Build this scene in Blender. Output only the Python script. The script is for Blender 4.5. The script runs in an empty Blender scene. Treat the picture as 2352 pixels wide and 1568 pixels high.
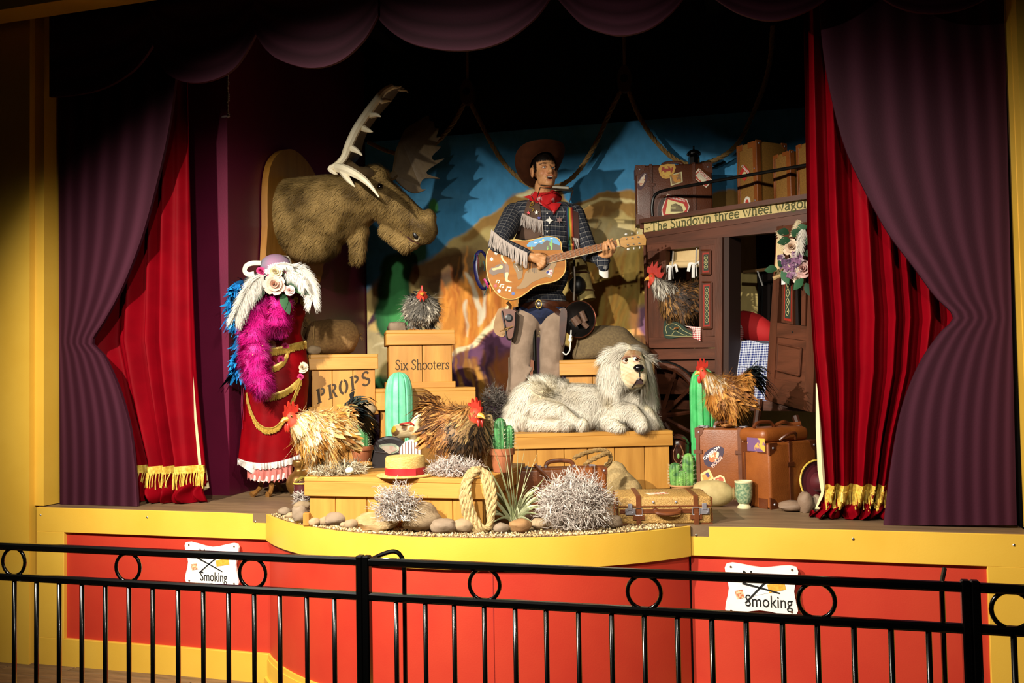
import bpy, bmesh, math, random
import numpy as np
from mathutils import Vector, Matrix, noise, Euler
random.seed(7)
SCN = bpy.context.scene
COL = SCN.collection
PI = math.pi
# ------------------------------------------------------------------ camera
F_PX, CXP, CYP = 2100.0, 1176.0, 784.0
CAM = Vector((0, 0, 1.6))
ROT = (Matrix.Rotation(math.radians(15.95), 3, 'Z') @ Matrix.Rotation(PI / 2 + math.radians(2.1), 3, 'X')
       @ Matrix.Rotation(math.radians(-1.0), 3, 'Z'))
cd = bpy.data.cameras.new('camera'); cd.lens = F_PX / 2352 * 36; cd.sensor_width = 36; cd.sensor_fit = 'HORIZONTAL'
cd.clip_end = 60
co = bpy.data.objects.new('camera', cd); COL.objects.link(co)
co.matrix_world = Matrix.Translation(CAM) @ ROT.to_4x4()
SCN.camera = co
# ------------------------------------------------------------------ world, lights, exposure
SCN.view_settings.view_transform = 'Standard'; SCN.view_settings.look = 'None'
SCN.view_settings.exposure = 0.0; SCN.view_settings.gamma = 1.0; SCN.view_settings.use_curve_mapping = False
wd = bpy.data.worlds.new('world'); SCN.world = wd; wd.use_nodes = True
wd.node_tree.nodes['Background'].inputs[0].default_value = (0.9, 0.75, 0.6, 1)
wd.node_tree.nodes['Background'].inputs[1].default_value = 0.004
def spot(name, loc, target, power, angle, blend, color=(1, 0.88, 0.70), radius=0.04):
    l = bpy.data.lights.new(name, 'SPOT'); l.energy = power; l.spot_size = math.radians(angle); l.spot_blend = blend
    l.color = color; l.shadow_soft_size = radius
    o = bpy.data.objects.new(name, l); COL.objects.link(o); o.location = loc
    o.rotation_euler = (Vector(target) - Vector(loc)).to_track_quat('-Z', 'Y').to_euler()
    return o
# two theatre lanterns hung in the auditorium, in front of the proscenium
LC = (1, 0.92, 0.78)
# the lanterns have barn doors: wide, flat beams
spot('key_spot', (-2.95, 1.3, 3.3), (-1.45, 4.8, 1.12), 1400, 69, 0.9, LC).scale = (1.6, 1, 1)
spot('mid_spot', (-1.35, 1.3, 3.15), (-1.6, 5.0, 1.08), 520, 67, 0.95, LC).scale = (1.8, 1, 1)
spot('fill_spot', (0.15, 1.4, 3.2), (-1.3, 5.0, 1.0), 270, 66, 1.0, LC).scale = (1.8, 1, 1)
STZ = 0.895      # stage floor height
BACKY = 6.9      # painted backdrop plane
FRONTY = 4.30    # stage front plane

# ------------------------------------------------------------------ pixel helpers (2352 x 1568 frame)
def ray(x, y): return ROT @ Vector(((x - CXP) / F_PX, -(y - CYP) / F_PX, -1.0))
def PZ(x, y, z): d = ray(x, y); return CAM + d * ((z - CAM.z) / d.z)
def PY(x, y, Y): d = ray(x, y); return CAM + d * (Y / d.y)
def PD(x, y, D): return CAM + ray(x, y) * D
class Fr:
    """Local frame standing at P, turned by rz (default: facing the viewer); q() maps a pixel to local coordinates at depth d behind P."""
    def __init__(s, P, rz=None):
        s.P = Vector(P)
        if rz is None: rz = math.atan2(CAM.x - P[0], -(CAM.y - P[1]))
        s.rz = rz; s.n = Vector((-math.sin(rz), math.cos(rz), 0)); s.inv = Matrix.Rotation(-rz, 3, 'Z')
    def q(s, x, y, d=0.0):
        r = ray(x, y); t = (s.n.dot(s.P - CAM) + d) / s.n.dot(r)
        return s.inv @ (CAM + r * t - s.P)
    def xz(s, x, y, d=0.0): v = s.q(x, y, d); return (v.x, v.z)
    @property
    def m(s): return (s.q(1001, 800) - s.q(1000, 800)).length    # metres per pixel
# ------------------------------------------------------------------ materials
MATS = {}
def lin(h):
    h = h.lstrip('#'); c = [int(h[i:i + 2], 16) / 255 for i in (0, 2, 4)]
    return tuple(x / 12.92 if x <= .04045 else ((x + .055) / 1.055) ** 2.4 for x in c)
def _new(name):
    m = bpy.data.materials.new(name); m.use_nodes = True; nt = m.node_tree
    return m, nt, nt.nodes['Principled BSDF'], nt.nodes.new, nt.links.new
def M(name, hex, rough=.6, metal=0, hex2=None, scale=8, stretch=(1, 1, 1), bump=0, bscale=60, sheen=0, coat=0, spec=.5, detail=4, contrast=(.35, .65), rand=0):
    if name in MATS: return MATS[name]
    m, nt, b, N, L = _new(name)
    c = (*lin(hex), 1); b.inputs['Base Color'].default_value = c
    b.inputs['Roughness'].default_value = rough; b.inputs['Metallic'].default_value = metal
    b.inputs['Specular IOR Level'].default_value = spec
    if sheen: b.inputs['Sheen Weight'].default_value = sheen; b.inputs['Sheen Roughness'].default_value = .35
    if coat: b.inputs['Coat Weight'].default_value = coat; b.inputs['Coat Roughness'].default_value = .12
    tc = N('ShaderNodeTexCoord'); mp = N('ShaderNodeMapping'); mp.inputs['Scale'].default_value = stretch
    L(tc.outputs['Object'], mp.inputs['Vector'])
    vec = mp.outputs['Vector']
    if rand:
        oi = N('ShaderNodeObjectInfo'); va = N('ShaderNodeVectorMath'); va.operation = 'ADD'
        ml = N('ShaderNodeMath'); ml.operation = 'MULTIPLY'; ml.inputs[1].default_value = 37.0
        L(oi.outputs['Random'], ml.inputs[0]); L(mp.outputs['Vector'], va.inputs[0]); L(ml.outputs[0], va.inputs[1]); vec = va.outputs[0]
    if hex2:
        n = N('ShaderNodeTexNoise'); n.inputs['Scale'].default_value = scale; n.inputs['Detail'].default_value = detail
        L(vec, n.inputs['Vector'])
        r = N('ShaderNodeValToRGB'); r.color_ramp.elements[0].position, r.color_ramp.elements[1].position = contrast
        r.color_ramp.elements[0].color = c; r.color_ramp.elements[1].color = (*lin(hex2), 1)
        L(n.outputs['Fac'], r.inputs['Fac']); out = r.outputs['Color']
        if rand:
            hs = N('ShaderNodeHueSaturation'); mr = N('ShaderNodeMapRange')
            mr.inputs['To Min'].default_value = 1 - rand; mr.inputs['To Max'].default_value = 1 + rand
            L(oi.outputs['Random'], mr.inputs['Value']); L(mr.outputs[0], hs.inputs['Value']); L(out, hs.inputs['Color']); out = hs.outputs['Color']
        L(out, b.inputs['Base Color'])
    if bump:
        n2 = N('ShaderNodeTexNoise'); n2.inputs['Scale'].default_value = bscale; n2.inputs['Detail'].default_value = 5
        L(vec, n2.inputs['Vector'])
        bp = N('ShaderNodeBump'); bp.inputs['Strength'].default_value = bump; bp.inputs['Distance'].default_value = .01
        L(n2.outputs['Fac'], bp.inputs['Height']); L(bp.outputs['Normal'], b.inputs['Normal'])
    MATS[name] = m; return m
def MC(name, rough=.7, sheen=0, bump=0, bscale=80, spec=.3, coat=0):
    """colour read from the mesh's own 'col' attribute (paint, fur and feather colours)"""
    if name in MATS: return MATS[name]
    m, nt, b, N, L = _new(name)
    at = N('ShaderNodeAttribute'); at.attribute_name = 'col'; L(at.outputs['Color'], b.inputs['Base Color'])
    b.inputs['Roughness'].default_value = rough; b.inputs['Specular IOR Level'].default_value = spec
    if sheen: b.inputs['Sheen Weight'].default_value = sheen
    if coat: b.inputs['Coat Weight'].default_value = coat
    if bump:
        tc = N('ShaderNodeTexCoord'); n2 = N('ShaderNodeTexNoise'); n2.inputs['Scale'].default_value = bscale
        L(tc.outputs['Object'], n2.inputs['Vector'])
        bp = N('ShaderNodeBump'); bp.inputs['Strength'].default_value = bump; bp.inputs['Distance'].default_value = .01
        L(n2.outputs['Fac'], bp.inputs['Height']); L(bp.outputs['Normal'], b.inputs['Normal'])
    MATS[name] = m; return m
def MCHK(name, c1, c2, scale, kind='gingham', attr=None, rough=.85):
    """woven checks: two crossing stripe sets (gingham) or three-tone plaid"""
    if name in MATS: return MATS[name]
    m, nt, b, N, L = _new(name); b.inputs['Roughness'].default_value = rough; b.inputs['Specular IOR Level'].default_value = .15
    if attr: src = N('ShaderNodeAttribute'); src.attribute_name = attr; v = src.outputs['Vector']
    else: src = N('ShaderNodeTexCoord'); v = src.outputs['Object']
    sp = N('ShaderNodeSeparateXYZ'); L(v, sp.inputs[0])
    def stripe(o, sc, width, off=0.0):
        a = N('ShaderNodeMath'); a.operation = 'MULTIPLY_ADD'; a.inputs[1].default_value = sc; a.inputs[2].default_value = off; L(o, a.inputs[0])
        f = N('ShaderNodeMath'); f.operation = 'FRACT'; L(a.outputs[0], f.inputs[0])
        g = N('ShaderNodeMath'); g.operation = 'LESS_THAN'; g.inputs[1].default_value = width; L(f.outputs[0], g.inputs[0])
        return g.outputs[0]
    def mixv(fac, a, bb):
        x = N('ShaderNodeMix'); x.data_type = 'RGBA'; L(fac, x.inputs['Factor'])
        for s_, val in ((x.inputs[6], a), (x.inputs[7], bb)):
            if isinstance(val, tuple): s_.default_value = (*val, 1)
            else: L(val, s_)
        return x.outputs[2]
    A, B = lin(c1), lin(c2); ax = ('X', 'Z') if not attr else ('X', 'Y')
    s1 = stripe(sp.outputs[ax[0]], scale, .5); s2 = stripe(sp.outputs[ax[1]], scale, .5)
    if kind == 'gingham':
        ad = N('ShaderNodeMath'); ad.operation = 'ADD'; L(s1, ad.inputs[0]); L(s2, ad.inputs[1])
        hf = N('ShaderNodeMath'); hf.operation = 'MULTIPLY'; hf.inputs[1].default_value = .5; L(ad.outputs[0], hf.inputs[0])
        L(mixv(hf.outputs[0], B, A), b.inputs['Base Color'])
    else:
        t1 = stripe(sp.outputs[ax[0]], scale, .12, .19); t2 = stripe(sp.outputs[ax[1]], scale, .12, .19)
        def wsum(items):
            o = None
            for s_, w_ in items:
                ml = N('ShaderNodeMath'); ml.operation = 'MULTIPLY'; ml.inputs[1].default_value = w_; L(s_, ml.inputs[0])
                if o is None: o = ml.outputs[0]
                else:
                    ad = N('ShaderNodeMath'); ad.operation = 'ADD'; L(o, ad.inputs[0]); L(ml.outputs[0], ad.inputs[1]); o = ad.outputs[0]
            return o
        L(mixv(wsum([(s1, .025), (s2, .035), (t1, .24), (t2, .44)]), A, B), b.inputs['Base Color'])
    MATS[name] = m; return m
# ------------------------------------------------------------------ mesh building
def cr(pts, n=6, closed=True):
    """Catmull-Rom through points of any dimension"""
    P = [np.array(p, float) for p in pts]; out = []; k = len(P)
    rng = range(k) if closed else range(k - 1)
    for i in rng:
        if closed: a, b, c, d = P[i - 1], P[i], P[(i + 1) % k], P[(i + 2) % k]
        else: a, b, c, d = P[max(i - 1, 0)], P[i], P[i + 1], P[min(i + 2, k - 1)]
        for j in range(n):
            t = j / n
            out.append(tuple(.5 * ((2 * b) + (c - a) * t + (2 * a - 5 * b + 4 * c - d) * t * t + (-a + 3 * b - 3 * c + d) * t ** 3)))
    if not closed: out.append(tuple(P[-1]))
    return out
class MB:
    def __init__(s): s.v = []; s.f = []; s.mi = []; s.c = []; s.cur = 0; s.col = (1, 1, 1)
    def setcol(s, h): s.col = lin(h) if isinstance(h, str) else h; return s
    def add(s, vs, fs):
        o = len(s.v); s.v += [tuple(v) for v in vs]; s.c += [s.col] * len(vs)
        s.f += [tuple(i + o for i in f) for f in fs]; s.mi += [s.cur] * len(fs); return s
    def box(s, c, d, rot=None, bev=0):
        x, y, z = (k / 2 for k in d)
        if bev:
            e = bev; vs = []; 
            bm = bmesh.new(); bmesh.ops.create_cube(bm, size=1)
            for v in bm.verts: v.co = Vector((v.co.x * d[0], v.co.y * d[1], v.co.z * d[2]))
            bmesh.ops.bevel(bm, geom=bm.edges[:], offset=e, segments=1, affect='EDGES', clamp_overlap=True)
            bm.verts.index_update()
            vs = [v.co.copy() for v in bm.verts]; fs = [tuple(v.index for v in f.verts) for f in bm.faces]; bm.free()
        else:
            vs = [Vector(p) for p in ((-x, -y, -z), (x, -y, -z), (x, y, -z), (-x, y, -z), (-x, -y, z), (x, -y, z), (x, y, z), (-x, y, z))]
            fs = [(0, 3, 2, 1), (4, 5, 6, 7), (0, 1, 5, 4), (1, 2, 6, 5), (2, 3, 7, 6), (3, 0, 4, 7)]
        if rot is not None: vs = [rot @ v for v in vs]
        return s.add([v + Vector(c) for v in vs], fs)
    def tube(s, path, rad, n=8, cap=True, flat=1.0, up=None):
        P = [Vector(p) for p in path]; k = len(P)
        R = rad if isinstance(rad, (list, tuple)) else [rad] * k
        vs = []; prev = None
        for i in range(k):
            t = (P[min(i + 1, k - 1)] - P[max(i - 1, 0)])
            t = t.normalized() if t.length > 1e-9 else Vector((0, 0, 1))
            if prev is None:
                a = Vector(up) if up is not None else (Vector((0, 0, 1)) if abs(t.z) < .9 else Vector((0, 1, 0)))
            else: a = prev
            u = (a - t * a.dot(t)).normalized(); w = t.cross(u); prev = u
            for j in range(n):
                q = 2 * PI * j / n; vs.append(P[i] + (w * math.cos(q) * flat + u * math.sin(q)) * R[i])
        fs = [(i * n + j, i * n + (j + 1) % n, (i + 1) * n + (j + 1) % n, (i + 1) * n + j) for i in range(k - 1) for j in range(n)]
        if cap: fs += [tuple(range(n))[::-1], tuple((k - 1) * n + j for j in range(n))]
        return s.add(vs, fs)
    def lathe(s, prof, n=20, c=(0, 0, 0), ax=None, wob=None):
        """profile of (radius, z)"""
        vs = []; k = len(prof); c = Vector(c)
        for r, z in prof:
            for j in range(n):
                q = 2 * PI * j / n; rr = r * (wob(q, z) if wob else 1)
                v = Vector((rr * math.cos(q), rr * math.sin(q), z)); vs.append((ax @ v if ax else v) + c)
        fs = [(i * n + j, i * n + (j + 1) % n, (i + 1) * n + (j + 1) % n, (i + 1) * n + j) for i in range(k - 1) for j in range(n)]
        fs += [tuple(range(n))[::-1], tuple((k - 1) * n + j for j in range(n))]
        return s.add(vs, fs)
    def ell(s, c, r, rot=None, n=12, m=8, disp=None):
        vs = []; c = Vector(c)
        for i in range(m + 1):
            th = PI * i / m
            for j in range(n):
                ph = 2 * PI * j / n
                d = Vector((math.sin(th) * math.cos(ph), math.sin(th) * math.sin(ph), math.cos(th)))
                k = disp(d) if disp else 1
                v = Vector((d.x * r[0], d.y * r[1], d.z * r[2])) * k
                vs.append((rot @ v if rot else v) + c)
        fs = []
        for i in range(m):
            for j in range(n):
                a, b2, c2, d2 = i * n + j, i * n + (j + 1) % n, (i + 1) * n + (j + 1) % n, (i + 1) * n + j
                if i == 0: fs.append((a, c2, d2)[::-1])
                elif i == m - 1: fs.append((a, b2, c2)[::-1])
                else: fs.append((a, b2, c2, d2)[::-1])
        return s.add(vs, fs)
    def prism(s, poly, y0, y1, mp=None):
        """polygon in local (x, z) extruded from y0 to y1"""
        k = len(poly); ar = sum(poly[i][0] * poly[(i + 1) % k][1] - poly[(i + 1) % k][0] * poly[i][1] for i in range(k))
        if ar < 0: poly = poly[::-1]
        vs = [Vector((x, y0, z)) for x, z in poly] + [Vector((x, y1, z)) for x, z in poly]
        if mp: vs = [mp(v) for v in vs]
        fs = [tuple(range(k)), tuple(range(2 * k - 1, k - 1, -1))] + [(i, i + k, (i + 1) % k + k, (i + 1) % k) for i in range(k)]
        return s.add(vs, fs)
    def grid(s, G, close=False, colf=None):
        """grid of points G[row][col]"""
        r, c = len(G), len(G[0]); vs = [p for row in G for p in row]; cc = c if close else c - 1
        fs = [(i * c + j, i * c + (j + 1) % c, (i + 1) * c + (j + 1) % c, (i + 1) * c + j) for i in range(r - 1) for j in range(cc)]
        o = len(s.v); s.add(vs, fs)
        if colf:
            for i in range(r):
                for j in range(c): s.c[o + i * c + j] = colf(i / (r - 1), j / (c - 1))
        return s
    def sheet(s, G, off, colf=None):
        """closed sheet: grid G plus a copy moved by off, edges stitched"""
        r, c = len(G), len(G[0]); off = Vector(off); o = len(s.v)
        vs = [Vector(p) for row in G for p in row]; vs += [p + off for p in vs]
        k = r * c; fs = []
        for i in range(r - 1):
            for j in range(c - 1):
                q = (i * c + j, i * c + j + 1, (i + 1) * c + j + 1, (i + 1) * c + j); fs.append(q[::-1]); fs.append(tuple(x + k for x in q))
        rim = [j for j in range(c)] + [i * c + c - 1 for i in range(1, r)] + [(r - 1) * c + j for j in range(c - 2, -1, -1)] + [i * c for i in range(r - 2, 0, -1)]
        for i in range(len(rim)):
            a, b2 = rim[i], rim[(i + 1) % len(rim)]; fs.append((a, b2, b2 + k, a + k))
        s.add(vs, fs)
        if colf:
            for i in range(r):
                for j in range(c):
                    q = colf(i / (r - 1), j / (c - 1)); s.c[o + i * c + j] = q; s.c[o + k + i * c + j] = q
        return s
    def mesh(s, name, mats, smooth=False, cols=False, sharp=None):
        me = bpy.data.meshes.new(name); me.from_pydata(s.v, [], s.f)
        for m in (mats if isinstance(mats, (list, tuple)) else [mats]): me.materials.append(m)
        me.polygons.foreach_set('material_index', s.mi)
        if smooth: me.polygons.foreach_set('use_smooth', [True] * len(s.f))
        if cols:
            a = me.color_attributes.new('col', 'FLOAT_COLOR', 'POINT')
            a.data.foreach_set('color', np.array([(*c, 1) for c in s.c], np.float32).ravel())
        me.update()
        if sharp is not None and smooth: me.set_sharp_from_angle(angle=math.radians(sharp))
        return me
def link(name, me, parent=None, loc=(0, 0, 0), rz=0.0, kind=None, label=None):
    o = bpy.data.objects.new(name, me); COL.objects.link(o)
    if parent: o.parent = parent
    o.location = loc; o.rotation_euler = (0, 0, rz)
    if kind: o['kind'] = kind
    if label: o['label'] = label
    return o
def part(name, mb, mats, parent, smooth=False, cols=False, label=None, kind=None, sharp=40):
    return link(name, mb.mesh(name, mats, smooth, cols, sharp), parent, kind=kind, label=label)
def tag(o, label, cat, group=None):
    o['label'] = label; o['category'] = cat
    if group: o['group'] = group
    return o
def thing(name, label, cat, fr=None, loc=(0, 0, 0), rz=0.0, group=None):
    o = bpy.data.objects.new(name, None); COL.objects.link(o); o.empty_display_size = .05
    if fr is not None: loc, rz = fr.P, fr.rz
    o.location = loc; o.rotation_euler = (0, 0, rz); return tag(o, label, cat, group)
def solo(name, mb, mats, label, cat, fr=None, loc=(0, 0, 0), rz=0.0, group=None, smooth=False, cols=False, sharp=40):
    if fr is not None: loc, rz = fr.P, fr.rz
    return tag(link(name, mb.mesh(name, mats, smooth, cols, sharp), None, loc, rz), label, cat, group)
def struct(name, mb, mats, parent=None, smooth=False, cols=False):
    return link(name, mb.mesh(name, mats, smooth, cols, 40), parent, kind='structure' if not parent else None)
def fastmesh(name, V, Fc, mat, C=None, N=None):
    """numpy mesh: V (n,3), Fc (m,4) quads, C (n,3) colours, N (n,3) shading normals"""
    me = bpy.data.meshes.new(name); n, m, k = len(V), len(Fc), Fc.shape[1]
    me.vertices.add(n); me.vertices.foreach_set('co', V.astype(np.float32).ravel())
    me.loops.add(m * k); me.loops.foreach_set('vertex_index', Fc.astype(np.int32).ravel())
    me.polygons.add(m); me.polygons.foreach_set('loop_start', np.arange(0, m * k, k, dtype=np.int32))
    me.polygons.foreach_set('use_smooth', np.ones(m, bool))
    me.materials.append(mat); me.update(calc_edges=True)
    if C is not None:
        a = me.color_attributes.new('col', 'FLOAT_COLOR', 'POINT')
        a.data.foreach_set('color', np.concatenate([C, np.ones((n, 1))], 1).astype(np.float32).ravel())
    if N is not None: me.normals_split_custom_set_from_vertices(N.astype(np.float32).tolist())
    return me
def evalmesh(me, mods):
    o = bpy.data.objects.new('tmp_eval', me); COL.objects.link(o)
    for typ, kw in mods:
        md = o.modifiers.new(typ, typ)
        for k, v in kw.items(): setattr(md, k, v)
    dg = bpy.context.evaluated_depsgraph_get(); dg.update()
    r = bpy.data.meshes.new_from_object(o.evaluated_get(dg)); bpy.data.objects.remove(o); return r
def blob(prims, voxel=.012, smooth=6):
    """one continuous skin over ellipsoids ('e', c, r[, rot]) and tapered limbs ('c', p0, p1, r0, r1)"""
    mb = MB()
    for p in prims:
        if p[0] == 'e': mb.ell(p[1], p[2], p[3] if len(p) > 3 else None, 20, 14)
        else:
            a, b2 = Vector(p[1]), Vector(p[2]); d = (b2 - a)
            if d.length < 1e-6: continue
            u = d.normalized(); r0, r1 = p[3], p[4]
            pts = [a - u * r0 * .98, a - u * r0 * .8, a - u * r0 * .45] + [a + d * t for t in (0, .25, .5, .75, 1)] + [b2 + u * r1 * .45, b2 + u * r1 * .8, b2 + u * r1 * .98]
            rr = [r0 * .2, r0 * .6, r0 * .9] + [r0 + (r1 - r0) * t for t in (0, .25, .5, .75, 1)] + [r1 * .9, r1 * .6, r1 * .2]
            mb.tube(pts, rr, 16)
    me = mb.mesh('b', M('plain', '#888888'))
    return evalmesh(me, [('REMESH', dict(mode='VOXEL', voxel_size=voxel, use_smooth_shade=True)), ('SMOOTH', dict(factor=.5, iterations=smooth))])
def verts_np(me):
    a = np.empty(len(me.vertices) * 3, np.float32); me.vertices.foreach_get('co', a); return a.reshape(-1, 3)
def setcols(me, C):
    a = me.color_attributes.new('col', 'FLOAT_COLOR', 'POINT')
    a.data.foreach_set('color', np.concatenate([C, np.ones((len(C), 1))], 1).astype(np.float32).ravel())
def sample(me, n, rng, mask=None):
    """n surface points and normals, area weighted; mask(points)->bool keeps triangles"""
    me.calc_loop_triangles(); V = verts_np(me); T = np.empty(len(me.loop_triangles) * 3, np.int32)
    me.loop_triangles.foreach_get('vertices', T); T = T.reshape(-1, 3)
    a, b2, c = V[T[:, 0]], V[T[:, 1]], V[T[:, 2]]
    if mask is not None:
        k = mask((a + b2 + c) / 3); a, b2, c = a[k], b2[k], c[k]
    cr_ = np.cross(b2 - a, c - a); ar = np.linalg.norm(cr_, axis=1); nn = cr_ / np.maximum(ar, 1e-12)[:, None]
    i = rng.choice(len(ar), n, p=ar / ar.sum()); u, v = rng.random(n), rng.random(n); f = u + v > 1; u[f], v[f] = 1 - u[f], 1 - v[f]
    return a[i] + (b2[i] - a[i]) * u[:, None] + (c[i] - a[i]) * v[:, None], nn[i]
def unit(a): return a / np.maximum(np.linalg.norm(a, axis=1), 1e-9)[:, None]
def strands(name, P, Nn, D, Ln, W, colB, colT, mat, droop=0.0, seg=3, rng=None, shade=True):
    """tapered blades rooted at P along D; colB / colT colours (n,3) at root and tip"""
    n = len(P); D = unit(D); S = unit(np.cross(D, Nn + 1e-4)); Ln = np.broadcast_to(Ln, n)[:, None]; W = np.broadcast_to(W, n)[:, None]
    rows = []; cols = []
    for k in range(seg + 1):
        t = k / seg; c = P + D * Ln * t - np.array([0, 0, 1.0]) * (droop * Ln * t * t); w = W * (1 - .93 * t ** 1.5)
        rows += [c - S * w, c + S * w]; q = colB * (1 - t) + colT * t; cols += [q, q]
    V = np.stack(rows, 1).reshape(-1, 3); C = np.stack(cols, 1).reshape(-1, 3); st = 2 * (seg + 1)
    base = (np.arange(n) * st)[:, None]
    Fc = np.concatenate([base + np.array([[2 * k, 2 * k + 1, 2 * k + 3, 2 * k + 2]]) for k in range(seg)], 0)
    NN = np.repeat(unit(Nn + .35 * D), st, 0) if shade else None
    return fastmesh(name, V, Fc, mat, C, NN)
def feathers(P, Nn, D, Ln, W, colB, colT, curl=0.0, droop=0.0):
    """cupped leaf-shaped feathers -> arrays (V, F, C, N) to be joined"""
    n = len(P); D = unit(D); Nn = unit(Nn - D * (Nn * D).sum(1)[:, None]); S = np.cross(D, Nn)
    Ln = np.broadcast_to(Ln, n)[:, None]; W = np.broadcast_to(W, n)[:, None]; curl = np.broadcast_to(curl, n)[:, None]
    rows = []; cols = []; prof = [.25, .8, 1.0, .75, .12]
    for k in range(5):
        t = k / 4; c = P + D * Ln * t + Nn * curl * Ln * t * t - np.array([0, 0, 1.0]) * droop * Ln * t * t
        w = W * prof[k]; q = colB * (1 - t) + colT * t
        rows += [c - S * w - Nn * w * .25, c, c + S * w - Nn * w * .25]; cols += [q * .92, q * 1.05, q * .92]
    V = np.stack(rows, 1).reshape(-1, 3); C = np.stack(cols, 1).reshape(-1, 3); b = (np.arange(n) * 15)[:, None]
    Fc = np.concatenate([b + np.array([[3 * k + j, 3 * k + j + 1, 3 * k + j + 4, 3 * k + j + 3]]) for k in range(4) for j in range(2)], 0)
    return V, Fc, C, np.repeat(Nn, 15, 0)
def joinarr(L):
    o = 0; Vs, Fs, Cs, Ns = [], [], [], []
    for V, Fc, C, Nn in L: Vs.append(V); Fs.append(Fc + o); Cs.append(C); Ns.append(Nn); o += len(V)
    return np.concatenate(Vs), np.concatenate(Fs), np.concatenate(Cs), np.concatenate(Ns)
def text_mesh(txt, size, extr=.001, bold=0.0, spacing=1.0):
    cu = bpy.data.curves.new('t', 'FONT'); cu.body = txt; cu.size = size; cu.extrude = extr; cu.offset = bold; cu.align_x = 'CENTER'; cu.align_y = 'CENTER'; cu.space_character = spacing
    cu.resolution_u = 3
    o = bpy.data.objects.new('t', cu); COL.objects.link(o); dg = bpy.context.evaluated_depsgraph_get(); dg.update()
    me = bpy.data.meshes.new_from_object(o.evaluated_get(dg)); bpy.data.objects.remove(o); bpy.data.curves.remove(cu); return me
def text_on(parent, name, txt, size, center, mat, width=None, bold=0.0, tilt=0.0, spacing=1.0, height=None, extr=.001):
    """lettering standing in the local x-z plane, facing -y; stretched to the given width / height"""
    me = text_mesh(txt, size, extr, bold, spacing); V = verts_np(me)
    cx = (V[:, 0].max() + V[:, 0].min()) / 2; cy = (V[:, 1].max() + V[:, 1].min()) / 2
    kx = width / (V[:, 0].max() - V[:, 0].min()) if width else 1; ky = height / (V[:, 1].max() - V[:, 1].min()) if height else (kx if width else 1)
    c_, s_ = math.cos(tilt), math.sin(tilt); x = (V[:, 0] - cx) * kx; z = (V[:, 1] - cy) * ky
    W = np.stack([center[0] + x * c_ - z * s_, center[1] - V[:, 2], center[2] + x * s_ + z * c_], 1)
    me.vertices.foreach_set('co', W.astype(np.float32).ravel()); me.materials.clear(); me.materials.append(mat); me.update()
    return link(name, me, parent)
def copy_tree(o, parent=None):
    c = o.copy(); COL.objects.link(c); c.parent = parent
    for ch in o.children: copy_tree(ch, c)
    return c
def rope_mesh(mb, path, r, n=3, twist=60.0, m=6):
    """three-strand twisted rope along a path"""
    P = [Vector(p) for p in path]; up = None
    d = [0.0]
    for i in range(1, len(P)): d.append(d[-1] + (P[i] - P[i - 1]).length)
    L = d[-1]; k = max(int(L / (r * .7)), 4); S = []; j = 0
    for i in range(k + 1):
        t = L * i / k
        while j < len(P) - 2 and d[j + 1] < t: j += 1
        f = (t - d[j]) / max(d[j + 1] - d[j], 1e-9); S.append(P[j].lerp(P[j + 1], min(f, 1)))
    frames = []
    for i in range(len(S)):
        t = (S[min(i + 1, k)] - S[max(i - 1, 0)]).normalized()
        a = up if up is not None else (Vector((0, 0, 1)) if abs(t.z) < .9 else Vector((0, 1, 0)))
        u = (a - t * a.dot(t)).normalized(); up = u; frames.append((u, t.cross(u)))
    for q in range(n):
        pts = []
        for i, p in enumerate(S):
            an = L * i / k * twist / (r * 60) * .95 + 2 * PI * q / n; u, w = frames[i]; pts.append(p + (u * math.cos(an) + w * math.sin(an)) * r * .5)
        mb.tube(pts, r * .56, m)
    return mb

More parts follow.
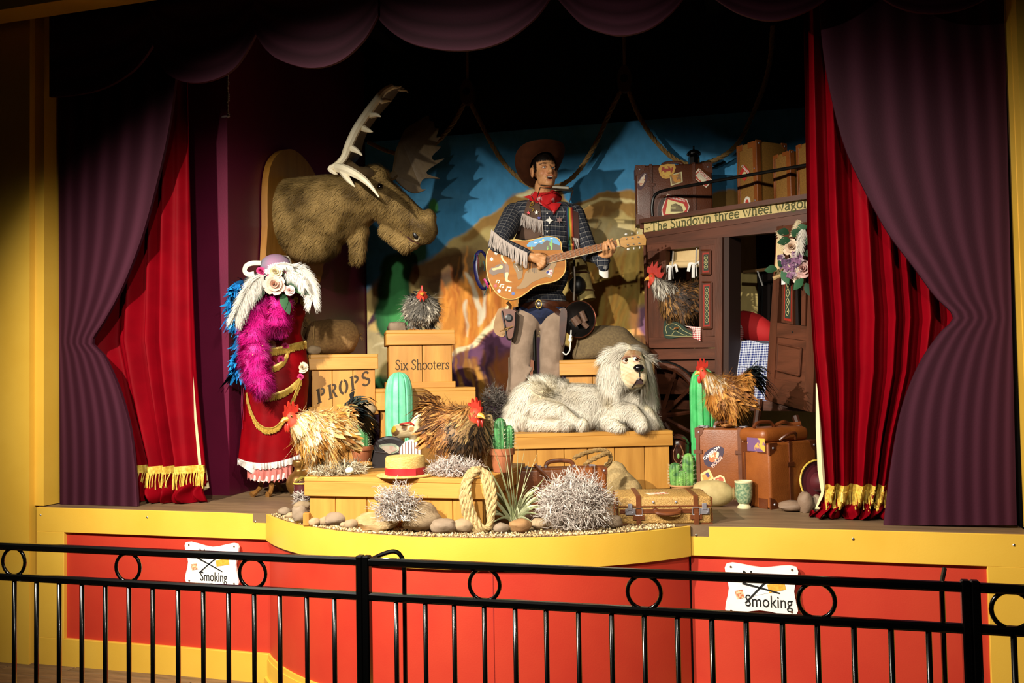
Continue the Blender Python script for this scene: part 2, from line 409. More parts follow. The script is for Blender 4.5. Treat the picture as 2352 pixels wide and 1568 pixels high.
def lay(D, Nn, lift):
    """lay directions into the surface, then lift them off it"""
    T = unit(D - Nn * (D * Nn).sum(1)[:, None]); return T + Nn * lift
GL = {'S': (.45, [[(.38, .56), (.36, .66), (.25, .7), (.12, .66), (.08, .55), (.15, .43), (.28, .34), (.37, .23), (.35, .08), (.22, 0), (.08, .04), (.05, .15)]], 1),
 'T': (.56, [[(.02, .57), (.02, .68), (.52, .68), (.52, .57)], [(.27, .68), (.27, 0)], [(.17, 0), (.37, 0)]], 0),
 'h': (.46, [[(.02, .74), (.1, .74), (.1, 0)], [(.02, 0), (.18, 0)], [(.1, .34), (.17, .44), (.27, .46), (.34, .38), (.34, 0)], [(.27, 0), (.42, 0)]], 0),
 'n': (.46, [[(.02, .45), (.1, .45), (.1, 0)], [(.02, 0), (.18, 0)], [(.1, .34), (.17, .44), (.27, .46), (.34, .38), (.34, 0)], [(.27, 0), (.42, 0)]], 0),
 'e': (.42, [[(.06, .25), (.36, .25), (.35, .38), (.22, .46), (.09, .39), (.05, .24), (.09, .08), (.2, 0), (.34, .07)]], 0),
 'u': (.46, [[(.01, .44), (.09, .44), (.09, .12), (.16, .01), (.27, .02), (.34, .12)], [(.26, .44), (.34, .44), (.34, 0), (.42, 0)]], 0),
 'd': (.46, [[(.26, .74), (.35, .74), (.35, 0), (.43, 0)], [(.35, .36), (.24, .46), (.1, .4), (.05, .23), (.1, .05), (.22, 0), (.35, .1)]], 0),
 'o': (.45, [[(.22 + .18 * math.cos(k * .5236), .23 + .23 * math.sin(k * .5236)) for k in range(13)]], 0),
 'w': (.62, [[(.0, .45), (.12, .45)], [(.06, .45), (.18, 0), (.3, .42), (.42, 0), (.54, .45)], [(.48, .45), (.6, .45)]], 0),
 't': (.30, [[(.12, .62), (.12, .08), (.18, 0), (.28, .04)], [(.02, .45), (.26, .45)]], 0),
 'r': (.33, [[(.02, .45), (.1, .45), (.1, 0)], [(.02, 0), (.19, 0)], [(.1, .3), (.17, .43), (.3, .44)]], 0),
 'l': (.21, [[(.02, .74), (.1, .74), (.1, 0)], [(.02, 0), (.18, 0)]], 0), 'i': (.21, [[(.02, .45), (.1, .45), (.1, 0)], [(.02, 0), (.18, 0)], [(.08, .62), (.12, .62)]], 0),
 'a': (.41, [[(.06, .36), (.12, .45), (.24, .46), (.31, .38), (.31, .06), (.38, 0)], [(.31, .27), (.14, .24), (.05, .12), (.12, 0), (.24, .03), (.31, .14)]], 0),
 'g': (.42, [[(.36, .46), (.3, .41), (.31, .3), (.22, .2), (.1, .24), (.07, .35), (.15, .45), (.27, .43)], [(.1, .2), (.1, .1), (.3, .06), (.36, -.05), (.25, -.17), (.1, -.15), (.06, -.05), (.14, .06)]], 0),
 'x': (.43, [[(.05, .45), (.35, 0)], [(.33, .45), (.05, 0)], [(0, .45), (.12, .45)], [(.28, .45), (.4, .45)], [(0, 0), (.12, 0)], [(.28, 0), (.42, 0)]], 0),
 's': (.34, [[(.28, .35), (.26, .44), (.17, .46), (.07, .4), (.08, .29), (.2, .22), (.28, .13), (.24, .02), (.13, 0), (.05, .04), (.04, .12)]], 1)}
def serif_text(parent, txt, x0, x1, zbase, em, y, mat, w=.06, slope=0.0, name='letter'):
    """slab-serif brush lettering from stroked glyphs, one mesh per letter, between local x0 and x1"""
    tot = sum(GL[c][0] if c in GL else .24 for c in txt); k = (x1 - x0) / tot; x = x0
    for c in txt:
        if c in GL:
            mb = MB()
            for st in GL[c][1]: mb.tube([(x + px_ * k, y, zbase + pz_ * em + slope * (x + px_ * k - x0)) for px_, pz_ in st], .0012, 4, flat=w * em / .0012 / 2, up=(0, 1, 0))
            part(name, mb, mat, parent)
        x += (GL[c][0] if c in GL else .24) * k
# ================================================================== THE SETTING
yel = M('yellow_paint', '#DCB042', rough=.42, hex2='#D6A83A', scale=3, bump=.04, bscale=180)
red = M('red_paint', '#B4301F', rough=.5, hex2='#B93722', scale=4, bump=.04, bscale=150)
blk = M('black_paint', '#060506', rough=.9)
brown_floor = M('stage_boards', '#7E6448', rough=.5, hex2='#66503A', scale=3, stretch=(1, 5, 1), bump=.08)
plankm = M('ground_planks', '#8A6B47', rough=.7, hex2='#6E5436', scale=6, stretch=(1, 6, 1), bump=.2, rand=.12)
steel = M('steel', '#B9B9B6', rough=.3, metal=1)
# ground
fl = struct('floor', MB().box((-1.4, 1.6, -.06), (9, 6.6, .1)), M('under_floor', '#241A12', rough=.9))
pk = MB().box((0, 0, 0), (1.19, .113, .022), bev=.002).mesh('plank', plankm)
for i in range(21):
    for j in range(8):
        link('plank', pk, fl, (-5.2 + j * 1.2 + (i % 3) * .4, 1.95 + i * .117, .0))
# stage floor with curved apron
AX, AR = -1.486, 1.452; AYC = 3.79 + AR
ang = math.asin(1.094 / AR)
arc = [(AX + AR * math.sin(-ang + 2 * ang * i / 48), AYC - AR * math.cos(-ang + 2 * ang * i / 48)) for i in range(49)]
def slab(mb, outline, z0, z1):
    k = len(outline); mb.add([(x, y, z0) for x, y in outline] + [(x, y, z1) for x, y in outline],
        [tuple(range(k))[::-1], tuple(range(k, 2 * k))] + [(i, (i + 1) % k, (i + 1) % k + k, i + k) for i in range(k)])
arc_in = [(AX + (x - AX) * .99, AYC + (y - AYC) * .99) for x, y in arc]
mb = MB(); slab(mb, [(-4.07, FRONTY + .014)] + arc_in + [(1.02, FRONTY + .014), (1.02, BACKY), (-4.07, BACKY)], STZ - .05, STZ)
struct('stage_floor', mb, brown_floor)
# front walls: red panel with proud yellow boards
def front(name, x0, x1, stile):
    w = struct(name, MB().box(((x0 + x1) / 2, FRONTY + .04, .42), (x1 - x0, .04, .84)), red)
    part('top_rail', MB().box(((x0 + x1) / 2, FRONTY + .02, .8245), (x1 - x0, .044, .137), bev=.002), yel, w)
    part('bottom_rail', MB().box(((x0 + x1) / 2, FRONTY + .02, .082), (x1 - x0, .044, .16), bev=.002), yel, w)
    sx = (x0 + stile) / 2 if stile < (x0 + x1) / 2 else (x1 + stile) / 2
    part('stile', MB().box((sx, FRONTY + .02, .459), (abs((x0 if stile < (x0 + x1) / 2 else x1) - stile), .044, .596), bev=.002), yel, w)
    scr = MB().lathe([(.006, 0), (.006, .002), (.003, .004)], 8, ax=Matrix.Rotation(PI / 2, 3, 'X')).mesh('screw', steel)
    for t in (.02, .5, .95): link('screw', scr, w, (x0 + (x1 - x0) * t, FRONTY - .002, .85 if t != .5 else .855))
    return w
front('wall_front_left', -4.07, -2.582, -3.88)
front('wall_front_right', -.392, 1.02, .845)
def band(mb, off, z0, z1):
    k = len(arc); G = []
    R = AR + off
    def P(i, z): a = -ang + 2 * ang * i / (k - 1); return Vector((AX + R * math.sin(a), AYC - R * math.cos(a), z))
    inn = Vector((0, .05, 0))
    mb.sheet([[P(i, z) for i in range(k)] for z in (z0, z1)], inn)
mb = MB(); band(mb, -.012, .005, .86); ap = struct('wall_front_apron', mb, red, smooth=True)
mb = MB(); band(mb, .004, .756, STZ - .003); part('top_band', mb, yel, ap, smooth=True)
mb = MB(); band(mb, .004, .003, .14); part('base_board', mb, yel, ap, smooth=True)
for z0, z1, o in ((.003, .05, .02), (.14, .165, -.001)):
    mb = MB(); band(mb, o, z0, z1); part('base_moulding', mb, yel, ap, smooth=True)
mb = MB().box((-1.2, AYC - math.sqrt((AR - .012) ** 2 - (.286) ** 2) - .0006, .45), (.003, .002, .6), rot=None); part('panel_seam', mb, M('seam', '#8E1A12', rough=.6), ap)
# yellow proscenium
mb = MB().box((-4.6, 4.35, 2.2), (1.0, .15, 4.4)); struct('wall_left', mb, yel)
mb = MB().box((-4.085, 4.385, 2.65), (.10, .14, 3.5)); struct('trim_1', mb, yel)
mb = MB().box((1.55, 4.34, 2.2), (1.04, .12, 4.4)); struct('wall_right', mb, yel)
mb = MB().box((1.045, 4.42, 2.65), (.035, .1, 3.5)); struct('trim_2', mb, yel)
mb = MB().box((-1.5, 4.15, 4.05), (7.4, .16, .72)); tr = struct('trim_3', mb, yel)
# dark stage house
mb = MB().box((-1.1, BACKY + .08, 2.9), (5.6, .06, 4.2)); struct('wall_back', mb, blk)
mb = MB().box((1.09, 5.7, 2.6), (.08, 2.6, 3.6)); struct('wall_stage_right', mb, blk)
mb = MB().box((-1.5, 5.6, 4.44), (5.6, 2.7, .08)); ce = struct('ceiling', mb, blk)
beamm = M('dark_beam', '#17110C', rough=.8)
for i in range(5): part('beam', MB().box((-2.9 + i * .85, 5.6, 4.33), (.12, 2.6, .14)), beamm, ce)
# purple wing wall with chipped corner
pur = M('maroon_paint', '#54102B', rough=.38, hex2='#5E1230', scale=2.5, bump=.05, bscale=90)
mb = MB(); slab(mb, [(-4.05, 4.913), (-3.213, 4.913), (-3.213, BACKY), (-3.30, BACKY), (-3.30, 5.0), (-4.05, 5.0)], STZ, 4.3)
ww = struct('wall_wing', mb, pur)
rng = random.Random(3); chipm = M('bare_plaster', '#B9A6A4', rough=.9)
mb = MB()
for i in range(26):
    y = 150 + i * 4.6; z = PY(530, y, 4.91).z; h = rng.uniform(.006, .016); w = rng.uniform(.006, .03)
    mb.prism([(0, z - h), (w * .7, z - h * .3), (w, z + h * .2), (w * .4, z + h), (0, z + h * 1.1)], -.0012, .0, lambda v: Vector((-3.2119, 4.913 + v.x, v.z)) + Vector((v.y * 0 + (.0012 if v.y < 0 else 0), 0, 0)))
mb.prism([(-.045, 0), (-.02, .008), (0, .006), (0, -.004), (-.03, -.004)], 0, -.001, lambda v: Vector((-3.213 + v.x, 4.9125 + v.y, 3.23 + v.z)))
part('paint_chips', mb, chipm, ww, kind='stuff')
# ------------------------------------------------------------------ painted plywood drapes
paint = MC('drape_paint', rough=.6, spec=.12, bump=.05, bscale=120)
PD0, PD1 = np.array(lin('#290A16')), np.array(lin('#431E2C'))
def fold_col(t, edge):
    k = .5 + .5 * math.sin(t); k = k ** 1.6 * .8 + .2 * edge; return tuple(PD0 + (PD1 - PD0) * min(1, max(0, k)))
def drape(name, label, outer, inner, Y, nf, tie):
    rows = []; ys = np.linspace(inner[0][1], inner[-1][1], 90)
    ix = np.interp(ys, [p[1] for p in inner], [p[0] for p in inner]); ox = np.interp(ys, [p[1] for p in outer], [p[0] for p in outer])
    for k, y in enumerate(ys): rows.append([PY(ox[k] + (ix[k] - ox[k]) * j / 60, y, Y) for j in range(61)])
    rows = [[Vector((p.x, Y, max(p.z, STZ + .002))) for p in r] for r in rows]
    # paint runs from the wall side, pinched to the tie point
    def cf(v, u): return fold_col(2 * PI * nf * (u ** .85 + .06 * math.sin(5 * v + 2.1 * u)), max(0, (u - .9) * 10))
    mb = MB().sheet(rows, (0, .02, 0), cf)
    return solo(name, mb, paint, label, 'stage drape', cols=True)
inL = cr([(410, 90), (403, 180), (388, 290), (362, 410), (325, 545), (280, 660), (240, 735), (211, 785), (236, 813), (263, 868), (284, 927), (300, 993), (310, 1082), (315, 1163)], 5, False)
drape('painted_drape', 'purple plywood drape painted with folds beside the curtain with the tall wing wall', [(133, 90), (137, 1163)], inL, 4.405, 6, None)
inR = cr([(1880, -40), (1888, 90), (1905, 200), (1938, 330), (1985, 435), (2040, 535), (2098, 612), (2148, 680), (2191, 727), (2160, 763), (2121, 818), (2091, 880), (2068, 950), (2052, 1035), (2040, 1120), (2030, 1206)], 5, False)
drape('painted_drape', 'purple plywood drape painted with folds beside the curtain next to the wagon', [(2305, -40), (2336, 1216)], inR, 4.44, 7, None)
# valance of painted swags
val = thing('painted_valance', 'purple scalloped plywood valance painted as swags across the stage top', 'valance', loc=(-1.4, 4.27, 3.2))
def swag(low, Y, ytop=-160):
    low = cr(low, 6, False); n = 24; G = []
    for i in range(n + 1):
        v = i / n; row = []
        for x, y in low:
            p = PY(x, ytop + (y - ytop) * v, Y); row.append(Vector((p.x, Y, p.z)) - val.location)
        G.append(row)
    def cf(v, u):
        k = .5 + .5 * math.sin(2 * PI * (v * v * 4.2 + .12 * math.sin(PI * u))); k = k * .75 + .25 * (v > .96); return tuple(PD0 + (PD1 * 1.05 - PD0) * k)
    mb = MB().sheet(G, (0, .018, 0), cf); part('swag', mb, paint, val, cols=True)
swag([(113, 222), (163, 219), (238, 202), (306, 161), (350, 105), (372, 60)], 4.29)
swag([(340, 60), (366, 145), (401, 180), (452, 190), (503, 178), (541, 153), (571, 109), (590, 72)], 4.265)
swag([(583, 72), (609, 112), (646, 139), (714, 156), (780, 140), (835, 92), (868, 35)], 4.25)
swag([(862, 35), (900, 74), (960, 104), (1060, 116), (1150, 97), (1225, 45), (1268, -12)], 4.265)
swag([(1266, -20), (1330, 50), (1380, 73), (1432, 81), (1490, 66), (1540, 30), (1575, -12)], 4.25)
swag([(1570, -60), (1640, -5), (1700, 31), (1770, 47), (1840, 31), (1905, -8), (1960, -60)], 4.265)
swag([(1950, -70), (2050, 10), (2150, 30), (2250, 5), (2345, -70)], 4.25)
# ------------------------------------------------------------------ red velvet curtains
velvet = M('red_velvet', '#74020E', rough=.6, hex2='#66010B', scale=5, spec=.04)
gold = M('gold_fringe', '#D9BE52', rough=.5, hex2='#B98F2E', scale=60, spec=.6)
cream = M('cream_lining', '#CDBE93', rough=.85)
def curtain(label, left, right, Y, nf, y0, y1, fr_y0, fr_y1, fr_x, seed, lin_side):
    rg = random.Random(seed); t = thing('velvet_curtain', label, 'curtain', loc=PZ((left[-1][0] + right[-1][0]) / 2, y1, STZ))
    o = t.location; t.location.y = o.y = Y
    ph = [rg.uniform(-.5, .5) for _ in range(12)]
    NU = 150
    def wave(u, v): return .045 * math.sin(2 * PI * nf * u + 1.5 * math.sin(2 * PI * u * 1.7 + ph[0]) + .7 * math.sin(2.2 * v + ph[1])) + .010 * math.sin(2 * PI * nf * 1.9 * u + ph[2] + 3 * v)
    def pt(u, y, amp=1.0):
        xl = np.interp(y, [p[1] for p in left], [p[0] for p in left]); xr = np.interp(y, [p[1] for p in right], [p[0] for p in right])
        p = PY(xl + (xr - xl) * u, y, Y); v = (y - y0) / (y1 - y0)
        return Vector((p.x - o.x, wave(u, v) * amp, max(p.z, STZ + .004) - o.z))
    rows = [[pt(j / NU, y, .75 + .5 * (y - y0) / (y1 - y0)) for j in range(NU + 1)] for y in np.linspace(y0, fr_y1, 50)]
    mb = MB().sheet(rows, (0, .006, 0)); part('velvet_cloth', mb, velvet, t, smooth=True)
    # pooled hem: bulges out, ends on the boards
    rows = []
    for i in range(9):
        k = i / 8; y = fr_y1 - 12 + (y1 - fr_y1 + 12) * k
        r = []
        for j in range(NU + 1):
            p = pt(j / NU, y, 1.2); p.y += -.05 * math.sin(PI * min(k * 1.1, 1)) * (1 + .5 * math.sin(2 * PI * nf * 1.7 * j / NU)) + .008; p.x += .012 * math.sin(7 * k + 9 * j / NU)
            if i == 8: p.z = STZ + .004 - o.z + .012 * (1 + math.sin(2 * PI * nf * 1.3 * j / NU))
            r.append(p)
        rows.append(r)
    mb = MB().sheet(rows, (0, .01, 0)); part('pooled_hem', mb, velvet, t, smooth=True)
    fx0, fx1 = fr_x; fr = []
    mb = MB(); u = 0
    def pf(x, y, out):
        xl = np.interp(y, [p[1] for p in left], [p[0] for p in left]); xr = np.interp(y, [p[1] for p in right], [p[0] for p in right])
        p = pt((x - xl) / (xr - xl), y, 1.2); p.y -= out; return p
    xs = np.linspace(fx0, fx1, 110)
    mb.sheet([[pf(x, y, .012) for x in xs] for y in np.linspace(fr_y0, fr_y0 + (fr_y1 - fr_y0) * .36, 4)], (0, .008, 0))
    gb = part('fringe_heading', mb, gold, t, smooth=True)
    mb = MB()
    for x in np.linspace(fx0, fx1, int((fx1 - fx0) / 2.6)):
        dx = rg.uniform(-2, 2); e = fr_y1 + rg.uniform(-4, 4)
        mb.tube([pf(x, fr_y0 + 14, .016), pf(min(max(x + dx * .5, fx0), fx1), (fr_y0 + e) / 2 + 8, .022 + rg.uniform(0, .006)), pf(min(max(x + dx, fx0), fx1), e, .02 + rg.uniform(0, .008))], .0032, 5)
    part('fringe_strands', mb, gold, t, kind='stuff')
    # cream lining showing at the leading edge
    pts = lin_side; mb = MB()
    G = []
    for (xa, xb, y) in pts:
        a, b2 = PY(xa, y, Y + .05), PY(xb, y, Y + .06); G.append([Vector((p.x - o.x, p.y - o.y, max(p.z, STZ + .003) - o.z)) for p in (a, a.lerp(b2, .5) + Vector((0, -.01, 0)), b2)])
    mb.sheet(G, (0, .005, 0)); part('lining', mb, cream, t, smooth=True)
    return t
curtain('dark red velvet curtain with gold fringe in front of the maroon wing wall', [(285, 90), (235, 500), (205, 780), (235, 900), (285, 1060), (295, 1170)], [(425, 90), (432, 400), (437, 600), (446, 850), (458, 1000), (466, 1090), (462, 1166)], 4.575, 4.6, 90, 1166, 1069, 1118, (312, 466), 5,
        [(444, 447, 840), (446, 457, 960), (455, 470, 1060), (460, 480, 1120), (462, 470, 1126)])
curtain('dark red velvet curtain with gold fringe hanging beside the wooden wagon', [(1845, -20), (1850, 300), (1856, 600), (1868, 800), (1884, 950), (1894, 1080), (1897, 1112), (1888, 1150), (1856, 1198)], [(2120, -20), (2160, 300), (2195, 560), (2210, 727), (2190, 850), (2130, 1000), (2075, 1198)], 4.63, 7, -20, 1198, 1113, 1166, (1896, 2036), 8,
        [(1874, 1880, 880), (1874, 1892, 980), (1878, 1898, 1080), (1886, 1900, 1130), (1872, 1896, 1168)])
# ------------------------------------------------------------------ painted backdrop (scenic paint laid on as soft strokes)
NX, NY = 620, 470
bx, by = np.meshgrid(np.linspace(815, 1925, NX), np.linspace(232, 1125, NY)); bcol = np.tile(np.array(lin('#3E86B4')), (NY, NX, 1))
rgp = np.random.default_rng(21)
def fbm(x, y, s, o=4):
    out = np.zeros_like(x); a = 1.0
    for k in range(o):
        g = rgp.normal(0, 1, (64, 64)); u, v = x / s * 2 ** k % 63, y / s * 2 ** k % 63; i0, j0 = u.astype(int), v.astype(int); fu, fv = u - i0, v - j0; fu, fv = fu * fu * (3 - 2 * fu), fv * fv * (3 - 2 * fv)
        out += a * ((g[j0, i0] * (1 - fu) + g[j0, i0 + 1] * fu) * (1 - fv) + (g[j0 + 1, i0] * (1 - fu) + g[j0 + 1, i0 + 1] * fu) * fv); a *= .5
    return out
wobx, woby = fbm(bx, by, 60) * 5, fbm(bx, by, 60) * 5
def dab(hexc, pts, soft=5, op=1.0, smooth=4, wob=1.0, streak=0.0):
    """soft-edged stroke inside the outline (photo pixels)"""
    P = np.array(cr(pts, smooth) if smooth else pts, float); x0, x1, y0, y1 = P[:, 0].min() - 20, P[:, 0].max() + 20, P[:, 1].min() - 20, P[:, 1].max() + 20
    c0, c1 = np.searchsorted(bx[0], [x0, x1]); r0, r1 = np.searchsorted(by[:, 0], [y0, y1])
    if c1 <= c0 or r1 <= r0: return
    X, Y = (bx + wobx * wob)[r0:r1, c0:c1], (by + woby * wob)[r0:r1, c0:c1]; d = np.full(X.shape, 1e9); ins = np.zeros(X.shape, bool)
    for a, c in zip(P, np.roll(P, -1, 0)):
        e = c - a; t = np.clip(((X - a[0]) * e[0] + (Y - a[1]) * e[1]) / max(e @ e, 1e-6), 0, 1); d = np.minimum(d, np.hypot(X - a[0] - t * e[0], Y - a[1] - t * e[1]))
        cr_ = ((a[1] > Y) != (c[1] > Y)) & (X < (c[0] - a[0]) * (Y - a[1]) / (c[1] - a[1] + 1e-9) + a[0]); ins ^= cr_
    m = np.clip(.5 + np.where(ins, d, -d) / (2 * soft), 0, 1) * op
    if streak: m = m * np.clip(1 - streak * .5 + streak * .5 * np.sin(X * .55 + Y * .08 + 3 * np.sin(Y * .02)), 0, 1)
    bcol[r0:r1, c0:c1] = bcol[r0:r1, c0:c1] * (1 - m[..., None]) + np.array(lin(hexc)) * m[..., None]
# sky
for k in range(40):
    x, y, w, h = rgp.uniform(830, 1900), rgp.uniform(250, 480), rgp.uniform(60, 200), rgp.uniform(6, 20)
    dab(rgp.choice(['#4A92BE', '#357CA8', '#5A9CC4', '#2E739E']), [(x, y), (x + w * .5, y - h), (x + w, y), (x + w * .5, y + h)], soft=8, op=.35)
# land
dab('#A9965E', [(800, 700), (900, 640), (985, 590), (1060, 545), (1112, 505), (1150, 478), (1200, 440), (1260, 436), (1310, 462), (1345, 456), (1380, 442), (1500, 440), (1700, 455), (1940, 470), (1940, 1130), (800, 1130)], soft=3, smooth=0)
dab('#8A6A36', [(1060, 552), (1115, 505), (1150, 478), (1200, 440), (1290, 438), (1285, 470), (1190, 505), (1120, 530), (1075, 560)], soft=4)
dab('#D8C89A', [(1190, 450), (1215, 438), (1280, 436), (1260, 446)], soft=3)
dab('#8C6A34', [(1312, 463), (1345, 455), (1380, 442), (1500, 440), (1700, 450), (1700, 500), (1500, 500), (1460, 502), (1430, 480), (1400, 490), (1360, 512), (1330, 505), (1300, 500)], soft=3)
dab('#C8B67E', [(1320, 470), (1380, 456), (1470, 455), (1560, 452), (1560, 457), (1470, 461), (1385, 463), (1330, 478)], soft=2)
dab('#6E4E26', [(1330, 480), (1400, 476), (1430, 482), (1400, 500), (1340, 500)], soft=6, op=.6)
dab('#BBAA78', [(1330, 515), (1420, 508), (1500, 515), (1500, 600), (1440, 610), (1340, 600)], soft=10)
dab('#D0C292', [(1390, 525), (1430, 520), (1420, 545), (1385, 545)], soft=8, op=.8)
dab('#9E8440', [(1310, 600), (1420, 585), (1500, 590), (1500, 1100), (1300, 1100)], soft=14)
for k in range(60):
    x, y, h = rgp.uniform(1310, 1490), rgp.uniform(620, 880), rgp.uniform(60, 170); s = rgp.uniform(5, 40); w = rgp.uniform(3, 10)
    dab(rgp.choice(['#A86A24', '#B98A3A', '#8A4E1E', '#C0A458', '#7E6A2E', '#9C5A1E']), [(x, y), (x + w, y - h * .5), (x + s, y - h), (x + s * .4 - w * .3, y - h * .5)], soft=4, op=.55)
dab('#66406A', [(1455, 720), (1480, 705), (1500, 720), (1500, 790), (1475, 790), (1458, 760)], soft=10, op=.85)
dab('#C88A4A', [(1450, 690), (1460, 690), (1465, 750), (1490, 790), (1480, 795), (1452, 755)], soft=4, op=.8)
# middle: pale wash, orange fire, purple shadow
dab('#A08A58', [(800, 700), (900, 630), (1000, 585), (1080, 560), (1130, 560), (1130, 650), (1000, 660), (900, 700)], soft=10)
dab('#5A3A1E', [(950, 600), (1040, 575), (1100, 585), (1080, 610), (1000, 640), (955, 630)], soft=9, op=.85)
dab('#3C2420', [(985, 640), (1060, 610), (1140, 600), (1130, 640), (1070, 660), (1010, 690)], soft=8, op=.8)
dab('#B0702A', [(1010, 680), (1040, 640), (1080, 650), (1110, 620), (1170, 620), (1200, 700), (1180, 760), (1110, 800), (1050, 830), (1000, 810), (995, 740)], soft=9)
for k in range(46):
    x, y, h = rgp.uniform(1000, 1180), rgp.uniform(680, 830), rgp.uniform(50, 130); s = rgp.uniform(-16, 16); w = rgp.uniform(3, 9)
    dab(rgp.choice(['#C98434', '#A45A1C', '#D89A48', '#8E4A1A', '#B9772C']), [(x, y), (x + w, y - h * .45), (x + s, y - h), (x + s * .4 - w * .4, y - h * .45)], soft=3, op=.7)
for pts in ([(1092, 740), (1088, 700), (1078, 660), (1066, 628), (1072, 626), (1088, 655), (1100, 700), (1105, 738)], [(1096, 735), (1108, 690), (1112, 650), (1120, 622), (1124, 626), (1119, 655), (1114, 700), (1108, 735)], [(1070, 690), (1064, 720), (1072, 760), (1062, 730), (1058, 700)]): dab('#BFB79E', pts, soft=3, op=.85)
dab('#2E1B2C', [(800, 900), (900, 860), (1000, 845), (1040, 835), (1100, 790), (1200, 760), (1310, 800), (1310, 1130), (800, 1130)], soft=6, smooth=0)
dab('#5C3852', [(1045, 830), (1090, 790), (1150, 745), (1200, 740), (1200, 800), (1130, 830), (1080, 880), (1045, 870)], soft=7)
dab('#CFC29A', [(1038, 815), (1090, 770), (1135, 735), (1170, 700), (1175, 706), (1145, 742), (1100, 780), (1050, 822)], soft=2.5)
for k in range(40):
    x, y, h, w = rgp.uniform(1010, 1180), rgp.uniform(850, 960), rgp.uniform(30, 80), rgp.uniform(3, 8); dab(rgp.choice(['#8A5A24', '#6A3E1C', '#4A2C4E', '#A87830', '#3A2030']), [(x - w, y), (x - w * .8, y - h), (x, y - h - 8), (x + w * .8, y - h), (x + w, y)], soft=3, op=.75)
dab('#8A4E1C', [(1130, 850), (1150, 820), (1180, 800), (1200, 830), (1200, 900), (1150, 900)], soft=9, op=.8)
# left: pale rocks, purple lips of stone, saguaros and paddles
dab('#9A8A64', [(835, 760), (870, 720), (900, 700), (950, 730), (1010, 745), (1000, 800), (940, 800), (860, 850), (835, 850)], soft=7)
dab('#3A2230', [(842, 750), (862, 718), (885, 708), (895, 722), (880, 738), (852, 746)], soft=3)
dab('#B89A5C', [(852, 745), (895, 730), (900, 745), (880, 760), (852, 760)], soft=4, op=.8)
for k in range(14): x, y = rgp.uniform(845, 960), rgp.uniform(720, 830); dab(rgp.choice(['#C8BA94', '#6E5A48', '#8A7A58', '#4A3440']), [(x, y), (x + 25, y - 12), (x + 50, y - 18), (x + 25, y - 6)], soft=2.5, op=.6)
dab('#1E4A2A', [(868, 750), (872, 640), (885, 600), (915, 588), (945, 605), (955, 650), (952, 760), (930, 790), (890, 780)], soft=5)
dab('#2E6E3C', [(885, 750), (888, 650), (905, 605), (930, 610), (942, 660), (938, 760), (915, 785)], soft=8)
dab('#3E8A4A', [(905, 745), (930, 690), (945, 700), (945, 760), (925, 790)], soft=7, op=.8)
dab('#1E3E28', [(915, 585), (930, 555), (960, 545), (985, 560), (975, 590), (940, 605)], soft=6)
dab('#4C9A52', [(985, 482), (987, 464), (996, 456), (1004, 464), (1006, 482), (996, 492)], soft=2.5, wob=0)
dab('#26542E', [(850, 880), (875, 862), (900, 880), (890, 905), (855, 905)], soft=6)
val_ = np.clip(1 + .05 * fbm(bx, by, 25) + .03 * fbm(bx * 3, by, 20), .75, 1.25); bcol = np.clip(bcol * val_[..., None] * 1.5, 0, .9)
bd_P = Vector((-1.5, BACKY - .012, STZ)); Vb = []
r = np.array([[ROT[i][j] for j in range(3)] for i in range(3)]); dirs = np.stack([(bx - CXP) / F_PX, -(by - CYP) / F_PX, -np.ones_like(bx)], -1) @ r.T; tt = (BACKY - .012) / dirs[..., 1]; Wp = dirs * tt[..., None] + np.array(CAM)
zt = 3.545 + (3.497 - 3.545) * (Wp[..., 0] + 3.203) / 3.458
Wp[..., 2] = np.clip(Wp[..., 2], STZ + .004, zt); Wp[..., 0] = np.clip(Wp[..., 0], -3.205, 1.04)
Vb = (Wp - np.array(bd_P)).reshape(-1, 3); ii = np.arange(NX * NY).reshape(NY, NX); Fb = np.stack([ii[:-1, :-1], ii[1:, :-1], ii[1:, 1:], ii[:-1, 1:]], -1).reshape(-1, 4)
qa, qb_ = Vb[Fb[:, 0]], Vb[Fb[:, 2]]; Fb = Fb[(np.abs(qa[:, 0] - qb_[:, 0]) > 1e-4) & (np.abs(qa[:, 2] - qb_[:, 2]) > 1e-4)]
bd = thing('backdrop', 'painted desert backdrop with blue sky, tan mesas and orange brush', 'backdrop', loc=bd_P)
link('painted_canvas', fastmesh('painted_canvas', Vb, Fb, MC('backdrop_paint', rough=.7, spec=.25, bump=.05, bscale=40), bcol.reshape(-1, 3)), bd)
part('stretcher_board', MB().prism([(-1.705, .004), (-1.705, 2.65), (2.54, 2.59), (2.54, .004)], .0008, .012), M('bare_board', '#6A5A44', rough=.9), bd)
# hanging ropes and pulley blocks
ropem = M('hemp_rope', '#9C7C48', rough=.9, hex2='#7B5E34', scale=120)
RY = 6.72
def rope_swag(pts, label):
    pts = cr(pts, 8, False); P0 = PY(pts[0][0], pts[0][1], RY); mb = MB()
    rope_mesh(mb, [PY(x, y, RY) - P0 for x, y in pts], .018, m=5)
    return solo('hanging_rope', mb, ropem, label, 'rope', loc=P0, smooth=True)
rope_swag([(1068, 235), (1040, 285), (1005, 325), (960, 352), (900, 350), (845, 326)], 'thick rope sagging behind the moose antlers')
rope_swag([(1080, 235), (1108, 290), (1150, 365), (1200, 415), (1250, 432), (1310, 412), (1360, 345), (1400, 260), (1428, 205)], 'thick rope sagging behind the cowboy hat')
rope_swag([(1442, 205), (1470, 270), (1515, 335), (1570, 375), (1630, 372), (1690, 335), (1730, 260), (1765, 160), (1775, 60)], 'thick rope sagging behind the roof luggage')
blockm = M('pulley_wood', '#4A2C18', rough=.6)
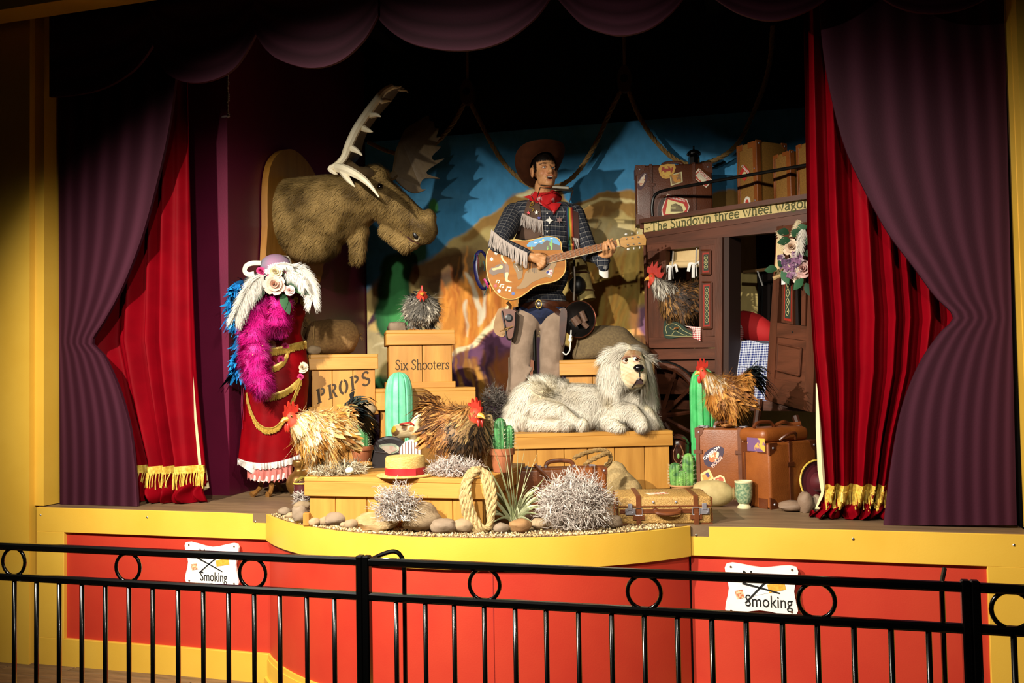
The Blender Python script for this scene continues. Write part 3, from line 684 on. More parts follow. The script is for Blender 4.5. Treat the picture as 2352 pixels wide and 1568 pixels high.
for (x, y, lb) in ((1074, 212, 'wooden pulley block hanging between moose antlers and cowboy hat'), (1435, 182, 'wooden pulley block hanging between cowboy hat and roof luggage')):
    P0 = PY(x, y, RY - .02); t = thing('pulley_block', lb, 'pulley', loc=P0)
    part('shell', MB().prism(cr([(-.045, -.07), (0, -.1), (.045, -.07), (.05, .03), (.02, .09), (-.02, .09), (-.05, .03)], 4), -.03, .03), blockm, t)
    part('sheave', MB().lathe([(.03, -.034), (.034, 0), (.03, .034)], 14, ax=Matrix.Rotation(PI / 2, 3, 'X')), M('iron', '#2A2724', rough=.5, metal=.8), t)
    part('hoist_rope', MB().tube([(0, 0, .09), (0, 0, 1.1)], .012, 6), ropem, t)
# ================================================================== RAILING, SIGNS, CRATES, STONES, PLANTS
railm = M('black_gloss', '#050505', rough=.22, spec=.6, coat=.3)
FY = 2.76
def X_at(px, py=1400): return PY(px, py, FY).x
picketm = MB().tube([(0, 0, .1), (0, 0, .887)], .0082, 8).mesh('picket', railm, True)
ringm = MB().tube([(.05 * math.cos(2 * PI * i / 28), 0, .05 * math.sin(2 * PI * i / 28)) for i in range(29)], .0065, 6, cap=False).mesh('ring', railm, True)
def railing(label, x0, x1, bars, rings, posts, ext=()):
    t = thing('railing_panel', label, 'railing', loc=((x0 + x1) / 2, FY, 0)); o = t.location.x
    for nm, z in (('top_rail', 1.0), ('middle_rail', .888), ('bottom_rail', .1)):
        part(nm, MB().box(((x0 + x1) / 2 - o, 0, z), (x1 - x0, .026, .026), bev=.006), railm, t)
    for p in posts: part('post', MB().box((p - o, 0, .51), (.024, .03, 1.02), bev=.004), railm, t)
    for b in bars: link('picket', picketm, t, (b - o, 0, 0))
    for r in rings: link('ring', ringm, t, (X_at(r, 1300) - o, 0, .944))
    return t
L1 = [33, 84, 136, 188, 242, 296, 351, 409, 467, 525, 584, 643, 705, 768]
L2 = [910, 977, 1043, 1112, 1183, 1254, 1328, 1404, 1479, 1555, 1634, 1713, 1796, 1876, 1960, 2045, 2131]
xp1, xp2, xp3, xp4 = X_at(829), X_at(844), X_at(2219), X_at(2241)
st = X_at(33) - (X_at(84) - X_at(33))
railing('black steel railing panel running past the dress form end of the stage', st - .32, xp1, [st - .2, st - .1, st] + [X_at(b) for b in L1], (32, 294, 580), [xp1])
railing('long black steel railing panel in front of the curved apron', xp2, xp3, [X_at(b) for b in L2], (1112, 1478, 1873), [xp2, xp3])
railing('black steel railing panel by the yellow pillar past the wagon', xp4, xp4 + .8, [X_at(2326) + .1 * i for i in range(6)], (2320,), [xp4])
g = thing('gate_latch', 'bent black drop rod latch beside the double railing post', 'latch', loc=(X_at(928), FY + .05, 0)); ox = g.location.x
zz = lambda px, py: PY(px, py, FY + .05)
pth = [(zz(x, y).x - ox, 0, zz(x, y).z) for x, y in cr([(852, 1285), (880, 1272), (905, 1266), (920, 1275), (928, 1300), (929, 1360), (930, 1450), (931, 1560)], 4, False)]; pth.append((pth[-1][0], 0, .03))
part('rod', MB().tube(pth, .0075, 8), railm, g, smooth=True)
part('bracket', MB().box((zz(860, 1286).x - ox, -.03, zz(860, 1283).z), (.03, .05, .012), bev=.002), railm, g)
g = thing('gate_latch', 'straight black drop rod latch with short lever near the double post', 'latch', loc=(X_at(2172), FY + .05, 0)); ox = g.location.x
part('rod', MB().tube([(0, 0, .03), (0, 0, zz(2168, 1335).z)], .0075, 8), railm, g, smooth=True)
part('lever', MB().box((zz(2166, 1322).x - ox, 0, zz(2166, 1322).z), (.011, .014, .05), Matrix.Rotation(math.radians(12), 3, 'Y'), .003), M('worn_metal', '#4A4038', rough=.5, metal=.7), g)
# ---- no smoking signs
white = M('sign_white', '#EDE9E2', rough=.55, hex2='#E4DFD6', scale=9)
ink = M('black_ink', '#0C0B0B', rough=.6)
def sign(label, outline, tx, ty, th, tw, nx, ny, nh, x1, x2, cg):
    fr = Fr(PY(outline[0][0], outline[0][1], FRONTY - .014), 0.0); t = thing('no_smoking_sign', label, 'sign', fr)
    part('board', MB().prism(cr([fr.xz(*p) for p in outline], 4), 0, .012), white, t)
    def at(x, y): v = fr.q(x, y); return (v.x, -.0012, v.z)
    m = fr.m
    text_on(t, 'lettering', 'Smoking', .05, at(tx, ty), ink, width=tw * m, height=th * m)
    text_on(t, 'lettering', 'No', .05, at(nx, ny), ink, height=nh * m, width=nh * m * 1.75, bold=.0008)
    for nm, (a, b, w) in (('cross_stroke', x1), ('cross_stroke', x2)):
        A, B = Vector(fr.q(*a)), Vector(fr.q(*b)); d = (B - A).normalized(); n = Vector((-d.z, 0, d.x)) * w * m / 2
        part(nm, MB().prism([(p.x, p.z) for p in (A + n, A - n, B - n * .6, B + n * .6)], -.003, -.0022), ink, t)
    A, B = Vector(fr.q(*cg[0])), Vector(fr.q(*cg[1])); d = (B - A).normalized(); n = Vector((-d.z, 0, d.x)) * cg[2] * m
    cgm = [('burning_end', 0, .16, '#B4522A', '#E8C9A0'), ('paper', .16, .66, '#E0E4E2', None), ('filter', .66, 1, '#E2A93C', '#D09028')]
    for nm, a, b, c1, c2 in cgm:
        p, q = A.lerp(B, a), A.lerp(B, b); part(nm, MB().prism([(v.x, v.z) for v in (p + n, p - n, q - n, q + n)], -.0016, -.0006), M('sign_' + nm, c1, hex2=c2, scale=90), t)
    sc = MB().lathe([(.005, 0), (.005, .002)], 8, ax=Matrix.Rotation(PI / 2, 3, 'X')).mesh('screw', M('brown_screw', '#6A4A34', metal=.5))
    for k in (0, 2, 3, 5) if len(outline) == 6 else (0, 2, 4, 6):
        v = fr.q(*outline[k]); c = fr.q(sum(p[0] for p in outline) / len(outline), sum(p[1] for p in outline) / len(outline)); w = v.lerp(c, .12); link('screw', sc, t, (w.x, -.0005, w.z))
sign('white wooden No Smoking sign on the red wall near the dress form', [(427, 1245), (486, 1256), (545, 1249), (541, 1298), (545, 1346), (486, 1339), (428, 1338), (432, 1290)], 491, 1327, 28, 70, 470, 1268, 15, ((450, 1278), (511, 1312), 3.4), ((504, 1275), (457, 1315), 3.4), ((440, 1302), (526, 1289), 7))
sign('white wooden No Smoking sign on the red wall near the wagon', [(1669, 1294), (1749, 1303), (1829, 1302), (1824, 1358), (1828, 1412), (1745, 1401), (1670, 1408), (1674, 1350)], 1766, 1385, 30, 88, 1726, 1321, 18, ((1705, 1338), (1791, 1362), 4.2), ((1773, 1321), (1712, 1384), 4.6), ((1690, 1366), (1803, 1344), 8))
# ---- wooden crates
wood = M('pine', '#C08A3C', rough=.5, hex2='#A8732C', scale=5, stretch=(3, 3, .35), bump=.06, bscale=30, rand=.10)
woodh = M('pine_lid', '#C48F40', rough=.5, hex2='#AC772E', scale=5, stretch=(.35, 3, 3), bump=.06, bscale=30, rand=.08)
gap = M('crate_inside', '#1A1008', rough=.9)
def base_fr(pl, pr, z):
    a, b = PZ(*pl, z), PZ(*pr, z); return Fr(a, math.atan2(b.y - a.y, b.x - a.x)), (b - a).length
def crate(label, fr, w, d, h, lid, nf, over=.018, skirt=0.0, seed=0, name='wooden_crate', group=None):
    rg = random.Random(seed); t = thing(name, label, 'crate', fr, group=group); bh = h - lid
    part('inner_box', MB().box((w / 2, d / 2, bh / 2), (w - .03, d - .03, bh - .004)), gap, t)
    cuts = [0] + [(i + rg.uniform(-.08, .08)) / nf for i in range(1, nf)] + [1]
    for a, b in zip(cuts, cuts[1:]):
        for y in (.008, d - .008): part('plank', MB().box(((a + b) / 2 * w, y, bh / 2), ((b - a) * w - .0035, .016, bh - rg.uniform(0, .003)), bev=.002), wood, t)
    ns = max(2, round(d / (w / nf)))
    for i in range(ns):
        for x in (.008, w - .008): part('plank', MB().box((x, .016 + (i + .5) * (d - .032) / ns, bh / 2), (.016, (d - .032) / ns - .003, bh - .002), bev=.002), wood, t)
    o = over
    lt = .022
    for y in (-o + .009, d + o - .009): part('lid_board', MB().box((w / 2, y, h - lid / 2 - lt / 2), (w + 2 * o, .018, lid - lt), bev=.003), woodh, t)
    for x in (-o + .009, w + o - .009): part('lid_board', MB().box((x, d / 2, h - lid / 2 - lt / 2), (.018, d + 2 * o - .036, lid - lt), bev=.003), wood, t)
    n2 = max(2, round(d / .12))
    for i in range(n2): part('lid_plank', MB().box((w / 2, -o + (i + .5) * (d + 2 * o) / n2, h - lt / 2), (w + 2 * o, (d + 2 * o) / n2 - .0025, lt), bev=.003), woodh, t)
    if skirt:
        for y in (-o + .006, d + o - .006): part('base_board', MB().box((w / 2, y, skirt / 2), (w + 2 * o, .018, skirt), bev=.003), woodh, t)
        for x in (-o + .006, w + o - .006): part('base_board', MB().box((x, d / 2, skirt / 2), (.018, d, skirt), bev=.003), wood, t)
    return t
def q_on(fr, x, y, d=0): return fr.q(x, y, d)
FC, wFC = base_fr((711, 1205), (1110, 1216), STZ)
crate('long low pine crate behind the row of stones, holding both nests', FC, wFC, .72, .232, .092, 6, seed=1)
DB, wDB = base_fr((1168, 1133), (1540, 1122), STZ)
crate('wide pine crate the shaggy dog lies on', DB, wDB, .46, .352, .09, 6, seed=2)
PB, wPB = base_fr((697, 1130), (852, 1123), STZ)
crate('low pine crate underneath the PROPS crate', PB, wPB, .50, .465, .09, 3, seed=3)
PR = Fr(Vector(PB.P) + Vector((.01, .10, .465)) , PB.rz)
tP = crate('pine crate stencilled PROPS with a burlap sack on top', PR, wPB - .015, .40, .392, .098, 3, seed=4, skirt=.06)
WB, wWB = base_fr((877, 1124), (1084, 1116), STZ)
crate('broad pine crate under the Six Shooters crate', WB, wWB, .46, .632, .135, 3, seed=5, over=.03)
SB = Fr(Vector(WB.P) + Matrix.Rotation(WB.rz, 3, 'Z') @ Vector((.058, .06, .632)), WB.rz)
wSB = .405
tS = crate('pine crate lettered Six Shooters with a speckled hen on top', SB, wSB, .36, .372, .095, 2, seed=6, skirt=.04)
BC, wBC = base_fr((1304, 1103), (1494, 1101), STZ)
crate('pine crate behind the dog holding a grey burlap sack', BC, wBC, .36, .797, .1, 3, seed=7, over=.04)
CP = Fr(PD(1235, 1000, 6.26), None); CP.P.z = STZ
crate('low pine crate the cowboy stands on', Fr(CP.P + Vector((-.42, -.16, 0)), CP.rz), .57, .46, .35, .08, 5, seed=8)
stencil = M('stencil_ink', '#3A2A18', rough=.8)
# PROPS stencil: hand-cut letters with bridges
def stencil_word(parent, fr, p0, p1, hpx, d):
    A, B = fr.q(*p0, d), fr.q(*p1, d); u = (B - A); L = u.length; u.normalize(); H = hpx * fr.m; n = Vector((-u.z, 0, u.x)) + Vector((-.12, 0, 0)) * 0
    up = Vector((u.x * -.10, 0, 0)) + Vector((0, 0, 1.0)); up = Vector((-.08, 0, 1)).normalized()
    W = L / 5
    def P(k, x, z): q = A + u * (W * (k + x * .84)) + up * (H * z); return (q.x, q.z)
    def arcs(cx, cz, rx, rz, a0, a1, th):
        o = [(cx + rx * math.cos(math.radians(a0 + (a1 - a0) * i / 10)), cz + rz * math.sin(math.radians(a0 + (a1 - a0) * i / 10))) for i in range(11)]
        i_ = [(cx + (rx - th) * math.cos(math.radians(a1 - (a1 - a0) * i / 10)), cz + (rz - th * .55) * math.sin(math.radians(a1 - (a1 - a0) * i / 10))) for i in range(11)]
        return o + i_
    stem = [(.14, 0), (.40, 0), (.40, 1), (.14, 1)]; s1 = [(.04, 0), (.5, 0), (.5, .08), (.04, .08)]; s2 = [(.04, .92), (.42, .92), (.42, 1), (.04, 1)]
    Pp = [stem, s1, s2, arcs(.46, .72, .5, .28, -85, 85, .24)]
    gl = {0: Pp, 1: Pp + [[(.5, .44), (.7, .44), (1.0, 0), (.74, 0)]], 2: [arcs(.5, .5, .5, .52, 100, 260, .26), arcs(.5, .5, .5, .52, -80, 80, .26)], 3: Pp,
          4: [arcs(.5, .74, .42, .27, 15, 250, .22), arcs(.5, .27, .46, .29, -165, 75, .22), [(.22, .62), (.42, .66), (.8, .42), (.62, .34)]]}
    for k in range(5):
        mb = MB()
        for j, pl in enumerate(gl[k]): mb.prism([P(k, *p) for p in pl], d - .0016 - .0001 * j, d - .0004)
        part('stencil_letter', mb, stencil, parent)
stencil_word(tP, PR, (728, 928), (856, 880), 32, -.0008)
c = SB.q(970, 838, -.001); serif_text(tS, 'Six Shooters', c.x - 62 * SB.m, c.x + 62 * SB.m, c.z - 10 * SB.m, 31 * SB.m, -.0008, stencil, w=.075)
# ---- stones
stonem = [M('stone_a', '#9C8667', rough=.85, hex2='#846F55', scale=9, bump=.25, bscale=35), M('stone_b', '#8E7A64', rough=.8, hex2='#74624F', scale=7, bump=.2, bscale=50),
          M('stone_c', '#A59070', rough=.85, hex2='#92795A', scale=14, bump=.3, bscale=25)]
def rock(cx, by, w, h, label, z=STZ, seed=0, boxy=.0, tilt=0, depth=.8, mat=None, rough=.10):
    P = PZ(cx, by, z); fr = Fr(P); m = fr.m; rx, rz = w * m / 2, h * m / 2
    P = P + Vector((-math.sin(fr.rz), math.cos(fr.rz), 0)) * rx * depth * .6
    off = Vector((seed * 7.3, seed * 3.1, seed))
    def disp(d):
        k = 1 + rough * 2 * noise.noise(d * 1.3 + off) + rough * .8 * noise.noise(d * 3.1 + off)
        if boxy: k *= 1 + boxy * ((1 / max(abs(d.x), abs(d.y), abs(d.z)) - 1))
        return k
    mb = MB().ell((0, 0, 0), (rx, rx * depth, rz), Matrix.Rotation(math.radians(tilt), 3, 'Y'), 22, 14, disp)
    zm = min(v[2] for v in mb.v); fl_ = zm + rz * .12
    mb.v = [(x, y, max(zv, fl_) - fl_) for x, y, zv in mb.v]
    return solo('stone', mb, mat or stonem[seed % 3], label, 'stone', loc=P, rz=fr.rz, smooth=True, group='stones laid on the stage')
ST = [(654, 1184, 29, 18, 'small pale oval stone at the end of the stone row by the velvet box'), (666, 1192, 20, 14, 'tiny round stone between the pale oval and knobbly stone'),
      (694, 1172, 36, 20, 'flat tan stone tucked behind the knobbly one at the low crate corner'), (690, 1203, 36, 36, 'knobbly tan stone leaning on the low crate corner'),
      (722, 1208, 25, 19, 'small wedge stone at the foot of the low crate'), (746, 1207, 26, 20, 'small round pinkish stone beside the wedge stone'),
      (773, 1208, 52, 30, 'smooth rounded tan stone at the low crate front'), (793, 1212, 24, 13, 'low flat pebble touching the smooth rounded stone'),
      (807, 1214, 33, 22, 'smooth oval stone just before the sandstone slab'), (822, 1197, 36, 23, 'pale oval stone against the low crate by the slab'),
      (868, 1221, 92, 44, 'rough tan sandstone slab under the small dry brush'), (968, 1223, 94, 66, 'largest rounded boulder in front of the low crate'),
      (1019, 1227, 58, 33, 'squarish tan stone beside the largest boulder'), (1029, 1204, 32, 20, 'small stone behind the squarish tan stone'),
      (1066, 1225, 54, 32, 'pale stone under the hanging coil of rope'), (1152, 1224, 38, 24, 'grey streaked stone below the spiky air plant'),
      (1196, 1224, 52, 32, 'rusty brown stone below the spiky air plant'), (1241, 1217, 44, 26, 'pale grooved stone tucked beside the big tumbleweed'),
      (1411, 1214, 36, 30, 'pale rounded stone between the tumbleweed and woven suitcase'), (1820, 1176, 52, 21, 'long flat brown stone by the corner of the leather trunk'),
      (1851, 1178, 30, 42, 'upright grey brown stone beside the long flat one'), (1877, 1176, 26, 32, 'tan stone tucked under the pale curtain lining')]
for i, (cx, by, w, h, lb) in enumerate(ST):
    rock(cx, by, w, h, lb, seed=i + 1, boxy=.25 if i in (3, 12, 10) else 0, rough=.16 if i in (3, 10, 11) else .09,
         mat=M('stone_rust', '#9A7448', rough=.8, hex2='#7A5734', scale=8, bump=.3, bscale=30) if i in (16,) else (M('stone_slab', '#A97F4C', rough=.9, hex2='#BFA67C', scale=10, bump=.4, bscale=22) if i == 10 else (M('stone_dark', '#7C6450', rough=.7, hex2='#6A5442', scale=8, bump=.2) if i in (19, 20) else None)))
rock(913, 764, 46, 27, 'blocky pale stone beside the speckled hen', z=STZ + 1.006, seed=31, boxy=.5, rough=.06)
rock(841, 955, 48, 33, 'smooth grey stone on the ledge of the crate under PROPS', z=STZ + .467, seed=32)
rock(722, 814, 30, 20, 'small wedge stone against the round burlap sack', z=STZ + .858, seed=33, boxy=.3)
# small offcut by the stones, gravel
P = PZ(705, 1206, STZ); solo('wood_block', MB().box((0, 0, .03), (.03, .04, .06), bev=.002), wood, 'small upright pine offcut by the knobbly stone', 'wood block', loc=P, rz=.3)
rgn = np.random.default_rng(4); n = 2600
an = rgn.uniform(-ang * .96, ang * .96, n); rr = AR - .012 - np.abs(rgn.normal(0, .06, n)); rr = np.where(rgn.random(n) < .25, AR - rgn.uniform(.01, .28, n), rr)
ctr = np.stack([AX + rr * np.sin(an), AYC - rr * np.cos(an), np.full(n, STZ + .003)], 1); sz = rgn.uniform(.0025, .0075, n)
octv = np.array([(1, 0, 0), (0, 1, 0), (-1, 0, 0), (0, -1, 0), (0, 0, .8), (0, 0, -.8)], float); octf = np.array([(0, 1, 4), (1, 2, 4), (2, 3, 4), (3, 0, 4), (1, 0, 5), (2, 1, 5), (3, 2, 5), (0, 3, 5)])
th = rgn.uniform(0, 6.28, n); ca, sa = np.cos(th), np.sin(th)
ov = np.repeat(octv[None], n, 0) * sz[:, None, None] * rgn.uniform(.7, 1.3, (n, 1, 3)); ov = np.stack([ov[..., 0] * ca[:, None] - ov[..., 1] * sa[:, None], ov[..., 0] * sa[:, None] + ov[..., 1] * ca[:, None], ov[..., 2]], -1)
V = (ov + ctr[:, None]).reshape(-1, 3); Fc = (octf[None] + (np.arange(n) * 6)[:, None, None]).reshape(-1, 3)
cc = np.array([lin(h) for h in ('#C8B083', '#A48B62', '#D6C49B', '#8C7350')])[rgn.integers(0, 4, n)]
gv = link('gravel', fastmesh('gravel', V, Fc, MC('gravel_paint', rough=.9), np.repeat(cc, 6, 0)), kind='stuff', label='pale gravel scattered along the curved stage edge')
gv['category'] = 'gravel'
# ---- dry brush balls
twig = MC('dry_twig', rough=.9, spec=.1)
def twigs(fr, c, r, n, seed, up=0.0, col=('#A2948C', '#CFC6BC'), wr=.0016, L=.09, shell=.55):
    rg = np.random.default_rng(seed); mb = MB(); A, B = np.array(lin(col[0])), np.array(lin(col[1])); c = Vector(c)
    for i in range(n):
        d = rg.normal(0, 1, 3); d /= np.linalg.norm(d); k = shell + (1 - shell) * rg.random() ** .5
        p = Vector((d[0] * r[0] * k, d[1] * r[1] * k, d[2] * r[2] * k)); v = Vector(rg.normal(0, 1, 3)) + Vector(d) * .7 + Vector((0, 0, up)); v.normalize()
        pts = [p.copy()]; m = 5
        for j in range(m):
            v = (v + Vector(rg.normal(0, .45, 3))).normalized(); p = p + v * L / m * rg.uniform(.7, 1.3); pts.append(p.copy())
        mb.col = tuple(A + (B - A) * rg.random()); w = wr * rg.uniform(.7, 1.4)
        pts = [q + c for q in pts]
        zf = c.z - r[2] * 1.02
        pts = [Vector((q.x, q.y, max(q.z, zf))) for q in pts]
        mb.tube(pts, [w * 1.2, w * 1.1, w, w * .9, w * .7, w * .3], 3)
        if rg.random() < .8:
            s = pts[2]; v2 = (v + Vector(rg.normal(0, .9, 3))).normalized(); e = s + v2 * L * .45; e.z = max(e.z, zf)
            mb.tube([s, s.lerp(e, .5) + Vector(rg.normal(0, .005, 3)), e], [w * .9, w * .7, w * .3], 3)
    return mb
def brush(cx, by, w, h, label, z=STZ, n=500, seed=1, dy=None, col=('#A2948C', '#CFC6BC'), name='tumbleweed', L=.09, wr=.0016, cat='tumbleweed', dep=.8, shell=.5):
    P = PZ(cx, by, z); fr = Fr(P); m = fr.m; r = (w * m / 2, w * m / 2 * dep, h * m / 2)
    P = P + Vector((-math.sin(fr.rz), math.cos(fr.rz), 0)) * r[1] * .8; fr = Fr(P, fr.rz)
    mb = twigs(fr, (0, 0, r[2]), (r[0] * .82, r[1] * .8, r[2] * .86), n, seed, col=col, L=L, wr=wr, shell=shell)
    return solo(name, mb, twig, label, cat, fr=fr, cols=True)
brush(1322, 1224, 165, 118, 'large round bleached tumbleweed at the apron edge', n=1150, seed=2, L=.1)
brush(912, 1200, 92, 78, 'bleached dry brush sprawling over the sandstone slab', z=STZ + .055, n=420, seed=3, L=.08, dep=.4)
brush(690, 1160, 34, 26, 'tiny dry brush clump beside the velvet box', n=110, seed=4, L=.04, name='dry_brush', cat='brush')
brush(1139, 984, 62, 98, 'dark grey tumbleweed between the crates and the cowboy', z=STZ + .352, n=420, seed=5, L=.08, col=('#4E4844', '#7E766E'))
FCZ = STZ + .234
brush(775, 1094, 150, 22, 'grey moss nest under the rooster with pale eggs', z=FCZ, n=520, seed=6, L=.06, col=('#8E836F', '#CFC2A4'), name='moss_nest', cat='nest', dep=1.0, shell=.3)
brush(1042, 1096, 150, 34, 'grey moss nest under the brown curly hen', z=FCZ, n=620, seed=7, L=.06, col=('#94867C', '#D2C4BC'), name='moss_nest', cat='nest', dep=.9, shell=.3)
eggm = M('pale_egg', '#BFD0C4', rough=.45)
for x, y, lb in ((779, 1083, 'pale blue egg nearest the rooster breast in the moss nest'), (803, 1088, 'pale blue egg at the outer rim of the moss nest')):
    P = PZ(x, y, FCZ + .012); solo('egg', MB().ell((0, 0, .016), (.021, .017, .016), None, 14, 10), eggm, lb, 'egg', loc=P, rz=.4, smooth=True, group='eggs in the nest')
# hanging straw wisps on crate edge
# ---- cacti
def saguaro(cx, by, w, h, label, z, hexc, hex2, nr=12):
    P = PD(cx, by, z); P.z = STZ; fr = Fr(P); m = fr.m; R = w * m / 2; H = fr.q(cx, by - h).z
    prof = [(R * .93, 0), (R * .95, H * .2), (R, H * .5), (R, H * .78), (R * .93, H * .88), (R * .75, H * .95), (R * .42, H * .988), (R * .05, H)]
    mb = MB().lathe(cr(prof, 4, False), nr * 6, wob=lambda q, zz_: 1 - .10 * (abs(math.sin(q * nr / 2)) < .42) - .05 * (abs(math.sin(q * nr / 2)) < .2))
    return solo('saguaro_cactus', mb, M('cactus_' + hexc[1:], hexc, rough=.5, hex2=hex2, scale=14, bump=.1), label, 'cactus', loc=P, rz=fr.rz, smooth=True)
saguaro(918, 1012, 64, 158, 'pale green plastic saguaro in front of the Six Shooters crates', 5.55, '#5FBF93', '#7CCFA5')
saguaro(1617, 985, 56, 140, 'bright green saguaro behind the rooster on the leather suitcase', 5.62, '#4FBF6E', '#3FA85C')
terra = M('terracotta', '#9A5A36', rough=.7, hex2='#8A4E2E', scale=10)
spinem = M('cactus_spine', '#D9D6B8', rough=.7)
def potted(cx, by, pw, ph, cols_, label, z, hexc, potm=None, spine=.012, nr=7, group=None):
    P = PZ(cx, by, z); fr = Fr(P); m = fr.m; R, H = pw * m / 2, ph * m; P = P + Vector((-math.sin(fr.rz), math.cos(fr.rz), 0)) * R * .8
    t = thing('potted_cactus', label, 'potted cactus', loc=P, rz=fr.rz)
    part('pot', MB().lathe([(R * .72, 0), (R * .9, H * .7), (R * .9, H * .72), (R, H * .73), (R, H), (R * .9, H), (R * .88, H * .9), (R * .02, H * .88)], 24), potm or terra, t, smooth=True)
    cm = M('cactus_' + hexc[1:], hexc, rough=.55, hex2='#2E5E34', scale=20)
    for (x, zt, w, yb) in cols_:
        r = w * m / 2; Ht = zt * m; x = x * m
        mb = MB().lathe(cr([(r * .85, H * .85), (r, H + Ht * .35), (r, H + Ht * .75), (r * .75, H + Ht * .92), (r * .3, H + Ht * .99), (.001, H + Ht)], 4, False), nr * 6, c=(x, yb, 0), wob=lambda q, z_: .84 + .16 * abs(math.cos(q * nr / 2)))
        st_ = part('stem', mb, cm, t, smooth=True)
        sp = MB()
        for i in range(nr):
            q = 2 * PI * i / nr
            for k in range(7):
                zc = H + Ht * (.05 + .9 * k / 6.5); rr_ = r * (1.0 if k < 5 else .8)
                for dz in (-.4, .3, 1.0): 
                    b = Vector((x + rr_ * math.cos(q), yb + rr_ * math.sin(q), zc)); sp.tube([b, b + Vector((math.cos(q + dz * .6), math.sin(q + dz * .6), dz * .5)) * spine], [.0007, .0002], 3)
        part('spines', sp, spinem, st_, kind='stuff')
    return t
potted(1154, 1085, 58, 54, [(-4, 70, 30, 0), (17, 52, 24, .012), (-14, 30, 16, .02)], 'dark green columnar cactus in terracotta pot beside the brown hen', FCZ, '#4A8A4C')
potted(1568, 1128, 58, 12, [(14, 66, 28, 0), (-15, 46, 26, .0), (1, 30, 18, -.015)], 'light green spiny cactus in shallow pot beside the cowboy boot', STZ, '#7FB556', potm=M('pale_pot', '#B98A5A', rough=.8), spine=.016)
potted(832, 1060, 54, 34, [(6, 44, 24, 0), (-12, 52, 20, .02)], 'small dark green cactus in a brown pot behind the rooster', FCZ + .0, '#3F7A42')
# ---- spiky air plant
P = PZ(1178, 1205, STZ); fr = Fr(P + Vector((0, .02, 0))); m = fr.m; rg = random.Random(5); leafm = MC('air_plant', rough=.6)
t = thing('air_plant', 'spiky pale green air plant arching over the apron edge', 'plant', fr)
A, B = np.array(lin('#8C9468')), np.array(lin('#C4C79C'))
tips = [(1150, 960), (1168, 1000), (1125, 1000), (1205, 1030), (1235, 1040), (1250, 1098), (1285, 1096), (1240, 1120), (1255, 1135), (1240, 1160), (1100, 1110), (1085, 1130), (1120, 1070), (1112, 1150), (1095, 1175), (1110, 1190), (1236, 1180), (1215, 1060), (1190, 1020), (1140, 1040), (1200, 1300), (1225, 1200), (1130, 1200), (1160, 1050)]
for k in range(40):
    if k < len(tips): tx, ty = tips[k]; dpt = rg.uniform(-.08, .05)
    else:
        a = rg.uniform(.1, PI - .1); R_ = rg.uniform(50, 100); tx, ty = 1178 + R_ * math.cos(a), 1195 - R_ * math.sin(a); dpt = rg.uniform(-.08, .12)
    if ty > 1205: dpt = -.30 - .02 * (ty > 1250)
    e = fr.q(tx, ty, dpt); b = Vector((rg.uniform(-.012, .012), rg.uniform(-.012, .012), .015)); md = b.lerp(e, .5) + Vector((0, 0, (.35 if ty > 1100 else .05) * (e - b).length * .5))
    if ty > 1205: md = Vector((e.x * .6, -.16, .09))
    pts = cr([b, md, e], 5, False); mb = MB(); mb.col = tuple(A + (B - A) * rg.random())
    pts = [(p[0], p[1], max(p[2], .003) if p[1] > -.26 else p[2]) for p in pts]
    n_ = len(pts); mb.tube(pts, [.0105 * (1 - .93 * (i / (n_ - 1))) for i in range(n_)], 4, flat=.35)
    part('leaf', mb, leafm, t, cols=True)
# ================================================================== LUGGAGE
leather = M('tan_leather', '#8A4B1C', rough=.42, hex2='#723A12', scale=6, bump=.12, bscale=120)
leatherd = M('dark_leather', '#5E2E14', rough=.38, hex2='#4A220E', scale=6, bump=.12, bscale=120)
strapm = M('strap_leather', '#6B3716', rough=.45, hex2='#5A2C10', scale=12)
weave = M('woven_cane', '#BC9350', rough=.6, hex2='#9A743A', scale=160, stretch=(1, 1, .4), bump=.5, bscale=220)
canvas = M('trunk_canvas', '#8F6427', rough=.6, hex2='#7A5420', scale=120, bump=.25, bscale=240)
rivm = M('rivet', '#A09AA0', rough=.38, metal=.55)
def rbox(c, d, r, seg=3):
    mb = MB(); bm = bmesh.new(); bmesh.ops.create_cube(bm, size=1)
    for v in bm.verts: v.co = Vector((v.co.x * d[0], v.co.y * d[1], v.co.z * d[2]))
    bmesh.ops.bevel(bm, geom=bm.edges[:], offset=r, segments=seg, affect='EDGES', profile=.5); bm.verts.index_update()
    mb.add([v.co + Vector(c) for v in bm.verts], [tuple(v.index for v in f.verts) for f in bm.faces]); bm.free(); return mb
def sticker(t, fr, pts, hexc, y=-.0015, inner=None, words=(), smooth=0, name='travel_sticker', extra=()):
    P = [fr.xz(*p) for p in pts]; P = cr(P, smooth) if smooth else P
    s = part(name, MB().prism(P, y, y + .0012), M('paper_' + hexc[1:], hexc, rough=.5), t)
    cx, cz = sum(p[0] for p in P) / len(P), sum(p[1] for p in P) / len(P)
    if inner: part('sticker_print', MB().prism([(cx + (x - cx) * inner[1], cz + (z - cz) * inner[1]) for x, z in P], y - .0006, y + .0004), M('paper_' + inner[0][1:], inner[0], rough=.5, hex2=inner[2] if len(inner) > 2 else None, scale=25, contrast=(.48, .52)), s)
    for pp, hc in extra: part('sticker_print', MB().prism([fr.xz(*p) for p in pp], y - .001, y - .0002), M('paper_' + hc[1:], hc, rough=.5), s)
    for w, x, yy, wd, tilt, hc in words:
        q = fr.q(x, yy); text_on(s, 'lettering', w, .02, (q.x, y - .0012, q.z), M('paper_' + hc[1:], hc, rough=.5), width=wd * fr.m, tilt=math.radians(tilt), bold=.0006, extr=.0004)
    return s
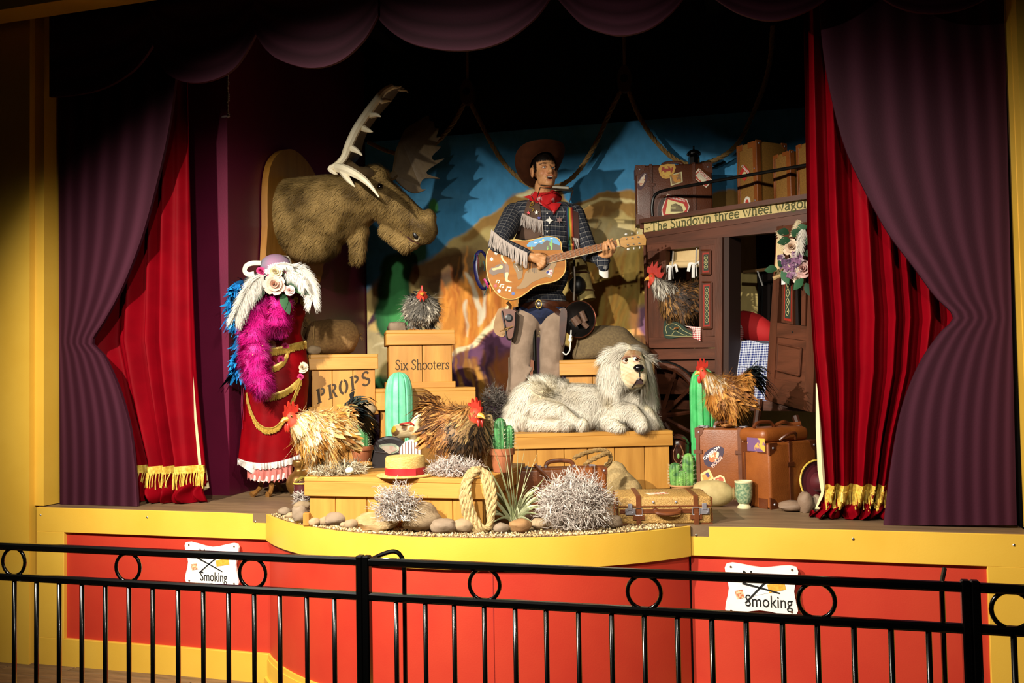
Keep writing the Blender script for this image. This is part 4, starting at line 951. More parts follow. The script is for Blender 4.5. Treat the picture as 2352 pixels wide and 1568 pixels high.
def suitcase(label, fr, w, d, h, body, trim, straps=(.25, .75), corners=True, handle='top', latches=True, dome=0.0, tiltx=0.0, name='suitcase', cat='suitcase', group=None, seam=.55):
    t = thing(name, label, cat, fr, group=group); t.rotation_euler = (tiltx, 0, fr.rz)
    part('shell', rbox((w / 2, d / 2, h / 2), (w, d, h), .014), body, t, smooth=True)
    # opening edge: two raised rims around the shell
    for k in (seam - .06, seam + .02):
        mb = MB(); y = d * k; e = .004; th = .010
        mb.box((w / 2, y, h + e / 2), (w - .02, th, e), bev=.001); mb.box((-e / 2, y, h / 2), (e, th, h - .03), bev=.001); mb.box((w + e / 2, y, h / 2), (e, th, h - .03), bev=.001)
        part('edge_binding', mb, trim, t)
    if corners:
        cs = min(w, h) * .17
        for sx in (0, 1):
            for sz in (0, 1):
                x0, z0 = (0 if not sx else w), (0 if not sz else h); ux, uz = (1 if not sx else -1), (1 if not sz else -1)
                pts = [(x0 - ux * .002, z0 - uz * .002), (x0 + ux * cs, z0 - uz * .002), (x0 + ux * cs * .82, z0 + uz * cs * .55), (x0 + ux * cs * .5, z0 + uz * cs * .86), (x0 - ux * .002, z0 + uz * cs * 1.05)]
                c = part('corner_patch', MB().prism(pts, -.003, .006), trim, t)
                part('rivet', MB().ell((x0 + ux * cs * .42, -.003, z0 + uz * cs * .42), (.0065, .005, .0065), None, 10, 6), rivm, c, smooth=True)
                for yy in (d * .25, d * .8):
                    mb = MB(); mb.box((x0 - ux * .0015, yy, z0 + uz * cs * .45), (.004, d * .3, cs * .9), bev=.001); part('corner_patch', mb, trim, t)
    for k in straps:
        x = w * k; sw = .022
        s = part('strap', MB().box((x, -.003, h / 2), (sw, .005, h - .004), bev=.001).box((x, d / 2, h + .003), (sw, d + .008, .005), bev=.001).box((x, d + .003, h / 2), (sw, .005, h - .01), bev=.001), trim, t)
        part('strap_keeper', MB().box((x, -.0055, h * .66), (sw * 2.3, .004, .022), bev=.001), trim, s)
        part('buckle', MB().tube([(x - .016, d * .35, h + .008), (x + .016, d * .35, h + .008), (x + .016, d * .6, h + .008), (x - .016, d * .6, h + .008), (x - .016, d * .35, h + .008)], .002, 5), rivm, s)
    if handle:
        mb = MB(); hw = min(.075, w * .2)
        mb.tube(cr([(w / 2 - hw, d / 2, h + .004), (w / 2 - hw * .8, d / 2, h + .028), (w / 2, d / 2, h + .036), (w / 2 + hw * .8, d / 2, h + .028), (w / 2 + hw, d / 2, h + .004)], 5, False), .0085, 8, flat=1.3)
        hd = part('handle', mb, trim, t, smooth=True)
        for sx in (-1, 1): part('handle_ring', MB().box((w / 2 + sx * hw, d / 2, h + .006), (.014, .022, .014), bev=.003), rivm, hd)
    if latches:
        for k in (.14, .86):
            l = part('latch', MB().box((w * k, d * .45, h + .0035), (.03, d * .22, .007), bev=.002), rivm, t)
            part('latch_tongue', MB().box((w * k, d * .62, h + .007), (.014, d * .2, .006), bev=.002), rivm, l)
    return t
# brown leather suitcase behind the big tumbleweed
S1, w1 = base_fr((1186, 1172), (1396, 1166), STZ)
t = suitcase('upright tan leather suitcase behind the big tumbleweed', S1, w1, .15, S1.q(1290, 1076).z, leather, strapm, straps=(.26, .86))
a, b = S1.q(1228, 1066), S1.q(1258, 1096); part('strap_end', MB().tube([(a.x, -.004, a.z), ((a.x + b.x) / 2, -.022, (a.z + b.z) / 2), (b.x, -.03, b.z)], .010, 4, flat=.25), strapm, t)
# woven suitcase lying flat
S2, w2 = base_fr((1420, 1205), (1636, 1203), STZ)
h2 = .128; d2 = .30
rootp = Vector(S2.P)
t = suitcase('woven cane suitcase with leather straps lying flat at the stage edge', Fr(rootp + S2.n * d2, S2.rz), w2, h2, d2, weave, strapm, straps=(.22, .83), tiltx=PI / 2, seam=.5, handle=None, latches=False)
# fittings on its front (handle side): local x, -z' plane -> built in the unrotated frame of the front
def on_front(mb): mb.v = [(x, z, d2 - y) for x, y, z in mb.v]; return mb       # (x, out, up) -> rotated local
mb = on_front(MB().tube(cr([(w2 * .40, -.004, .062), (w2 * .42, -.022, .056), (w2 * .53, -.03, .052), (w2 * .64, -.022, .056), (w2 * .66, -.004, .062)], 5, False), .0095, 8))
hd = part('handle', mb, strapm, t, smooth=True)
for k in (.40, .66):
    part('handle_plate', on_front(MB().prism([(w2 * k - .03, .062), (w2 * k, .048), (w2 * k + .03, .062), (w2 * k, .08)], -.003, .002)), strapm, hd)
    part('rivet', on_front(MB().ell((w2 * k, -.005, .062), (.009, .006, .009), None, 10, 6)), rivm, hd, smooth=True)
for k in (.13, .92):
    l = part('latch', on_front(MB().box((w2 * k, -.004, .060), (.046, .006, .030), bev=.002)), rivm, t)
    part('latch_hasp', on_front(MB().box((w2 * k, -.007, .082), (.022, .008, .032), bev=.003)), rivm, l)
    part('rivet', on_front(MB().ell((w2 * k + .013, -.008, .055), (.005, .004, .005), None, 8, 6)), rivm, l, smooth=True)
for k in (.38, .62): part('rivet', on_front(MB().ell((w2 * k, -.002, .103), (.006, .004, .006), None, 8, 6)), rivm, t, smooth=True)
for k in (.22, .83):
    part('strap_keeper', on_front(MB().box((w2 * k, -.006, .034), (.055, .004, .022), bev=.001)), strapm, t)
part('strap_tail', on_front(MB().box((w2 * .83 + .002, -.010, .01), (.021, .004, .09), bev=.001)), strapm, t)
part('strap_tail', on_front(MB().tube([(w2 * .83 + .002, -.012, -.03), (w2 * .83 + .004, -.016, -.055)], .0105, 4, flat=.2)), strapm, t)
part('seam_line', on_front(MB().box((w2 / 2, -.0015, .084), (w2 - .01, .005, .006), bev=.001)), strapm, t)
part('travel_sticker', MB().box((w2 * .45, h2 + .001, d2 * .62), (.10, .0015, .05), Matrix.Rotation(.3, 3, 'Y')), M('paper_pink', '#C96A62', hex2='#E6D8C0', scale=30, contrast=(.48, .52)), t)
# two leather cases by the wagon
S3, w3 = base_fr((1600, 1140), (1724, 1146), STZ)
h3 = S3.q(1650, 984).z
t = suitcase('tall tan leather suitcase with oval travel sticker, rooster standing on it', S3, w3, .17, h3, leather, strapm, straps=(.05, .83))
sticker(t, S3, [(1617, 1060), (1619, 1040), (1640, 1026), (1660, 1027), (1662, 1040), (1655, 1058), (1640, 1070), (1626, 1071)], '#3A2A3E', smooth=3, inner=('#E9D9B0', .52, '#D06A3A'), words=(('CAMERON', 1634, 1040, 34, 38, '#F0E4D8'), ('HOUSE', 1647, 1060, 24, 45, '#E8B0A0')))
sticker(t, S3, [(1605, 1090), (1629, 1076), (1640, 1098), (1616, 1116)], '#E8B878', inner=('#46365E', .6, '#D98A40'))
sticker(t, S3, [(1638, 1098), (1654, 1090), (1664, 1095), (1667, 1108), (1645, 1120)], '#D8CC96', inner=('#C8B880', .7, '#B0503A'))
S4P = PZ(1771, 1170, STZ); d4 = PZ(1729, 1160, STZ) - S4P; e4 = PZ(1905, 1152, STZ) - S4P
S4 = Fr(S4P, math.atan2(e4.y, e4.x)); hh4 = S4.q(1775, 1018).z
t = suitcase('big square leather trunk with a top flap next to the curtain', S4, .36, .2, hh4, leather, leatherd, straps=(.42,), handle=None, latches=False, name='leather_trunk', cat='trunk', seam=.9)
part('top_flap', rbox((.18, .13, hh4 + .035), (.35, .19, .075), .03), leather, t, smooth=True)
part('handle', MB().tube(cr([(.10, .02, hh4 + .012), (.13, -.005, hh4 + .04), (.19, -.005, hh4 + .045), (.22, .02, hh4 + .012)], 5, False), .008, 8), leatherd, t, smooth=True)
part('long_handle', MB().tube(cr([(.02, .12, hh4 + .076), (.05, .12, hh4 + .10), (.14, .12, hh4 + .1), (.17, .12, hh4 + .076)], 5, False), .009, 8), leatherd, t, smooth=True)
part('loose_strap', MB().tube(cr([(.18, .12, hh4 + .08), (.24, .11, hh4 + .098), (.3, .12, hh4 + .082), (.36, .1, hh4 + .085)], 5, False), .010, 4, flat=.3), strapm, t)
part('travel_sticker', MB().box((-.004, .085, hh4 - .01), (.004, .12, .07), bev=.001), M('paper_sun', '#D9A23A', hex2='#6A4A72', scale=14, contrast=(.45, .5)), t)
# ================================================================== THE WAGON
wagonm = M('wagon_wood', '#5A2E1A', rough=.5, hex2='#43210F', scale=6, stretch=(3, 3, .4), bump=.08, bscale=40)
wagonh = M('wagon_wood_rail', '#5C301C', rough=.5, hex2='#43210F', scale=6, stretch=(.4, 3, 3), bump=.08, bscale=40)
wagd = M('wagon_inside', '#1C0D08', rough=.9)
WP = PD(1487, 900, 6.36); WP.z = STZ
WG = Fr(WP, math.radians(-29.5))
wg = thing('show_wagon', 'brown wooden show wagon with a lettered signboard and open door', 'wagon', WG)
def wp(name, pts, d0, d1, mat, parent=wg, label=None): return part(name, MB().prism([WG.xz(*p) for p in pts], d0, d1), mat, parent, label=label)
zx = lambda x, y: WG.q(x, y)
wp('corner_post', [(1487, 535), (1530, 528), (1527, 775), (1490, 775)], 0, .05, wagonm)
wp('window_header', [(1487, 560), (1662, 536), (1662, 558), (1607, 566), (1530, 574), (1487, 578)], -.003, .045, wagonh)
wp('stile', [(1606, 540), (1662, 534), (1656, 770), (1606, 773)], .0, .05, wagonm)
wp('window_sill', [(1527, 755), (1610, 753), (1610, 775), (1527, 775)], -.006, .05, wagonh)
for a, b in ((772, 799), (800, 826), (827, 855)):
    wp('side_board', [(1490, a + 2), (1648, a), (1647, b - 1.5), (1491, b)], 0, .03, wagonh)
wp('side_board', [(1493, 856), (1647, 856), (1650, 905), (1500, 905)], .02, .04, wagonh)
wp('jamb', [(1646, 548), (1663, 545), (1661, 925), (1646, 925)], -.02, .06, wagonm)
wp('jamb', [(1663, 545), (1675, 543), (1673, 925), (1661, 925)], .0, .14, M('wagon_jamb_dark', '#2E170D', rough=.7))
wp('door_header', [(1487, 530), (1900, 472), (1900, 522), (1487, 562)], -.006, .05, wagonh)
wp('cornice', [(1478, 533), (1920, 466), (1920, 480), (1480, 548)], -.013, .0, wagonh)
wp('cornice', [(1478, 505), (1920, 438), (1920, 450), (1478, 514)], -.05, .02, wagonh)
sb = wp('signboard', [(1482, 513), (1920, 443), (1920, 470), (1482, 534)], -.014, .0, M('sign_cream', '#CDB87C', rough=.6, hex2='#BDA66A', scale=12))
a, b = zx(1498, 523), zx(1849, 467); wid = (b.x - a.x) * 29 / 28
serif_text(sb, 'The Sundown three wheel wagon', a.x, a.x + wid, a.z - .026, .085, -.0148, M('sign_green', '#4A4A22', rough=.7), w=.115, slope=(b.z - a.z) / (b.x - a.x))
# serifs and flourish of the sign lettering
a2 = zx(1490, 524); part('flourish', MB().tube(cr([(a2.x - .012, -.016, a2.z), (a2.x - .004, -.016, a2.z - .012), (a2.x + .006, -.016, a2.z), (a2.x + .016, -.016, a2.z + .004), (a2.x + .022, -.016, a2.z - .004)], 4, False), .0022, 5), M('sign_green', '#4A4A22'), sb)
zr = zx(1600, 490).z    # roof height
part('roof', MB().box((.75, .42, zr - .03), (1.55, .86, .03)), wagonh, wg)
part('floor_beam', MB().box((.75, .02, zx(1800, 940).z + .02), (1.5, .05, .06)), wagonh, wg)
zb = zx(1800, 940).z
part('wagon_floor', MB().box((.75, .42, zb + .02), (1.5, .8, .03)), wagd, wg)
part('end_wall', MB().box((-.012, .42, (zr + zb) / 2), (.02, .8, zr - zb)), wagonm, wg)
part('end_wall', MB().box((1.5, .42, (zr + zb) / 2), (.02, .8, zr - zb)), wagonm, wg)
for x0, x1 in ((0, .72), (1.12, 1.5)): part('back_wall', MB().box(((x0 + x1) / 2, .82, (zr + zb) / 2), (x1 - x0, .02, zr - zb)), wagd, wg)
part('back_wall', MB().box((.92, .82, zb + .25), (.4, .02, .5)), wagd, wg)
# window trim: rolled blind, ties, painted panels
blind = wp('rolled_blind', [(1532, 572), (1607, 562), (1607, 600), (1536, 606)], .06, .08, M('blind_canvas', '#C9AE7E', rough=.85, hex2='#B89A68', scale=10))
r0, r1 = zx(1530, 607), zx(1607, 604); part('blind_roll', MB().tube([(r0.x, .055, r0.z), (r1.x, .055, r1.z)], .024, 10), M('blind_canvas', '#C9AE7E'), blind, smooth=True)
tiem = M('white_ribbon', '#D8D6D2', rough=.7)
for (x, y0, y1) in ((1541, 576, 612), (1595, 566, 606)):
    A, B = zx(x, y0), zx(x - 2, y1)
    tie = part('blind_tie', MB().tube([(A.x, .028, A.z), (B.x, .026, B.z)], .009, 4, flat=.25), tiem, wg)
    for dx, dz in ((-.05, -.045), (.05, -.04), (-.012, -.09), (.016, -.085)):
        part('bow_tail', MB().tube(cr([(B.x, .024, B.z), (B.x + dx * .7, .012, B.z + .02 + dz * .3), (B.x + dx, .01, B.z + dz)], 3, False), [.006] * 3 + [.011] * 4, 4, flat=.2), tiem, tie)
frame_m = wagonm; redin = M('panel_red', '#8E2416', rough=.5); grn = M('panel_green', '#26352A', rough=.45); scroll = M('panel_scroll', '#B8AE78', rough=.5)
def scrolls(parent, xa, za, xb, zb_, n, y, wd):
    mb = MB(); L = Vector((xb - xa, 0, zb_ - za)); u = L.normalized(); v = Vector((u.z, 0, -u.x)); s = L.length / n
    for i in range(n):
        c = Vector((xa, y, za)) + u * (s * (i + .5))
        for sg in (-1, 1):
            pts = [c + v * sg * wd * math.sin(t_) * (1 - .3 * math.cos(2 * t_)) + u * s * .45 * math.cos(t_) for t_ in [PI * k / 8 for k in range(9)]]
            mb.tube(pts, .0018, 4)
        mb.ell(c, (.004, .002, .004), None, 6, 4)
    part('scrollwork', mb, scroll, parent)
for (xl, xr, yt, yb) in ((1613, 1634, 575, 630), (1615, 1636, 648, 754)):
    p = wp('painted_panel', [(xl, yt + 1), (xr, yt), (xr, yb), (xl, yb + 1)], -.012, .002, frame_m)
    part('red_border', MB().prism([WG.xz(*q) for q in ((xl + 3, yt + 6), (xr - 3, yt + 5), (xr - 3, yb - 5), (xl + 3, yb - 4))], -.0135, -.002), redin, p)
    part('green_field', MB().prism([WG.xz(*q) for q in ((xl + 6, yt + 10), (xr - 4, yt + 9), (xr - 4, yb - 9), (xl + 6, yb - 8))], -.015, -.004), grn, p)
    A, B = zx((xl + xr) / 2 + 1, yt + 12), zx((xl + xr) / 2 + 1, yb - 12); scrolls(p, A.x, A.z, B.x, B.z, 3 if yb - yt < 80 else 6, -.0165, .011)
    mb = MB()
    for q0, q1 in (((xl, yt), (xr, yt)), ((xl, yb), (xr, yb)), ((xl, yt), (xl, yb)), ((xr, yt), (xr, yb))):
        A, B = zx(*q0), zx(*q1); mb.tube([(A.x, -.014, A.z), (B.x, -.014, B.z)], .006, 4)
    part('panel_moulding', mb, frame_m, p)
p = wp('corner_bracket', cr([(1528, 737), (1545, 737), (1562, 742), (1580, 756), (1606, 772), (1567, 774), (1528, 775)], 3), -.008, .004, grn)
for pts in ([(1533, 766), (1531, 750), (1545, 743), (1560, 748), (1570, 758), (1590, 768)], [(1540, 752), (1548, 757), (1556, 751), (1562, 757)], [(1545, 768), (1552, 760), (1562, 764), (1570, 768), (1580, 770)], [(1531, 770), (1560, 772), (1598, 772)]):
    part('scrollwork', MB().tube([(WG.q(*q).x, -.009, WG.q(*q).z) for q in cr(pts, 4, False)], .0018, 4), scroll, p)
# roof rail
rp = [WG.q(*q) for q in cr([(1503, 497), (1502, 475), (1508, 450), (1530, 438), (1600, 425), (1700, 407), (1850, 381), (1920, 369)], 5, False)]
part('roof_rail', MB().tube([(v.x, -.02, v.z) for v in rp], .011, 8), M('black_iron', '#0B0B0B', rough=.4, metal=.3), wg, smooth=True)
# wheel
hub = WG.q(1528, 955); whR = .345; wy = -.05
wl = part('wheel_rim', MB().tube([(hub.x + whR * math.cos(2 * PI * i / 40), wy, hub.z + whR * math.sin(2 * PI * i / 40)) for i in range(41)], .026, 8, cap=False), wagonm, wg, smooth=True)
part('tyre', MB().tube([(hub.x + (whR + .026) * math.cos(2 * PI * i / 40), wy, hub.z + (whR + .026) * math.sin(2 * PI * i / 40)) for i in range(41)], .010, 6, cap=False), M('black_iron', '#0B0B0B'), wl, smooth=True)
for i in range(12):
    q = 2 * PI * i / 12 + .13; part('spoke', MB().tube([(hub.x + .05 * math.cos(q), wy, hub.z + .05 * math.sin(q)), (hub.x + (whR - .01) * math.cos(q), wy, hub.z + (whR - .01) * math.sin(q))], [.016, .012], 6), wagonm, wl, smooth=True)
part('hub', MB().lathe([(.03, -.09), (.055, -.06), (.06, 0), (.055, .06), (.03, .07)], 16, c=(hub.x, wy, hub.z), ax=Matrix.Rotation(PI / 2, 3, 'X')), wagonm, wl, smooth=True)
for (p0, p1) in (((1748, 915), (1733, 985)), ((1830, 955), (1878, 985)), ((1800, 985), (1838, 950))):
    A, B = WG.q(*p0), WG.q(*p1); part('strut', MB().tube([(A.x, -.02, A.z), (B.x, -.06, B.z - .25)], .022, 8), wagonm, wg, smooth=True)
# tilted open door
DP = WG.P + Matrix.Rotation(WG.rz, 3, 'Z') @ WG.q(1760, 918); dv = -ray(110, 852); DR = Fr(Vector((DP.x, DP.y, STZ)), math.atan2(dv.y, dv.x))
dr = thing('wagon_door', 'sagging brown panelled wagon door hanging open beside the curtain', 'door', DR)
def dp(name, pts, y0, y1, mat, parent=dr): return part(name, MB().prism([DR.xz(*p) for p in pts], y0, y1), mat, parent)
dp('stile', [(1784, 520), (1797, 518), (1775, 923), (1757, 918)], 0, .035, wagonm)
dp('stile', [(1862, 505), (1880, 505), (1866, 947), (1846, 942)], 0, .035, wagonm)
dp('bottom_rail', [(1772, 868), (1856, 884), (1853, 944), (1770, 922)], .002, .033, wagonh)
dp('middle_rail', [(1778, 740), (1858, 750), (1857, 783), (1777, 772)], .002, .033, wagonh)
dp('top_rail', [(1790, 520), (1875, 506), (1872, 560), (1786, 560)], .002, .033, wagonh)
dp('door_panel', [(1775, 770), (1858, 782), (1856, 886), (1770, 870)], .012, .026, wagonh)
fpn = dp('raised_panel', [(1789, 790), (1841, 802), (1836, 862), (1785, 848)], -.004, .02, wagonh)
for q0, q1 in (((1788, 789), (1841, 800)), ((1841, 800), (1836, 862)), ((1836, 862), (1784, 849)), ((1784, 849), (1788, 789))):
    A, B = DR.q(*q0), DR.q(*q1); part('panel_moulding', MB().tube([(A.x, -.004, A.z), (B.x, -.004, B.z)], .007, 6), wagonm, fpn)
for x0 in (1790, 1828): dp('bar', [(x0 + 12, 560), (x0 + 22, 560), (x0 + 20, 748), (x0 + 10, 746)], .006, .03, wagonm)
pp = dp('painted_panel', [(1800, 600), (1824, 598), (1824, 745), (1797, 740)], -.008, .012, wagonm)
dp('red_border', [(1805, 640), (1822, 640), (1820, 738), (1803, 735)], -.011, 0, redin, pp)
dp('green_field', [(1808, 600), (1821, 600), (1819, 732), (1806, 730)], -.0125, 0, grn, pp)
A, B = DR.q(1814, 640), DR.q(1812, 726); scrolls(pp, A.x, A.z, B.x, B.z, 4, -.014, .010)
part('screw_hole', MB().lathe([(.005, 0), (.005, .003)], 8, c=tuple(DR.q(1820, 762, -.002)), ax=Matrix.Rotation(PI / 2, 3, 'X')), gap, dr)
# bed inside: blanket, pillows, curtain rod
bl0 = WG
G = []
for i in range(15):
    v = i / 14; row = []
    for j in range(31):
        u = j / 30; x = 1660 + 112 * u; y = 785 + (925 - 785) * v + 4 * math.sin(9 * u)
        p = WG.q(x, y, .16 + .02 * math.sin(2 * PI * 5 * u + 2 * v) * (0.4 + .6 * v) - .10 * v); row.append(p)
    G.append(row)
top = [[Vector((p.x, p.y + .45 * (1 - k / 3), p.z + .0)) for p in G[0]] for k in range(3)]
mb = MB().sheet(top + G, (0, .008, 0)); solo('gingham_blanket', mb, MCHK('blue_gingham', '#22306E', '#C9CEDC', 62), 'blue and white gingham blanket hanging over the wagon bed', 'blanket', WG, smooth=True)
c = WG.q(1728, 752, .42); mb = MB().ell(c, (.17, .09, .10), Matrix.Rotation(math.radians(24), 3, 'Y'), 24, 14, lambda d: 1 + .12 * abs(d.x) ** 3 + .05 * noise.noise(d * 3))
solo('red_pillow', mb, M('red_cotton', '#A80F12', rough=.8, bump=.1, bscale=20), 'plump red pillow leaning on the wagon bed', 'pillow', WG, smooth=True)
c = WG.q(1690, 765, .30); mb = MB().ell(c, (.05, .06, .085), None, 16, 10, lambda d: 1 + .1 * noise.noise(d * 3))
solo('gingham_pillow', mb, MCHK('red_gingham', '#A31A1E', '#D8CFC8', 70), 'small red gingham pillow beside the red pillow in the wagon', 'pillow', WG, smooth=True)
A = WG.q(1590, 758, -.012); G = [[WG.q(1573 + 36 * u + (14 * v if u < .5 else 0), 748 + 3 * u + v * (20 if u > .4 else 6) + 12 * u * v, -.012 - .012 * v) for u in (0, .25, .5, .75, 1)] for v in (0, .33, .66, 1)]
solo('gingham_napkin', MB().sheet(G, (0, .003, 0)), MCHK('red_gingham', '#A31A1E', '#D8CFC8', 70), 'red gingham cloth poking over the wagon window sill', 'cloth', WG, smooth=True)
rod = thing('curtain_rod', 'wooden rod with a white ribbon inside the wagon', 'rod', WG)
A, B = WG.q(1708, 625, .5), WG.q(1790, 615, .5); part('rod', MB().tube([A, B], .012, 8), M('pale_dowel', '#7A5A34', rough=.6), rod, smooth=True)
A, B = WG.q(1740, 622, .48), WG.q(1752, 656, .48); part('ribbon', MB().tube([A, A.lerp(B, .5), B], .012, 4, flat=.2), tiem, rod)
for x in (1744, 1752): A, B = WG.q(x, 630, .5), WG.q(x - 2, 800, .5); part('bed_bar', MB().tube([A, B], .006, 6), M('black_iron', '#0B0B0B'), rod)
# ---- luggage on the roof
def roof_fr(px, depth, rz=None): P = PD(px, 480, depth); P.z = STZ + zr - .012; return Fr(P, rz)
R1 = roof_fr(1462, 6.42); R1 = roof_fr(1462, 6.42, R1.rz + .05); wR = R1.q(1637, 440).x; hR = R1.q(1540, 377).z
t = suitcase('dark brown leather suitcase covered in travel stickers on the wagon roof', R1, wR, .20, hR, leatherd, leatherd, straps=(.2, .76))
sticker(t, R1, [(1464, 425), (1472, 402), (1484, 396), (1487, 408), (1478, 430), (1467, 436)], '#4A2A34', smooth=3, inner=('#D8C0A0', .55, '#B8503A'), words=(('CAMERON', 1474, 410, 26, 52, '#E8D8CC'),))
sticker(t, R1, [(1516, 380), (1550, 377), (1549, 395), (1538, 409), (1522, 409), (1514, 396)], '#D0A048', smooth=2, inner=('#A03A2A', .7, '#D8B050'))
sticker(t, R1, [(1538, 402), (1566, 394), (1568, 418), (1541, 427)], '#C8C090', inner=('#8A6A44', .8, '#C88A3A'))
sticker(t, R1, [(1605, 386), (1637, 414), (1622, 431), (1590, 405)], '#E0D4BC', inner=('#B8402C', .88), words=(('MONTREUX', 1617, 403, 34, -42, '#F0E6D8'), ('EDEN', 1612, 414, 18, -42, '#F4ECC8')), extra=(([(1597, 403), (1605, 396), (1624, 413), (1617, 420)], '#D8CDB4'),))
sticker(t, R1, [(1532, 445), (1578, 458), (1584, 474), (1578, 492), (1522, 498), (1519, 482)], '#D8CDB8', inner=('#B83028', .93), words=(('HOTEL DU RUTLI', 1554, 457, 38, -16, '#F0E6DA'),), extra=(([(1534, 458), (1570, 468), (1576, 480), (1568, 490), (1528, 492)], '#E6D89A'), ([(1541, 470), (1552, 467), (1566, 474), (1570, 486), (1540, 486)], '#6A5048')))
def trunk(label, px, depth, rot, w, d, ytop, st=()):
    fr = roof_fr(px, depth); fr = Fr(fr.P, fr.rz + math.radians(rot)); h = fr.q(px, ytop).z
    t = suitcase(label, fr, w, d, h, canvas, leather, straps=(), handle=None, latches=False, seam=.9, name='canvas_trunk', cat='trunk')
    part('edge_strip', MB().box((.014, -.002, h / 2), (.035, .006, h - .01), bev=.001), leather, t); part('edge_strip', MB().box((-.002, .014, h / 2), (.006, .035, h - .01), bev=.001), leather, t)
    return t, fr
t, fr = trunk('tall tan canvas trunk with a red liner label on the wagon roof', 1741, 5.95, 42, .26, .2, 322)
for k in (.2, .5, .8): part('rivet', MB().ell((-.004, .02, .35 * k), (.005, .006, .006), None, 8, 6), rivm, t, smooth=True)
for zc, yy, sz, c1, c2 in ((.27, .12, .055, '#B8322A', '#C8C090'), (.07, .1, .04, '#D8D0C0', '#B83A2E')):
    s = part('travel_sticker', MB().prism([(-sz, zc), (0, zc - sz), (sz, zc), (0, zc + sz)] if zc > .2 else [(sz * .8 * math.cos(q * .4), zc + sz * math.sin(q * .4)) for q in range(16)], -.002, -.0006, lambda v: Vector((v.y, yy - v.x, v.z))), M('paper_' + c1[1:], c1, rough=.5), t)
    part('sticker_print', MB().prism([(-sz * .5, zc - .01), (0, zc - sz * .6), (sz * .4, zc), (0, zc + sz * .2)] if zc > .2 else [(sz * .4 * math.cos(q * .4), zc + sz * .5 * math.sin(q * .4)) for q in range(16)], -.003, -.0014, lambda v: Vector((v.y, yy - v.x, v.z))), M('paper_' + c2[1:], c2, rough=.5), s)
    if zc > .2:
        me = text_mesh('CUNARD', .022, .0004, .0004); V = verts_np(me); a45 = -PI / 4
        W_ = np.stack([-.0034 - V[:, 2], yy - .012 - (V[:, 0] * math.cos(a45) - V[:, 1] * math.sin(a45)), zc + .022 + V[:, 0] * math.sin(a45) + V[:, 1] * math.cos(a45)], 1)
        me.vertices.foreach_set('co', W_.astype(np.float32).ravel()); me.materials.clear(); me.materials.append(M('paper_F0E6DA', '#F0E6DA')); me.update(); link('lettering', me, s)
t, fr = trunk('shorter tan canvas trunk between the tall trunk and the curtain', 1818, 5.72, 40, .16, .17, 345)
t, fr = trunk('tan canvas trunk half hidden behind the red curtain on the roof', 1874, 5.45, 40, .16, .17, 320)
LN = PD(1594, 372, 6.5); LN.z = STZ + zr; ln = thing('roof_lantern', 'black metal lantern standing behind the dark suitcase on the roof', 'lantern', Fr(LN)); lf = Fr(LN)
z0 = 0; z1 = lf.q(1594, 340).z; bi = M('black_enamel', '#0A0A0B', rough=.2, coat=.5)
part('body', MB().lathe([(.04, 0), (.042, z1 * .2), (.04, z1 - .07), (.036, z1 - .06)], 8), bi, ln)
part('cap', MB().lathe(cr([(.02, z1 - .06), (.05, z1 - .05), (.048, z1 - .035), (.03, z1 - .018), (.008, z1 - .01), (.006, z1 + .012), (.002, z1 + .014)], 3, False), 16), bi, ln, smooth=True)
# ---- jug, cup, sombrero
JP = PZ(1650, 1166, STZ); JF = Fr(JP + Vector((0, .06, 0))); jm = JF.m
prof = cr([(.001, -52), (16, -50), (25, -36), (27, -15), (25, 8), (17, 22), (11, 28), (10.5, 31), (11, 33), (13, 38), (13.5, 50), (12, 54), (10, 54)], 4, False)
mb = MB().lathe([(max(r, .2) * jm, z * jm) for r, z in prof], 24, c=(0, 0, 26 * jm), ax=Matrix.Rotation(math.radians(90), 3, 'Y'))
jt = thing('clay_jug', 'pale clay jug lying on its side by the woven suitcase', 'jug', JF)
part('jug_body', mb, M('pale_clay', '#B5A06C', rough=.75, hex2='#A4905E', scale=20, bump=.1), jt, smooth=True)
part('cord', MB().tube([(30 * jm, 13 * jm * math.cos(q * .45), 26 * jm + 13 * jm * math.sin(q * .45)) for q in range(15)] + [(36 * jm, 0, 42 * jm), (40 * jm, -.003, 40 * jm)], .0025, 5), M('jute', '#8C6E40', rough=.9), jt)
CPp = PZ(1709, 1168, STZ); CF = Fr(CPp + Vector((0, .03, 0))); cm_ = CF.m
ct = thing('goblet', 'mottled green ceramic goblet with cream rim beside the leather trunk', 'goblet', CF)
part('bowl', MB().lathe([(r * cm_, z * cm_) for r, z in cr([(9, 8), (13, 12), (16.5, 24), (17, 38), (17.3, 52), (16, 52.5), (15.5, 40), (12, 18), (1, 14)], 4, False)], 24), M('mottled_green', '#98A47E', rough=.4, hex2='#5E7A5E', scale=90, contrast=(.42, .58), coat=.3), ct, smooth=True)
part('rim', MB().lathe([(r * cm_, z * cm_) for r, z in [(17.4, 50.5), (18, 52.5), (17.4, 54), (15.6, 54), (15.4, 51)]], 24), M('cream_glaze', '#CFC49A', rough=.35), ct, smooth=True)
part('foot', MB().lathe([(r * cm_, z * cm_) for r, z in [(13.5, 0), (13.5, 3), (11, 5), (9.5, 9), (2, 9.5)]], 24), M('cream_glaze', '#CFC49A'), ct, smooth=True)
SP = PZ(1872, 1160, STZ); SF = Fr(SP + Vector((.02, .03, 0)), None); SF = Fr(SF.P, SF.rz + .6); sm_ = SF.m
sv = thing('velvet_sombrero', 'maroon velvet sombrero with gold edging leaning against the trunk', 'hat', SF)
R_ = .115; rot = Matrix.Rotation(math.radians(80), 3, 'X')
